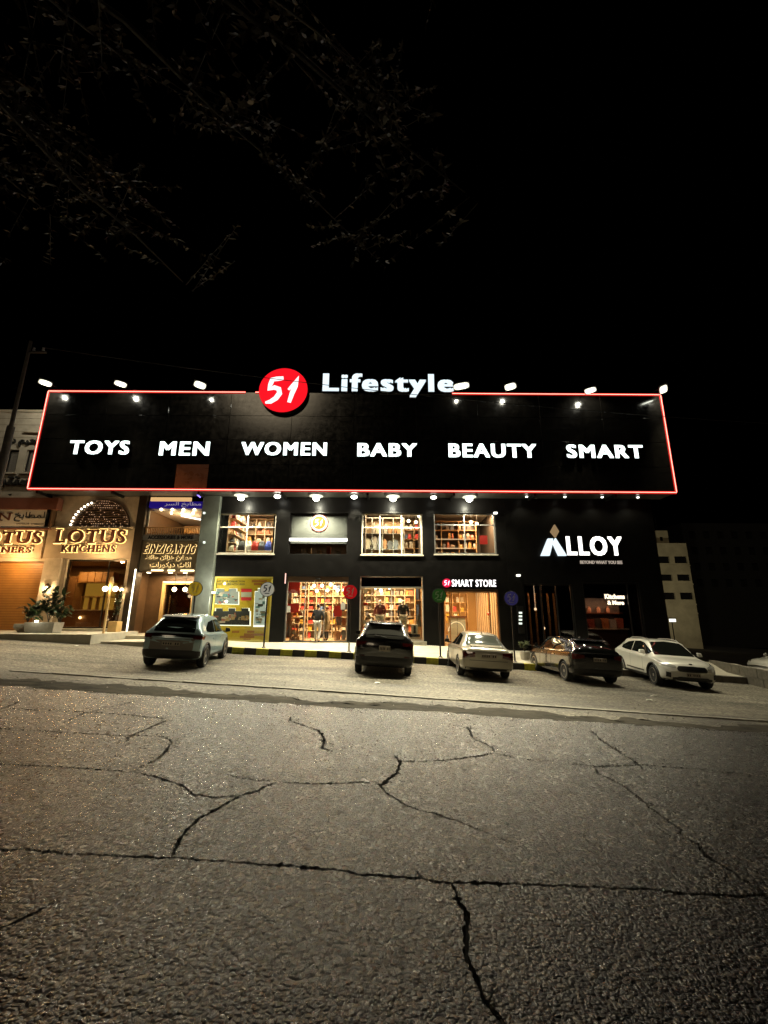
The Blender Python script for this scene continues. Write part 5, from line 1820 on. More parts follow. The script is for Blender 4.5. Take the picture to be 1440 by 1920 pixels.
def spoiler(mat, xr, z, w):
    def f(root, hit):
        obj('spoiler', MB().add([(xr, -w, z), (xr, w, z), (xr + .28, w + .02, z + .03), (xr + .28, -w - .02, z + .03), (xr + .02, -w, z + .035), (xr + .02, w, z + .035), (xr + .28, w, z + .075), (xr + .28, -w, z + .075)],
                                [(0, 3, 2, 1), (4, 5, 6, 7), (0, 1, 5, 4), (1, 2, 6, 5), (2, 3, 7, 6), (3, 0, 4, 7)]), mat, root, bevel=.012)
    return f


def antenna(x):
    def f(root, hit):
        p, nr = hit(x, 0, 'top')
        obj('antenna', MB().add([(x - .08, -.02, p.z - .01), (x + .08, -.015, p.z - .01), (x + .08, .015, p.z - .01), (x - .08, .02, p.z - .01), (x - .07, 0, p.z + .06)], [(0, 1, 2, 3), (0, 4, 1), (1, 4, 2), (2, 4, 3), (3, 4, 0)]), TRIM, root)
    return f


def arches(wb, wr):
    """dark wheel arch lips"""
    def f(root, hit):
        for sx in (1, -1):
            for sy in (1, -1):
                pts = []
                for k in range(17):
                    a = PI * (-.06 + 1.12 * k / 16)
                    x, z = sx * wb / 2 + (wr + .07) * math.cos(a), wr + (wr + .07) * math.sin(a)
                    p, nr = hit(x, max(z, .3), 'side')
                    pts.append((x, sy * (abs(p.y) + .0), max(z, .24)))
                obj('arch_trim', MB().tube(pts, .03, 6), TRIM, root, shade=True)
    return f


def wiper(x0, z0, w):
    def f(root, hit):
        p, nr = hit(-.05, z0, 'rear')
        q, _ = hit(w, z0 + .06, 'rear')
        obj('rear_wiper', MB().tube([p + Vector((-.02, 0, 0)), q + Vector((-.02, 0, 0))], .012, 5), TRIM, root)
    return f


def seams(xs, z0, z1):
    return [('door_seam', [(x - .006, z0, z1), (x + .006, z0, z1)], 'side', SEAM, dict(lift=.003, mirror=True, nu=1, nv=14)) for x in xs]


# ---- pale blue crossover, seen from behind right
PALE_BLUE = M('pale_blue_paint', (.30, .42, .46), .3, metal=.25, coat=1)
kA = suv_keys(4.20, 1.74, 1.61, 2.61, .82, rear_rake=.52, belt=.99, tail_z=1.06)
build_car(dict(name='crossover_car', label='pale blue crossover parked nose in before the narrow kitchen shop', wb=2.61, wr=.345, track=1.58, paint=PALE_BLUE, keys=kA,
               at=at_from((382, 1250), 419, 2.61, 1.72, -1), handles=((-.62, .86), (.32, .86)), mirror=(.80, 1.05), mirror_mat=TRIM, plates=(('rear', .74, .52, .11),), spokes=5, twin=True,
               decals=[('rear_window', [(-.60, 1.08, 1.20), (-.52, 1.08, 1.42), (0, 1.08, 1.47), (.52, 1.08, 1.42), (.60, 1.08, 1.20)], 'rear', CARGLASS),
                       ('tail_lamp_bar', [(-.84, .92, 1.0), (-.5, .93, 1.03), (0, .95, 1.03), (.5, .93, 1.03), (.84, .92, 1.0)], 'rear', M('dark_tail_bar', (.015, .012, .012), .12, coat=1), dict(lift=.016)),
                       ('tail_lamp', [(-.86, .88, .98), (-.6, .90, .985)], 'rear', TAIL, dict(lift=.02, mirror=True)),
                       ('lower_tailgate', [(-.82, .56, .9), (.82, .56, .9)], 'rear', M('tailgate_grey', (.16, .14, .12), .45, metal=.2), dict(lift=.004)),  # lower tailgate is greyer and darker than the body
                       ('bumper', [(-.84, .30, .54), (-.6, .26, .56), (.6, .26, .56), (.84, .30, .54)], 'rear', TRIM, dict(lift=.012)),
                       ('side_window', [(-1.30, 1.10, 1.20), (-.95, 1.06, 1.38), (-.42, 1.04, 1.44)], 'side', CARGLASS, dict(mirror=True)),
                       ('side_window', [(-.36, 1.04, 1.44), (.05, 1.03, 1.46), (.42, 1.02, 1.42), (.92, 1.02, 1.10)], 'side', CARGLASS, dict(mirror=True)),
                       ('windscreen', [(-.62, 1.06, 1.1), (-.5, 1.06, 1.44), (.5, 1.06, 1.44), (.62, 1.06, 1.1)], 'front', CARGLASS),
                       ('sill_trim', [(-.9, .24, .36), (.9, .24, .36)], 'side', TRIM, dict(mirror=True, lift=.01)),
                       ('head_lamp', [(.45, .72, .80), (.80, .74, .84)], 'front', HEAD, dict(mirror=True))] + seams((-.39, .62), .38, 1.0),
               extras=(spoiler(TRIM, -1.70, 1.50, .52), arches(2.61, .345), antenna(-.9))))

# ---- black crossover seen straight from behind
BLACKP = M('black_car_paint', (.010, .009, .008), .22, metal=.2, coat=1)
kB = suv_keys(4.45, 1.84, 1.64, 2.68, .88, rear_rake=.58, belt=1.0, tail_z=1.06, wtop=.60)
a, b = GP(668, 1258), GP(764, 1264)
build_car(dict(name='crossover_car', label='black crossover parked nose in before the mannequin window, tail to the road', wb=2.68, wr=.36, track=1.60, paint=BLACKP, keys=kB,
               at=((a.x + b.x) / 2 + .02, (a.y + b.y) / 2 + 1.34, R(90.5)), handles=((-.62, .9), (.34, .9)), mirror=(.84, 1.10), plates=(('rear', .83, .34, .16),), spokes=5,
               decals=[('rear_window', [(-.60, 1.13, 1.24), (-.52, 1.12, 1.47), (0, 1.12, 1.52), (.52, 1.12, 1.47), (.60, 1.13, 1.24)], 'rear', M('grey_tint_glass', (.05, .05, .045), .05, spec=.9)),
                       ('tail_lamp', [(-.88, .86, 1.0), (-.55, .94, 1.01)], 'rear', TAIL, dict(lift=.012, mirror=True)),
                       ('chrome_strip', [(-.82, 1.03, 1.05), (0, 1.05, 1.07), (.82, 1.03, 1.05)], 'rear', CHROME, dict(lift=.014)),
                       ('bumper', [(-.86, .32, .56), (-.6, .26, .58), (.6, .26, .58), (.86, .32, .56)], 'rear', TRIM, dict(lift=.012)),
                       ('reflector', [(-.80, .58, .61), (-.62, .58, .61)], 'rear', TAIL, dict(lift=.016, mirror=True, nu=2, nv=1)),
                       ('side_window', [(-1.30, 1.12, 1.24), (-.95, 1.09, 1.44), (-.42, 1.07, 1.50)], 'side', CARGLASS, dict(mirror=True)),
                       ('side_window', [(-.36, 1.07, 1.50), (.05, 1.06, 1.52), (.42, 1.05, 1.46), (.92, 1.05, 1.14)], 'side', CARGLASS, dict(mirror=True)),
                       ('windscreen', [(-.62, 1.08, 1.12), (-.5, 1.08, 1.5), (.5, 1.08, 1.5), (.62, 1.08, 1.12)], 'front', CARGLASS),
                       ('head_lamp', [(.45, .74, .82), (.82, .76, .86)], 'front', HEAD, dict(mirror=True))] + seams((-.39, .62), .38, 1.02),
               extras=(spoiler(BLACKP, -1.80, 1.535, .54), arches(2.68, .36), antenna(-.9), rails, wiper(0, 1.15, .34))))

# ---- silver saloon
SILVER = M('silver_paint', (.33, .30, .235), .32, metal=.35, coat=.8)


def sedan_keys(L, W, H, wb, fo):
    xf, xr = wb / 2 + fo, -(L - wb / 2 - fo)
    h = W / 2
    return [
        (xr, .40, .72, .79, h * .80, h * .84, h * .72, .04),
        (xr + .04, .33, .84, .90, h * .90, h * .92, h * .76, .04),
        (xr + .14, .28, .91, .985, h * .95, h * .955, h * .79, .05),
        (xr + .55, .24, .925, 1.00, h * .97, h * .975, h * .78, .05),
        (xr + .68, .23, .925, 1.05, h * .975, h * .98, h * .76, .06),
        (xr + 1.12, .22, .92, H - .08, h * .98, h * .99, h * .66, .08),
        (xr + 1.30, .21, .915, H - .025, h * .98, h * .995, h * .655, .08),
        (-.15, .20, .90, H, h * .98, h * 1.0, h * .66, .08),
        (.38, .20, .885, H - .06, h * .98, h * 1.0, h * .65, .08),
        (.52, .20, .88, H - .14, h * .98, h * .995, h * .66, .08),
        (1.12, .21, .86, .94, h * .975, h * .98, h * .80, .05),
        (1.26, .22, .82, .89, h * .97, h * .975, h * .81, .05),
        (xf - .40, .23, .74, .82, h * .95, h * .95, h * .79, .06),
        (xf - .14, .25, .66, .73, h * .90, h * .90, h * .74, .06),
        (xf - .04, .29, .58, .65, h * .82, h * .84, h * .68, .06),
        (xf, .36, .50, .56, h * .70, h * .72, h * .6, .05),
    ]


kC = sedan_keys(4.50, 1.70, 1.44, 2.60, .88)
ac_ = at_from((858, 1264), 840, 2.60, 1.68, 1)
build_car(dict(name='saloon_car', label='silver four door saloon parked nose in before the smart store door', wb=2.60, wr=.315, track=1.50, paint=SILVER, keys=kC, at=ac_,
               handles=((-.55, .80), (.36, .80)), mirror=(.80, .98), mirror_mat=TRIM, plates=(('rear', .74, .50, .13),), spokes=7,
               decals=[('rear_window', [(-.62, 1.00, 1.06), (-.50, 1.0, 1.33), (0, 1.0, 1.36), (.50, 1.0, 1.33), (.62, 1.0, 1.06)], 'rear', M('pale_glass', (.10, .11, .09), .06, spec=.9)),  # rear pane is paler than the other glass
                       ('tail_lamp', [(-.80, .64, .86), (-.44, .70, .84)], 'rear', TAIL, dict(lift=.012, mirror=True)),
                       ('trunk_seam', [(-.44, .865, .875), (.44, .865, .875)], 'rear', SEAM, dict(lift=.004, nv=1)),
                       ('bumper_groove', [(-.80, .585, .6), (.80, .585, .6)], 'rear', SEAM, dict(lift=.004, nv=1)),
                       ('plate_recess', [(-.42, .66, .82), (.42, .66, .82)], 'rear', M('recess_silver', (.36, .34, .28), .4, metal=.35), dict(lift=.003)),  # plate recess in a slightly paler silver than the body
                       ('lower_bumper', [(-.74, .30, .38), (.74, .30, .38)], 'rear', TRIM, dict(lift=.008)),
                       ('side_window', [(-1.12, .98, 1.08), (-.86, .96, 1.28), (-.36, .95, 1.34)], 'side', CARGLASS, dict(mirror=True)),
                       ('side_window', [(-.30, .95, 1.34), (.05, .94, 1.36), (.38, .93, 1.30), (.86, .93, 1.02)], 'side', CARGLASS, dict(mirror=True)),
                       ('windscreen', [(-.60, .98, 1.0), (-.5, .98, 1.3), (.5, .98, 1.3), (.60, .98, 1.0)], 'front', CARGLASS),
                       ('rub_strip', [(-1.0, .56, .60), (1.0, .56, .60)], 'side', SILVER, dict(mirror=True, lift=.014)),
                       ('head_lamp', [(.42, .62, .72), (.78, .62, .74)], 'front', HEAD, dict(mirror=True))] + seams((-.33, .68), .32, .92),
               extras=(antenna(-1.05), spoiler(SILVER, -2.02, .985, .52))))

# ---- black hatchback
kD = suv_keys(4.32, 1.76, 1.46, 2.60, .90, rear_rake=.66, belt=.93, tail_z=.98, hood=.90, bottom=.20, wtop=.61)
build_car(dict(name='hatchback_car', label='glossy black hatchback parked beside the white crossover', wb=2.60, wr=.325, track=1.53, paint=BLACKP, keys=kD,
               at=at_from((1057, 1275), 1001, 2.60, 1.74, 1), handles=((-.58, .82), (.36, .82)), mirror=(.82, 1.0), handle_mat=CHROME, plates=(('rear', .80, .44, .12),), spokes=5,
               decals=[('rear_window', [(-.60, 1.02, 1.1), (-.52, 1.02, 1.32), (0, 1.02, 1.37), (.52, 1.02, 1.32), (.60, 1.02, 1.1)], 'rear', CARGLASS),
                       ('tail_lamp', [(-.85, .78, .94), (-.5, .84, .93)], 'rear', M('dim_tail', (.10, .02, .015), .12, coat=1), dict(lift=.012, mirror=True)),
                       ('chrome_strip', [(-.5, .95, .975), (.5, .95, .975)], 'rear', CHROME, dict(lift=.012, nv=1)),
                       ('bumper', [(-.82, .28, .48), (-.6, .24, .5), (.6, .24, .5), (.82, .28, .48)], 'rear', TRIM, dict(lift=.012)),
                       ('side_window', [(-1.30, 1.04, 1.10), (-.92, 1.0, 1.28), (-.40, .98, 1.34)], 'side', CARGLASS, dict(mirror=True)),
                       ('side_window', [(-.34, .98, 1.34), (.05, .97, 1.36), (.42, .96, 1.30), (.92, .96, 1.04)], 'side', CARGLASS, dict(mirror=True)),
                       ('window_chrome', [(-1.25, .985, 1.0), (.9, .94, .955)], 'side', CHROME, dict(mirror=True, nv=1, nu=20, lift=.008)),
                       ('windscreen', [(-.62, .98, 1.02), (-.5, .98, 1.32), (.5, .98, 1.32), (.62, .98, 1.02)], 'front', CARGLASS),
                       ('head_lamp', [(.45, .66, .74), (.80, .68, .78)], 'front', HEAD, dict(mirror=True))] + seams((-.37, .64), .34, .96),
               extras=(spoiler(BLACKP, -1.62, 1.355, .52), antenna(-.8))))

# ---- white crossover, nose to the road
WHITEP = M('white_pearl_paint', (.60, .59, .52), .3, metal=.1, coat=1)
kE = suv_keys(4.36, 1.80, 1.54, 2.70, .87, rear_rake=.6, belt=.97, tail_z=1.02, hood=.97)
build_car(dict(name='crossover_car', label='white crossover facing the road at the right end of the parked row', wb=2.70, wr=.34, track=1.57, paint=WHITEP, keys=kE,
               at=at_from((1226, 1283), 1167, 2.70, 1.76, -1, rear_first=False), handles=((-.58, .86), (.36, .86)), mirror=(.82, 1.06), plates=(('front', .48, .42, .12),), spokes=5,
               decals=[('windscreen', [(-.66, 1.01, 1.10), (-.52, 1.02, 1.43), (0, 1.02, 1.47), (.52, 1.02, 1.43), (.66, 1.01, 1.10)], 'front', CARGLASS),
                       ('head_lamp', [(.48, .66, .74), (.84, .72, .86)], 'front', HEAD, dict(mirror=True, lift=.012)),
                       ('grille', [(-.46, .62, .68), (-.40, .58, .74), (0, .57, .75), (.40, .58, .74), (.46, .62, .68)], 'front', M('grille_black', (.008, .008, .008), .35), dict(lift=.012)),
                       ('lower_grille', [(-.60, .30, .38), (-.40, .28, .41), (.40, .28, .41), (.60, .30, .38)], 'front', TRIM, dict(lift=.012)),
                       ('fog_lamp', [(.64, .36, .52), (.76, .38, .54)], 'front', TRIM, dict(mirror=True, lift=.012)),
                       ('bumper_blade', [(.50, .27, .30), (.78, .29, .33)], 'front', CHROME, dict(mirror=True, lift=.02, nv=1)),
                       ('badge', [(-.05, .80, .83), (.05, .80, .83)], 'front', CHROME, dict(lift=.012, nv=1, nu=3)),
                       ('side_window', [(-1.38, 1.10, 1.20), (-.95, 1.06, 1.36), (-.42, 1.04, 1.42)], 'side', CARGLASS, dict(mirror=True)),
                       ('side_window', [(-.36, 1.04, 1.42), (.05, 1.03, 1.44), (.42, 1.02, 1.38), (.94, 1.02, 1.10)], 'side', CARGLASS, dict(mirror=True)),
                       ('door_trim', [(-.75, .42, .47), (.75, .40, .45)], 'side', TRIM, dict(mirror=True, lift=.012)),
                       ('sill_trim', [(-.95, .23, .34), (.95, .23, .34)], 'side', TRIM, dict(mirror=True, lift=.01)),
                       ('tail_lamp', [(-.85, .80, .98), (-.6, .84, .97)], 'rear', TAIL, dict(lift=.012, mirror=True)),
                       ('rear_window', [(-.60, 1.08, 1.20), (-.52, 1.08, 1.40), (.52, 1.08, 1.40), (.60, 1.08, 1.20)], 'rear', CARGLASS)] + seams((-.39, .64), .36, 1.0),
               extras=(arches(2.70, .34), rails, antenna(-.9))))

# ---- white hatchback beyond the low wall
qf = FP(1452, 1262, 21)
build_car(dict(name='hatchback_car', label='white car cut by the right picture edge behind the low block wall', wb=2.60, wr=.325, track=1.53, paint=WHITEP, keys=kD,
               at=(qf.x + 1.35, 21, R(182)), handles=((-.58, .82), (.36, .82)), mirror=(.82, 1.0), plates=(), spokes=5,
               decals=[('rear_window', [(-.60, 1.02, 1.1), (-.52, 1.02, 1.32), (.52, 1.02, 1.32), (.60, 1.02, 1.1)], 'rear', CARGLASS),
                       ('side_window', [(-1.30, 1.04, 1.10), (-.92, 1.0, 1.28), (-.40, .98, 1.34)], 'side', CARGLASS, dict(mirror=True)),
                       ('side_window', [(-.34, .98, 1.34), (.05, .97, 1.36), (.42, .96, 1.30), (.92, .96, 1.04)], 'side', CARGLASS, dict(mirror=True)),
                       ('windscreen', [(-.62, .98, 1.02), (-.5, .98, 1.32), (.5, .98, 1.32), (.62, .98, 1.02)], 'front', CARGLASS),
                       ('tail_lamp', [(-.85, .78, .94), (-.5, .84, .93)], 'rear', TAIL, dict(lift=.012, mirror=True)),
                       ('head_lamp', [(.45, .66, .74), (.80, .68, .78)], 'front', HEAD, dict(mirror=True))] + seams((-.37, .64), .34, .96)))

# ================================================================= PEOPLE
def skin_mesh(name, verts, edges, rads, mat, sub=2, root_i=0):
    me = bpy.data.meshes.new(name)
    me.from_pydata([tuple(v) for v in verts], edges, [])
    o = bpy.data.objects.new(name, me)
    C.objects.link(o)
    o.modifiers.new('skin', 'SKIN').use_smooth_shade = True
    for i, r in enumerate(rads):
        sv = me.skin_vertices[0].data[i]
        sv.radius = r if isinstance(r, tuple) else (r, r)
        sv.use_root = i == root_i
    sb_ = o.modifiers.new('sub', 'SUBSURF')
    sb_.levels = sub
    sb_.render_levels = sub
    bpy.context.view_layer.update()
    nm = bpy.data.meshes.new_from_object(o.evaluated_get(bpy.context.evaluated_depsgraph_get()))
    bpy.data.objects.remove(o)
    nm.materials.clear()
    nm.materials.append(mat)
    nm.shade_smooth()
    return nm


def figure(name, label, cat, loc, heading, J, skin, parts, hair=None, face=True, height=1.72, group=None):
    """J overrides joints (x right, y forward, z up); parts = clothing: [(name, joints chain list, grow, mat)]"""
    j = {'pelvis': (0, 0, .95), 'waist': (0, 0, 1.10), 'chest': (0, .01, 1.30), 'neck0': (0, 0, 1.44), 'neck1': (0, .015, 1.52), 'head': (0, .03, 1.60), 'crown': (0, .02, 1.68),
         'shL': (-.18, 0, 1.40), 'elL': (-.24, -.03, 1.13), 'wrL': (-.23, .06, .90), 'shR': (.18, 0, 1.40), 'elR': (.24, -.03, 1.13), 'wrR': (.23, .06, .90),
         'hpL': (-.10, 0, .90), 'knL': (-.11, .03, .50), 'anL': (-.11, -.02, .10), 'toL': (-.12, .13, .04), 'hpR': (.10, 0, .90), 'knR': (.11, .03, .50), 'anR': (.11, -.02, .10), 'toR': (.12, .13, .04)}
    j.update(J)
    rad = {'pelvis': (.15, .11), 'waist': (.13, .095), 'chest': (.155, .105), 'neck0': .062, 'neck1': .055, 'head': (.078, .098), 'crown': (.06, .075), 'shL': .062, 'shR': .062, 'elL': .042, 'elR': .042, 'wrL': .028, 'wrR': .028,
           'hpL': .088, 'hpR': .088, 'knL': .056, 'knR': .056, 'anL': .038, 'anR': .038, 'toL': .03, 'toR': .03}
    ed = [('pelvis', 'waist'), ('waist', 'chest'), ('chest', 'neck0'), ('neck0', 'neck1'), ('neck1', 'head'), ('head', 'crown'), ('chest', 'shL'), ('shL', 'elL'), ('elL', 'wrL'), ('chest', 'shR'), ('shR', 'elR'), ('elR', 'wrR'),
          ('pelvis', 'hpL'), ('hpL', 'knL'), ('knL', 'anL'), ('anL', 'toL'), ('pelvis', 'hpR'), ('hpR', 'knR'), ('knR', 'anR'), ('anR', 'toR')]
    root = thing(name, label, cat, loc, group)
    root.rotation_euler = (0, 0, heading)
    root.scale = (height / 1.72,) * 3
    names = list(j)
    # palms and fingers
    for s_ in 'LR':
        w, e = Vector(j['wr' + s_]), Vector(j['el' + s_])
        d = (w - e).normalized()
        side = Vector((0, 1, 0)) if abs(d.y) < .8 else Vector((0, 0, 1))
        pm_ = w + d * .08
        j['pa' + s_] = pm_
        rad['pa' + s_] = (.022, .034)
        ed.append(('wr' + s_, 'pa' + s_))
        for k, (of, ln) in enumerate(((.026, .06), (.009, .072), (-.009, .066), (-.025, .05))):
            a, b = 'f%d%s' % (k, s_), 'g%d%s' % (k, s_)
            j[a] = pm_ + side * of + d * ln * .5
            j[b] = pm_ + side * of + d * ln * .9 + Vector((.012 if s_ == 'L' else -.012, 0, -.004))
            rad[a], rad[b] = .0085, .007
            ed += [('pa' + s_, a), (a, b)]
        j['th' + s_] = w + d * .05 + side * .045
        rad['th' + s_] = .0095
        ed.append(('wr' + s_, 'th' + s_))
    names = list(j)
    ix = {n_: i for i, n_ in enumerate(names)}
    obj('body', skin_mesh('body', [j[n_] for n_ in names], [(ix[a], ix[b]) for a, b in ed], [rad[n_] for n_ in names], skin), None, root)
    for pn, chain, grow, mat in parts:
        used = []
        for a, b in chain:
            used += [n_ for n_ in (a, b) if n_ not in used]
        ii = {n_: i for i, n_ in enumerate(used)}
        rr_ = []
        for n_ in used:
            r_0 = rad.get(n_, .08)
            g_ = grow.get(n_, grow.get('*', 1.12)) if isinstance(grow, dict) else grow
            rr_.append(tuple(c * g_ for c in r_0) if isinstance(r_0, tuple) else r_0 * g_)
        obj(pn, skin_mesh(pn, [j[n_] for n_ in used], [(ii[a], ii[b]) for a, b in chain], rr_, mat), None, root)
    if hair:
        h = Vector(j['head'])
        hm = MB()
        vs, fs = [], []
        for a in range(13):
            for b in range(9):
                th, ph_ = 2 * PI * a / 12, PI * .62 * b / 8
                back = 1 if math.sin(th) < .2 else .72
                ph_ *= back
                vs.append((h.x + .092 * math.sin(ph_) * math.cos(th), h.y - .008 + .112 * math.sin(ph_) * math.sin(th), h.z + .03 + .108 * math.cos(ph_)))
        for a in range(12):
            for b in range(8):
                fs.append((a * 9 + b, (a + 1) * 9 + b, (a + 1) * 9 + b + 1, a * 9 + b + 1))
        hm.add(vs, fs)
        obj('hair', hm.mesh('hair', mat=hair, shade=True), None, root)
    if face:
        h = Vector(j['head'])
        obj('nose', MB().add([(h.x - .014, h.y + .088, h.z - .025), (h.x + .014, h.y + .088, h.z - .025), (h.x, h.y + .122, h.z - .02), (h.x, h.y + .092, h.z + .025)], [(0, 1, 2), (0, 2, 3), (1, 3, 2), (0, 3, 1)]), skin, root, local=True)
        for s_ in (-1, 1):
            obj('eye', MB().ball((h.x + s_ * .034, h.y + .082, h.z + .02), .013), BK, root, local=True)
            obj('ear', MB().lathe([(.004, -.03), (.018, -.01), (.02, .012), (.006, .03)], (h.x + s_ * .085, h.y - .005, h.z), 8), skin, root, local=True, shade=True)
        obj('mouth', MB().cbox((h.x, h.y + .085, h.z - .052), (.045, .01, .008)), M('lip', (.3, .1, .08), .5), root, local=True)
    return root


TOP = [('pelvis', 'waist'), ('waist', 'chest'), ('chest', 'neck0'), ('chest', 'shL'), ('shL', 'elL'), ('elL', 'wrL'), ('chest', 'shR'), ('shR', 'elR'), ('elR', 'wrR')]
LEGS = [('pelvis', 'hpL'), ('hpL', 'knL'), ('knL', 'anL'), ('pelvis', 'hpR'), ('hpR', 'knR'), ('knR', 'anR')]
SHOE = lambda s_: [('an' + s_, 'to' + s_)]
SKIN = M('skin', (.42, .26, .17), .5)
BLKC = M('black_cloth', (.012, .011, .011), .8, noise=.3, nscale=20, bump=.2, bscale=60)
PALEC = M('pale_trouser_cloth', (.55, .50, .42), .8, noise=.1, nscale=15, bump=.2, bscale=50)
HAIR = M('dark_hair', (.02, .015, .012), .6)
q = FP(594, 1205, YF - .25)
figure('person', 'person in black jacket and pale trousers stepping through the shop entrance, back to the road', 'person', (q.x, YF - .25, .262), R(-4), {'knL': (-.10, .10, .52), 'anL': (-.10, .12, .12), 'toL': (-.10, .27, .05), 'knR': (.10, .02, .50), 'anR': (.09, -.14, .12), 'toR': (.09, .0, .035), 'elL': (-.27, .02, 1.13), 'wrL': (-.20, .17, 1.0), 'elR': (.28, -.02, 1.13), 'wrR': (.22, .12, .98)},
       SKIN, [('jacket', TOP, {'*': 1.25, 'pelvis': 1.3, 'waist': 1.45, 'wrL': 1.5, 'wrR': 1.5, 'elL': 1.45, 'elR': 1.45, 'neck0': 1.2}, BLKC), ('trousers', LEGS, {'*': 1.28, 'anL': 1.5, 'anR': 1.5, 'pelvis': 1.05}, PALEC), ('shoe', SHOE('L'), 1.35, BLKC), ('shoe', SHOE('R'), 1.35, BLKC)], HAIR, height=1.74)
q = FP(612, 1203, YF + .9)
OLIVE = M('olive_cloth', (.26, .19, .10), .8, noise=.2, nscale=10)
figure('person', 'person in long olive coat standing just inside the shop entrance', 'person', (q.x, YF + .9, .262), R(70), {'elR': (.28, .16, 1.2), 'wrR': (.24, .38, 1.32), 'elL': (-.25, .12, 1.15), 'wrL': (-.18, .32, 1.2)},
       SKIN, [('coat', TOP + [('pelvis', 'hpL'), ('hpL', 'knL'), ('pelvis', 'hpR'), ('hpR', 'knR')], {'*': 1.3, 'knL': 2.2, 'knR': 2.2, 'hpL': 1.5, 'hpR': 1.5, 'waist': 1.35}, OLIVE), ('trousers', [('knL', 'anL')], 1.25, BLKC), ('trousers', [('knR', 'anR')], 1.25, BLKC), ('shoe', SHOE('L'), 1.35, BLKC), ('shoe', SHOE('R'), 1.35, BLKC)],
       M('brown_scarf', (.10, .05, .03), .8), height=1.66)
MANQ = M('mannequin_white', (.6, .55, .5), .4)
for px, c1, c2, lab in ((712, (.10, .02, .02), (.45, .45, .36), 'mannequin in dark red top and pale skirt, left in the display window'), (756, (.02, .018, .016), (.45, .43, .36), 'mannequin in black jacket and pale trousers, right in the display window')):
    q = FP(px, 1190, YF + .9)
    figure('mannequin', lab, 'mannequin', (q.x, YF + .9, .50), R(180), {'elL': (-.26, -.02, 1.14), 'wrL': (-.24, .08, .92)}, MANQ,
           [('top', TOP, {'*': 1.25, 'wrL': 1.4, 'wrR': 1.4}, M('top_%d' % px, c1, .8)), ('bottoms', LEGS, {'*': 1.3}, M('bottom_%d' % px, c2, .8))], None, face=False, height=1.8, group='mannequins in the display window')
obj('display_plinth', MB().box(Gd[2][0] + .1, Gd[2][1] - .1, YF + .45, YF + 1.35, .258, .49), M('plinth', (.35, .28, .2), .5), store)

# ================================================================= SHOP INTERIORS
rg = random.Random(21)
PAL = {'toys': [(.55, .04, .03), (.50, .30, .04), (.45, .38, .28), (.06, .10, .2), (.5, .12, .03), (.3, .2, .1), (.55, .5, .4)],
       'shoes': [(.22, .14, .08), (.10, .07, .05), (.40, .32, .22), (.40, .10, .04), (.06, .05, .05), (.48, .42, .34), (.45, .22, .05), (.14, .10, .07)],
       'bags': [(.5, .48, .44), (.45, .04, .03), (.04, .06, .25), (.02, .02, .02), (.3, .28, .25)],
       'clothes': [(.10, .11, .12), (.18, .16, .13), (.06, .06, .06), (.30, .26, .18), (.25, .12, .05)]}
unit_box = {}


def good(kind, c, w, d, h, x, y, z, label, cat_, group):
    key = (c, kind)
    if key not in unit_box:
        m_ = MB()
        if kind == 'box':
            m_.box(-.5, .5, -.5, .5, 0, 1)
            unit_box[key] = m_.mesh('boxed_product', mat=M('good_%.2f_%.2f_%.2f' % c, c, .5, noise=.25, nscale=4))
        elif kind == 'bag':
            m_.add([(-.5, -.5, 0), (.5, -.5, 0), (.5, .5, 0), (-.5, .5, 0), (-.45, -.55, .55), (.45, -.55, .55), (.42, .4, .55), (-.42, .4, .55), (-.3, -.3, 1), (.3, -.3, 1), (.3, .2, 1), (-.3, .2, 1)],
                   [(0, 3, 2, 1), (8, 9, 10, 11)] + [(a + o_, (a + 1) % 4 + o_, (a + 1) % 4 + o_ + 4, a + o_ + 4) for o_ in (0, 4) for a in range(4)])
            unit_box[key] = m_.mesh('bag', mat=M('good_%.2f_%.2f_%.2f' % c, c, .6, noise=.2, nscale=3), bevel=.08)
        else:  # garment on a hanger
            m_.prism([(-.5, 0), (.5, 0), (.42, .55), (.6, .35), (.75, .45), (.45, .92), (.12, 1), (-.12, 1), (-.45, .92), (-.75, .45), (-.6, .35), (-.42, .55)], -.5, .5)
            unit_box[key] = m_.mesh('garment', mat=M('good_%.2f_%.2f_%.2f' % c, c, .85, noise=.2, nscale=3))
    o_ = bpy.data.objects.new({'box': 'boxed_product', 'bag': 'bag', 'garment': 'hanging_garment'}[kind], unit_box[key])
    C.objects.link(o_)
    o_.location = (x, y, z)
    o_.scale = (w, d, h)
    o_.rotation_euler = (0, 0, rg.uniform(-.12, .12))
    return tag(o_, label, cat_, group)


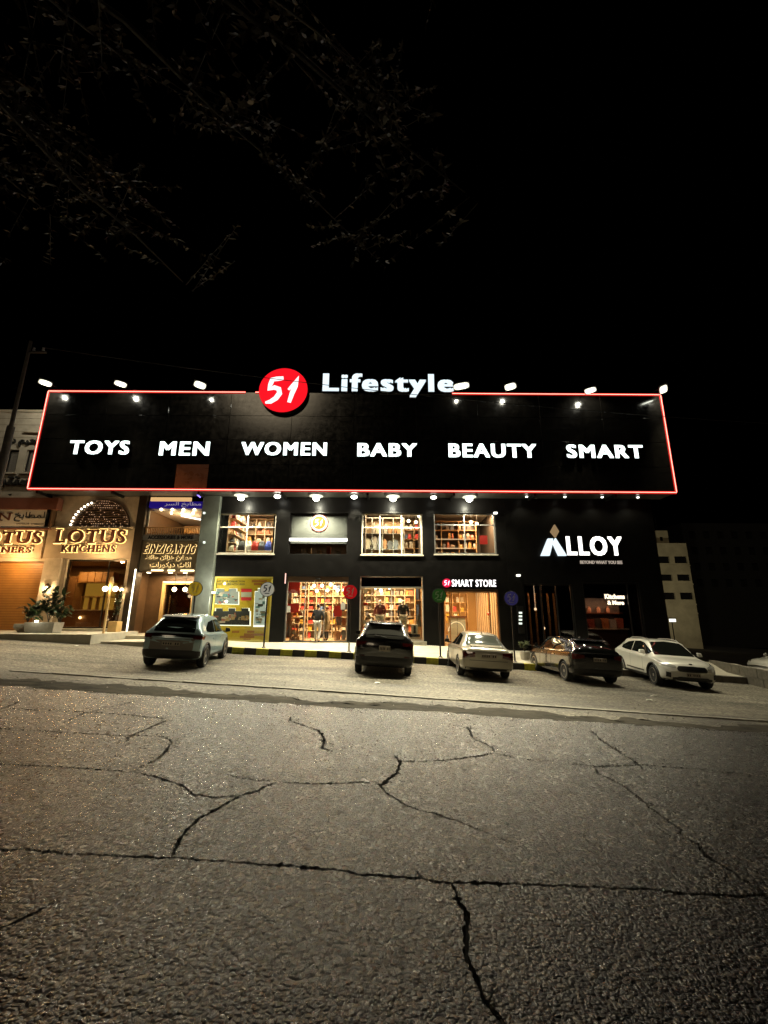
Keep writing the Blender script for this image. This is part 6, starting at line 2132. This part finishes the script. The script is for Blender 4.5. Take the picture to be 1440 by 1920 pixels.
def shelf(label, x0, x1, z0, rows, dz_, y, bays, mat, kind, pal, glabel, group, depth=.38, back=None, fill=.93):
    u = thing('shelf_unit', label, 'shelf', ((x0 + x1) / 2, y, z0))
    bw = (x1 - x0) / bays
    top = z0 + rows * dz_
    for k in range(bays + 1):
        obj('upright', MB().box(x0 + k * bw - .018, x0 + k * bw + .018, y, y + depth, z0, top), mat, u)
    for r_ in range(rows + 1):
        for k in range(bays):
            obj('shelf_board', MB().box(x0 + k * bw + .019, x0 + (k + 1) * bw - .019, y + .005, y + depth, z0 + r_ * dz_, z0 + r_ * dz_ + .025), mat, u)
    if back:
        obj('back_panel', MB().box(x0, x1, y + depth + .002, y + depth + .03, z0, top), back, u)
    for r_ in range(rows):
        for k in range(bays):
            xx = x0 + k * bw + .05
            while xx < x0 + (k + 1) * bw - .14:
                w = rg.uniform(.10, .26)
                if xx + w > x0 + (k + 1) * bw - .03:
                    break
                if rg.random() < fill:
                    good(kind, rg.choice(PAL[pal]), w, rg.uniform(.15, .28), rg.uniform(.45, .88) * (dz_ - .05), xx + w / 2, y + depth * .5, z0 + r_ * dz_ + .027, glabel, 'goods', group)
                xx += w + rg.uniform(.02, .08)
    return u


def ceiling_lamps(px_list, y, room_name, group, power, zc=None):
    for k, (px, py, lab) in enumerate(px_list):
        q = FP(px, py, y)
        f = thing('pendant_lamp', 'warm hanging bulb inside %s, %s' % (room_name, lab), 'lamp', (q.x, y, q.z), group)
        obj('bulb', MB().ball(q, .085, 10), EM('shop_bulb', (1, .84, .55), 10), f, shade=True)
        obj('flex', MB().tube([(q.x, y, q.z + .08), (q.x, y, zc or q.z + .5)], .008, 5), DARKM, f)
        if power:
            lamp('bulb_light', 'POINT', (q.x, q.y, q.z - .15), power, (1, .76, .45), f, shadow_soft_size=.1)


SHW = M('cream_shelf', (.40, .30, .18), .5)
# ground floor, entrance hall and mannequin window share one lit hall
shelf('tall cream shelving with red and yellow goods behind the entrance glass', FP(546, 1150, YF + 3).x, FP(654, 1150, YF + 3).x, .26, 8, .37, YF + 3, 7, SHW, 'box', 'toys', 'small boxed goods on the shelving behind the entrance glass', 'goods behind the entrance', back=CREAMW)
shelf('wide cream shelving with brown goods behind the two mannequins', FP(684, 1150, YF + 3).x, FP(778, 1150, YF + 3).x, .26, 8, .38, YF + 3, 5, SHW, 'box', 'shoes', 'small brown and pale goods on the shelving behind the mannequins', 'goods behind the mannequins', back=CREAMW)
shelf('narrow orange toy shelving at the left side of the mannequin window', Gd[2][0] + .12, Gd[2][0] + .55, .5, 8, .29, YF + .5, 1, SHW, 'box', 'toys', 'tiny bright boxes on the narrow shelving beside the mannequins', 'goods beside the mannequins', depth=.3)
shelf('dark rack with brown plush goods left of the entrance', Gd[1][0] + .12, Gd[1][0] + .75, .26, 5, .30, YF + .8, 1, WOOD, 'bag', 'shoes', 'dark plush goods on the low rack left of the entrance', 'goods left of the entrance')
shelf('rack of garments and toys right of the entrance', Gd[1][1] - .72, Gd[1][1] - .08, .26, 3, .7, YF + 1.3, 1, WOOD, 'garment', 'clothes', 'dark garment on the rack right of the entrance', 'garments right of the entrance')
q = RC(541, 1089, 562, 1122, YF + .6)
for nm, r_, c, lab in (('sale_banner', (541, 1089, 562, 1112), (.62, .03, .02), 'large plain red banner hung at the upper left of the entrance'), ('sale_poster', (540, 1132, 560, 1148), (.55, .04, .03), 'red poster lower left of the entrance'), ('sale_poster', (626, 1136, 641, 1156), (.62, .03, .03), 'red poster right of the person in the entrance')):
    q = RC(*r_, YF + .6)
    single(nm, MB().box(q[0], q[1], YF + .58, YF + .6, q[2], q[3]), M('red_print', (.62, .03, .02), .6), lab, 'poster', (q[0], YF + .58, q[2]))
ceiling_lamps([(589, 1098, 'upper row far left'), (604, 1098, 'upper row second'), (620, 1096, 'upper row brightest'), (628, 1101, 'upper row right'), (594, 1108, 'lower row left'), (614, 1107, 'lower row middle'), (633, 1107, 'lower row right'), (645, 1107, 'lower row by the red sign')], YF + 1.8, 'the shop entrance', 'hanging bulbs in the entrance', 12, 3.68)
ceiling_lamps([(704, 1102, 'left above the mannequins'), (730, 1102, 'brightest above the mannequins'), (714, 1107, 'low middle above the mannequins')], YF + 1.9, 'the mannequin window', 'hanging bulbs over the mannequins', 12, 3.68)
hall = thing('ceiling_luminaire', 'flat ceiling light panel in the entrance hall', 'lamp', ((Gd[1][0] + Gd[2][1]) / 2, YF + 1.9, 3.69))
obj('diffuser', MB().box((Gd[1][0] + Gd[2][1]) / 2 - 1.6, (Gd[1][0] + Gd[2][1]) / 2 + 1.6, YF + 2.1, YF + 2.4, 3.67, 3.695), EM('panel_glow', (1, .85, .6), 3), hall)
for gx in (Gd[1], Gd[2]):
    lamp('hall_light', 'AREA', ((gx[0] + gx[1]) / 2, YF + 1.6, 3.6), 640, (1, .72, .42), hall, shape='RECTANGLE', size=2.4, size_y=1.2)
q = RC(771, 1171, 783, 1189, YF + .7)
bx_ = thing('white_case', 'white upright case with dark slots in the mannequin window corner', 'case', ((q[0] + q[1]) / 2, YF + .7, .5))
obj('shell', MB().box(q[0], q[1], YF + .6, YF + .85, q[2], q[3]), M('white_case', (.6, .58, .5), .4), bx_, bevel=.02)
for zz in (.3, .7):
    obj('slot', MB().box(q[0] + .1, q[1] - .1, YF + .585, YF + .599, q[2] + (q[3] - q[2]) * zz - .09, q[2] + (q[3] - q[2]) * zz + .09), SEAM, bx_)
obj('case_stand', MB().box(q[0] - .1, q[1] + .1, YF + .55, YF + .9, .492, q[2] - .004), BLKC, store)
q = RC(781, 1150, 790, 1175, YF + .7)
single('coat_rail_garment', MB().prism([(q[0], q[2]), (q[1], q[2]), (q[1] - .05, q[3] - .1), ((q[0] + q[1]) / 2, q[3]), (q[0] + .05, q[3] - .1)], YF + .66, YF + .78), M('grey_coat', (.12, .12, .10), .9), 'grey coat hanging at the right side of the mannequin window', 'coat', (q[0], YF + .7, q[2]))
shelf('open wooden slat shelving at the right side of the mannequin window', FP(779, 1150, YF + 1.6).x, FP(791, 1150, YF + 1.6).x, .26, 3, 1.0, YF + 1.6, 1, WOOD, 'box', 'toys', 'boxed goods on wooden shelving at the right of the mannequins', 'goods right of the mannequins')

# smart store with lit slats on the right wall
r = Gd[3]
sx1 = X_MID - .33
for k in range(11):
    y = YF + .9 + k * .44
    sl_ = obj('timber_slat', MB().box(sx1 - .10 - (k * .0), sx1 - .03, y, y + .17, .04, 2.85), WOOD, store)
    obj('slat_light', MB().box(sx1 - .06, sx1 - .02, y + .19, y + .42, .04, 2.85), EM('slat_glow', (1, .66, .30), 1.2), store)
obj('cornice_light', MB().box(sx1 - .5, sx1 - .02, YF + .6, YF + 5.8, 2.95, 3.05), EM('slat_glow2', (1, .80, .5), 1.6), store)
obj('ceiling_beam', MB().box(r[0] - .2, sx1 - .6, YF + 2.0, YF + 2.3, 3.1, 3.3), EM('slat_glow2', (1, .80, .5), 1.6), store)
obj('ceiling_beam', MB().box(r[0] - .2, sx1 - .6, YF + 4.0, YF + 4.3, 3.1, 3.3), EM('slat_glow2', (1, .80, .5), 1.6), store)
lamp('smart_light', 'AREA', ((r[0] + sx1) / 2, YF + 2.2, 3.3), 560, (1, .70, .36), store, shape='RECTANGLE', size=2, size_y=3)
q = RC(842, 1155, 873, 1186, YF + 2.2)
ct = thing('service_counter', 'grey service counter with wood edge inside the smart store', 'counter', ((q[0] + q[1]) / 2, YF + 2.2, .035))
obj('front_panel', MB().box(q[0], q[1], YF + 2.2, YF + 2.7, .035, q[3] - .08), M('grey_counter', (.33, .33, .28), .4), ct)
obj('panel_joint', MB().box((q[0] + q[1]) / 2 - .01, (q[0] + q[1]) / 2 + .01, YF + 2.19, YF + 2.199, .04, q[3] - .09), SEAM, ct)
obj('wood_top', MB().box(q[0] - .03, q[1] + .06, YF + 2.15, YF + 2.75, q[3] - .078, q[3]), M('red_brown'), ct)
pts = [(FP(856, 1180, YF + 1.9).x + .42 * math.cos(PI * k / 14), YF + 1.9, FP(856, 1184, YF + 1.9).z + .48 * math.sin(PI * k / 14)) for k in range(15)]
single('light_arch', MB().tube(pts, .022, 6), EM('arch_gold', (1, .8, .45), 1.2), 'thin glowing arch hoop before the smart store counter', 'lamp', (pts[0][0], YF + 1.9, pts[0][2]))
shelf('wall shelving with small gadgets behind the smart store counter', FP(834, 1120, YF + 5).x, FP(876, 1120, YF + 5).x, .04, 5, .55, YF + 5, 3, WOOD, 'box', 'toys', 'small gadget boxes on wall shelving behind the smart store counter', 'gadgets in the smart store')
q = FP(917, 1151, YF + 1.0)
single('red_ball_decoration', MB().ball(q, .1, 12).tube([q, (q.x, q.y, 2.9)], .006, 4), M('red_gloss', (.55, .03, .02), .25), 'red ball hanging by the lit timber slats of the smart store', 'decoration', (q.x, q.y, q.z), shade=True)

# upper floor displays
r = W[0]
shelf('tall shelving with bags behind the first upper window', XL + .5, r[1] + .3, 4.06, 6, .45, YF + 2.6, 5, SHW, 'bag', 'shoes', 'pale bag on the tall shelving behind the first upper window', 'bags behind the first upper window', back=CREAMW)
shelf('tall corner shelving with bags at the left end of the first upper window', XL + .42, r[0] + .75, 4.06, 6, .45, YF + 1.9, 2, SHW, 'bag', 'clothes', 'dark bag on the corner shelving of the first upper window', 'bags in the corner of the first upper window', back=CREAMW)
ws = thing('wall_shelf', 'shelves of bags along the side wall seen through the first upper window', 'shelf', (XL + .5, YF + 1.4, 4.06))
for k in range(6):
    z = 4.2 + k * .42
    obj('shelf_board', MB().box(XL + .335, XL + .66, YF + .45, YF + 2.55, z, z + .025), SHW, ws)
    yy = YF + .6
    while yy < YF + 2.45:
        w = rg.uniform(.14, .26)
        good('bag', rg.choice(PAL['clothes'] + PAL['bags'][:2]), .24, w, rg.uniform(.2, .34), XL + .5, yy, z + .027, 'bag on the side wall shelves of the first upper window', 'goods', 'bags on the side wall shelves')
        yy += w + rg.uniform(.02, .07)
tb = thing('display_table', 'white display table with backpacks in the first upper window', 'table', ((r[0] + r[1]) / 2, YF + 1, 4.06))
obj('table_top', MB().box(r[0] + .55, r[1] - .35, YF + .75, YF + 1.3, 4.66, 4.7), FRAMEW, tb)
for x in (r[0] + .6, (r[0] + r[1]) / 2, r[1] - .42):
    obj('leg', MB().box(x, x + .05, YF + .8, YF + .85, 4.06, 4.658), FRAMEW, tb)
for k, (c, lab) in enumerate((((.6, .58, .52), 'white backpack, left end of the table'), ((.02, .02, .02), 'black backpack, second on the table'), ((.50, .49, .45), 'pale grey backpack, third on the table'), ((.45, .03, .02), 'red backpack mid table'), ((.04, .04, .05), 'charcoal backpack right of the red one'), ((.03, .06, .35), 'blue backpack, right end of the table'))):
    x = r[0] + .75 + k * (r[1] - r[0] - 1.3) / 5
    good('bag', c, .36, .26, .52, x, YF + 1, 4.703, lab + ' in the first upper window', 'backpack', 'backpacks on the display table')
ceiling_lamps([(441, 968, 'left of three'), (445, 972, 'middle of three'), (452, 976, 'right of three')], YF + 1.9, 'the first upper window', 'bulbs in the first upper window', 6, 6.94)
lamp('upper_light', 'AREA', ((r[0] + r[1]) / 2, YF + 1.3, 6.85), 380, (1, .80, .55), store, shape='RECTANGLE', size=2.6, size_y=1)
lamp('upper_light', 'AREA', ((W[1][0] + W[1][1]) / 2, YF + 1.2, 5.2), 14, (1, .7, .4), store, shape='RECTANGLE', size=2, size_y=.5)
for k in range(5):
    good('box', rg.choice(PAL['shoes']), .2, .2, rg.uniform(.2, .45), W[1][0] + .4 + k * .5, YF + .9, 4.5, 'small ornament at the foot of the grey logo window', 'ornament', 'ornaments below the grey blind')
single('low_shelf', MB().box(W[1][0] + .1, W[1][1] - .1, YF + .7, YF + 1.1, 4.44, 4.497).box(W[1][0] + .1, W[1][0] + .16, YF + .7, YF + 1.1, 4.053, 4.439).box(W[1][1] - .16, W[1][1] - .1, YF + .7, YF + 1.1, 4.053, 4.439), WOOD, 'low wooden shelf inside the grey logo window', 'shelf', (W[1][0], YF + .7, 4.053))
r = W[2]
shelf('wire framed clothes display behind the third upper window', r[0] - .1, r[0] + 2.2, 4.06, 3, .86, YF + 1.6, 4, GREYM, 'garment', 'clothes', 'dark garment on the wire display behind the third upper window', 'garments behind the third upper window', back=CREAMW, fill=1)
shelf('golden lit shelving at the right of the third upper window', r[0] + 2.25, r[1] + .3, 4.06, 5, .52, YF + 2.4, 2, WOOD, 'bag', 'toys', 'orange toned bag on the golden shelving behind the third upper window', 'bags behind the third upper window')
ceiling_lamps([(766, 977, 'left of three'), (780, 979, 'lowest of three'), (786, 968, 'right of three')], YF + 1.4, 'the third upper window', 'bulbs in the third upper window', 8, 6.94)
lamp('upper_light', 'AREA', ((r[0] + r[1]) / 2, YF + 1.1, 6.85), 300, (1, .74, .45), store, shape='RECTANGLE', size=2.6, size_y=.8)
r = W[3]
shelf('dim brown shelving behind the fourth upper window', r[0] - .3, r[1] - .55, 4.06, 5, .5, YF + 2.0, 3, WOOD, 'bag', 'shoes', 'brown bag on the dim shelving behind the fourth upper window', 'bags behind the fourth upper window', back=DKW)
for zz in (4.9, 5.4, 5.9):
    obj('shelf_light', MB().box(r[0] + .1, r[1] - .9, YF + 1.97, YF + 1.99, zz - .35, zz - .32), EM('shelf_glow', (1, .72, .42), 1.1), store)
q = RC(900, 1004, 914, 1020, YF + .8)
single('red_lightbox', MB().box(q[0], q[1], YF + .8, YF + .9, q[2], q[3]), EM('red_box_glow', (.75, .05, .03), .55), 'small red box display at the right of the fourth upper window', 'display', (q[0], YF + .8, q[2]))
ceiling_lamps([(883, 979, 'left of two'), (894, 982, 'right of two')], YF + 1.4, 'the fourth upper window', 'bulbs in the fourth upper window', 8, 6.94)
lamp('upper_light', 'AREA', (r[1] - .5, YF + 1.2, 6.8), 300, (1, .66, .38), store, shape='RECTANGLE', size=.8, size_y=.8)

# ================================================================= ROUND SIGNS ON POSTS
for px, py, foot, c, nc, lab in ((367, 1104, (362, 1190), (.42, .27, .02), (.5, .38, .12), 'yellow'), (502, 1105, (494, 1214), (.52, .50, .42), (.02, .02, .02), 'white'), (657, 1110, (655, 1222), (.60, .012, .015), (.8, .6, .5), 'red'), (823, 1117, (828, 1229), (.02, .07, .012), (.4, .45, .35), 'dark green'), (958, 1122, (962, 1238), (.035, .03, .12), (.45, .45, .6), 'dark blue')):
    y = KY + .35
    q = FP(px, py, y)
    f0 = kerb_top(q.x) - .03
    s_ = thing('round_sign', '%s round 51 sign on a thin dark post by the kerb' % lab, 'sign', (q.x, y, f0), 'round signs on posts along the kerb')
    obj('post', MB().tube([(q.x, y, f0), (q.x, y, q.z - .25)], .035, 8), DARKM, s_, shade=True)
    obj('foot', MB().lathe([(.11, f0), (.10, f0 + .04), (.04, f0 + .09)], (q.x, y, 0), 10), DARKM, s_)
    obj('disc', disc(MB(), q.x, q.z, .29, y - .06, y - .036), EM('disc_' + lab, c, .4, base=1), s_)  # faint emission of its own colour, added to brighten the disc
    obj('disc_rim', MB().tube([(q.x + .30 * math.cos(2 * PI * k / 32), y - .045, q.z + .30 * math.sin(2 * PI * k / 32)) for k in range(33)], .018, 6, caps=False), DARKM, s_, shade=True)
    obj('brush_numerals', ribbon51(MB(), q.x, q.z + .03, .25, y - .068, y - .0605), M('num_' + lab, nc, .4), s_)
    obj('caption', MB().box(q.x - .10, q.x + .10, y - .067, y - .0605, q.z - .19, q.z - .155), M('num_' + lab, nc, .4), s_)

# ================================================================= PLANTS
LEAF = M('leaf_green', (.035, .06, .02), .4, noise=.4, nscale=5)
LEAF2 = M('olive_leaf', (.06, .075, .025), .45, noise=.4, nscale=5)


def leaf(mb, p, d, ln, w, droop=.3, n=3):
    d = d.normalized()
    s_ = d.cross(Vector((0, 0, 1)))
    if s_.length < .05:
        s_ = Vector((1, 0, 0))
    s_.normalize()
    pts, q = [], Vector(p)
    for i in range(n + 1):
        t = i / n
        wd = w * math.sin(PI * (.12 + .85 * t)) * .5
        pts.append((q - s_ * wd, q + s_ * wd))
        d = (d + Vector((0, 0, -droop / n))).normalized()
        q = q + d * ln / n
    mb.add([v for pr in pts for v in pr], [(2 * i, 2 * i + 1, 2 * i + 3, 2 * i + 2) for i in range(n)])


def shrub(root, c, h, r, nl, ll, lw, mat, seed, nst=7):
    rr_ = random.Random(seed)
    st, lf = MB(), MB()
    for k in range(nst):
        a = 2 * PI * k / nst + rr_.uniform(-.4, .4)
        e = Vector((c[0] + math.cos(a) * r * rr_.uniform(.2, .9), c[1] + math.sin(a) * r * rr_.uniform(.2, .9), c[2] + h * rr_.uniform(.6, 1)))
        m_ = (Vector(c) + e) / 2 + Vector((0, 0, .1))
        st.tube([c, m_, e], [.014, .01, .005], 5)
        for i in range(nl // nst):
            t = rr_.uniform(.25, 1)
            p = Vector(c).lerp(m_, t * 2) if t < .5 else m_.lerp(e, t * 2 - 1)
            leaf(lf, p, Vector((rr_.uniform(-1, 1), rr_.uniform(-1, 1), rr_.uniform(-.1, .9))), ll * rr_.uniform(.6, 1.2), lw, rr_.uniform(.3, 1))
    obj('stem', st, M('stem_brown', (.07, .05, .03), .8), root)
    o_ = obj('foliage', lf, mat, root, fix=False)
    o_['kind'] = 'stuff'


CERAM = M('grey_planter', (.34, .32, .27), .7, noise=.2, nscale=5)
y = 18.6
q = RC(56, 1168, 108, 1186, y)
pl = thing('planter', 'long grey stone trough planter with big leafy plants before the stone shop', 'planter', ((q[0] + q[1]) / 2, y, PFZ))
tz = PFZ + .42
obj('trough', MB().add([(q[0], y - .25, PFZ - .008), (q[1], y - .25, PFZ - .008), (q[1], y + .25, PFZ - .008), (q[0], y + .25, PFZ - .008), (q[0] - .05, y - .3, tz), (q[1] + .05, y - .3, tz), (q[1] + .05, y + .3, tz), (q[0] - .05, y + .3, tz)], [(0, 3, 2, 1), (4, 5, 6, 7), (0, 1, 5, 4), (1, 2, 6, 5), (2, 3, 7, 6), (3, 0, 4, 7)]), CERAM, pl, bevel=.015)
mx = (q[0] + q[1]) / 2
shrub(pl, Vector((mx + .15, y, tz)), 1.5, .55, 170, .34, .17, LEAF, 4, 9)
shrub(pl, Vector((mx - .45, y, tz)), .8, .5, 90, .4, .16, LEAF, 5, 7)
shrub(pl, Vector((mx + .6, y, tz)), .8, .5, 80, .4, .14, LEAF, 6, 6)
b2 = FP(45, 1178, 18.9)
p2 = thing('bowl_planter', 'low round stone bowl with dark shrub left of the trough planter', 'planter', (b2.x, 18.9, PFZ))
obj('bowl', MB().lathe([(.2, PFZ - .008), (.38, PFZ + .2), (.36, PFZ + .34), (.3, PFZ + .3)], (b2.x, 18.9, 0), 18), CERAM, p2, shade=True)
shrub(p2, Vector((b2.x + .1, 18.9, PFZ + .3)), 1.0, .3, 120, .22, .12, LEAF, 8, 6)
b3 = FP(214, 1184, 19.6)
p3 = thing('tall_pot_plant', 'tall slender climbing plant in a square pot by the stone shop corner', 'plant', (b3.x, 19.6, PFZ))
obj('pot', MB().box(b3.x - .2, b3.x + .2, 19.4, 19.8, PFZ - .008, PFZ + .45), M('gold_wood'), p3, bevel=.015)
shrub(p3, Vector((b3.x, 19.6, PFZ + .45)), 1.6, .25, 190, .16, .09, LEAF2, 9, 6)
b4 = FP(983, 1212, 19.2)
z4 = kerb_top(b4.x) + .06
p4 = thing('potted_bush', 'small olive green bush in a grey pot before the dark showroom', 'plant', (b4.x, 19.2, z4))
obj('pot', MB().lathe([(.17, z4 - .02), (.24, z4 + .32), (.22, z4 + .34), (.2, z4 + .3)], (b4.x, 19.2, 0), 14), CERAM, p4, shade=True)
shrub(p4, Vector((b4.x, 19.2, z4 + .3)), .5, .32, 260, .14, .05, LEAF2, 12, 9)
for k in range(4):
    x = mx - .4 + k * .27
    pass
up = obj('uplight', MB().lathe([(.05, tz), (.07, tz + .06), (.06, tz + .08)], (mx - .2, y - .2, 0), 8), BULB, pl)
lamp('plant_uplight', 'POINT', (mx - .1, y - .42, tz + .2), 9, (1, .93, .7), pl, shadow_soft_size=.05)

# ================================================================= TREE OVER THE CAMERA
tr = random.Random(31)
tx, ty = -4.2, -1.6
tree_ = thing('street_tree', 'dark leafy tree whose crown hangs over the top left of the view', 'tree', (tx, ty, gz(tx, ty)))
BARK = M('bark', (.018, .013, .008), .9, noise=.4, nscale=8, bump=.6, bscale=18)
trunk = MB().tube([(tx, ty, gz(tx, ty) - .2), (tx + .05, ty + .1, 1.6), (tx - .05, ty + .35, 3.1), (tx + .1, ty + .6, 4.4)], [.24, .19, .16, .13], 10)
ends = []
for k in range(13):
    x = tr.uniform(-7.2, .9)
    yv = tr.uniform(2.0, 5.6)
    z = tr.uniform(5.6, 8.6)
    a = Vector((tx + .1, ty + .6, 4.2))
    e = Vector((x, yv, z))
    m1 = a.lerp(e, .4) + Vector((tr.uniform(-.4, .4), tr.uniform(-.2, .4), tr.uniform(.3, .8)))
    bp_ = []
    for i in range(9):
        t = i / 8
        c_ = a.lerp(m1, t).lerp(m1.lerp(e, t), t)
        bp_.append(c_ + Vector((tr.uniform(-1, 1), tr.uniform(-1, 1), tr.uniform(-1, 1))) * .14 * math.sin(PI * t))
    trunk.tube(bp_, [.05 * (1 - t / 8.6) + .003 for t in range(9)], 6)
    ends.append((m1, e))
obj('trunk', trunk, BARK, tree_, shade=True)
lf = MB()
tw_ = MB()
for m1, e in ends:
    for i in range(52):
        t = tr.uniform(.1, 1.12)
        p = m1.lerp(e, t)
        d0 = Vector((tr.uniform(-1, 1), tr.uniform(-.7, 1), tr.uniform(-.7, .5)))
        e2 = p + d0 * tr.uniform(.4, 1.1)
        el = math.degrees(math.atan2(e2.z - 1.6, max(.1, e2.y)))
        if e2.y > .4 and (el < 44 or (e2.x > .2 + .12 * e2.y)):
            continue
        tw_.tube([p, e2], [.006, .003], 4)
        for q_ in range(22):
            pp = p.lerp(e2, tr.uniform(.15, 1.05))
            leaf(lf, pp, Vector((tr.uniform(-1, 1), tr.uniform(-1, 1), tr.uniform(-.9, .5))), tr.uniform(.035, .10), tr.uniform(.016, .04), tr.uniform(0, .8), 2)
o = obj('twigs', tw_, BARK, tree_)
o['kind'] = 'stuff'
o = obj('crown', lf, M('night_leaf', (.026, .017, .007), .36, noise=.6, nscale=2, spec=.15), tree_, fix=False)
o['kind'] = 'stuff'
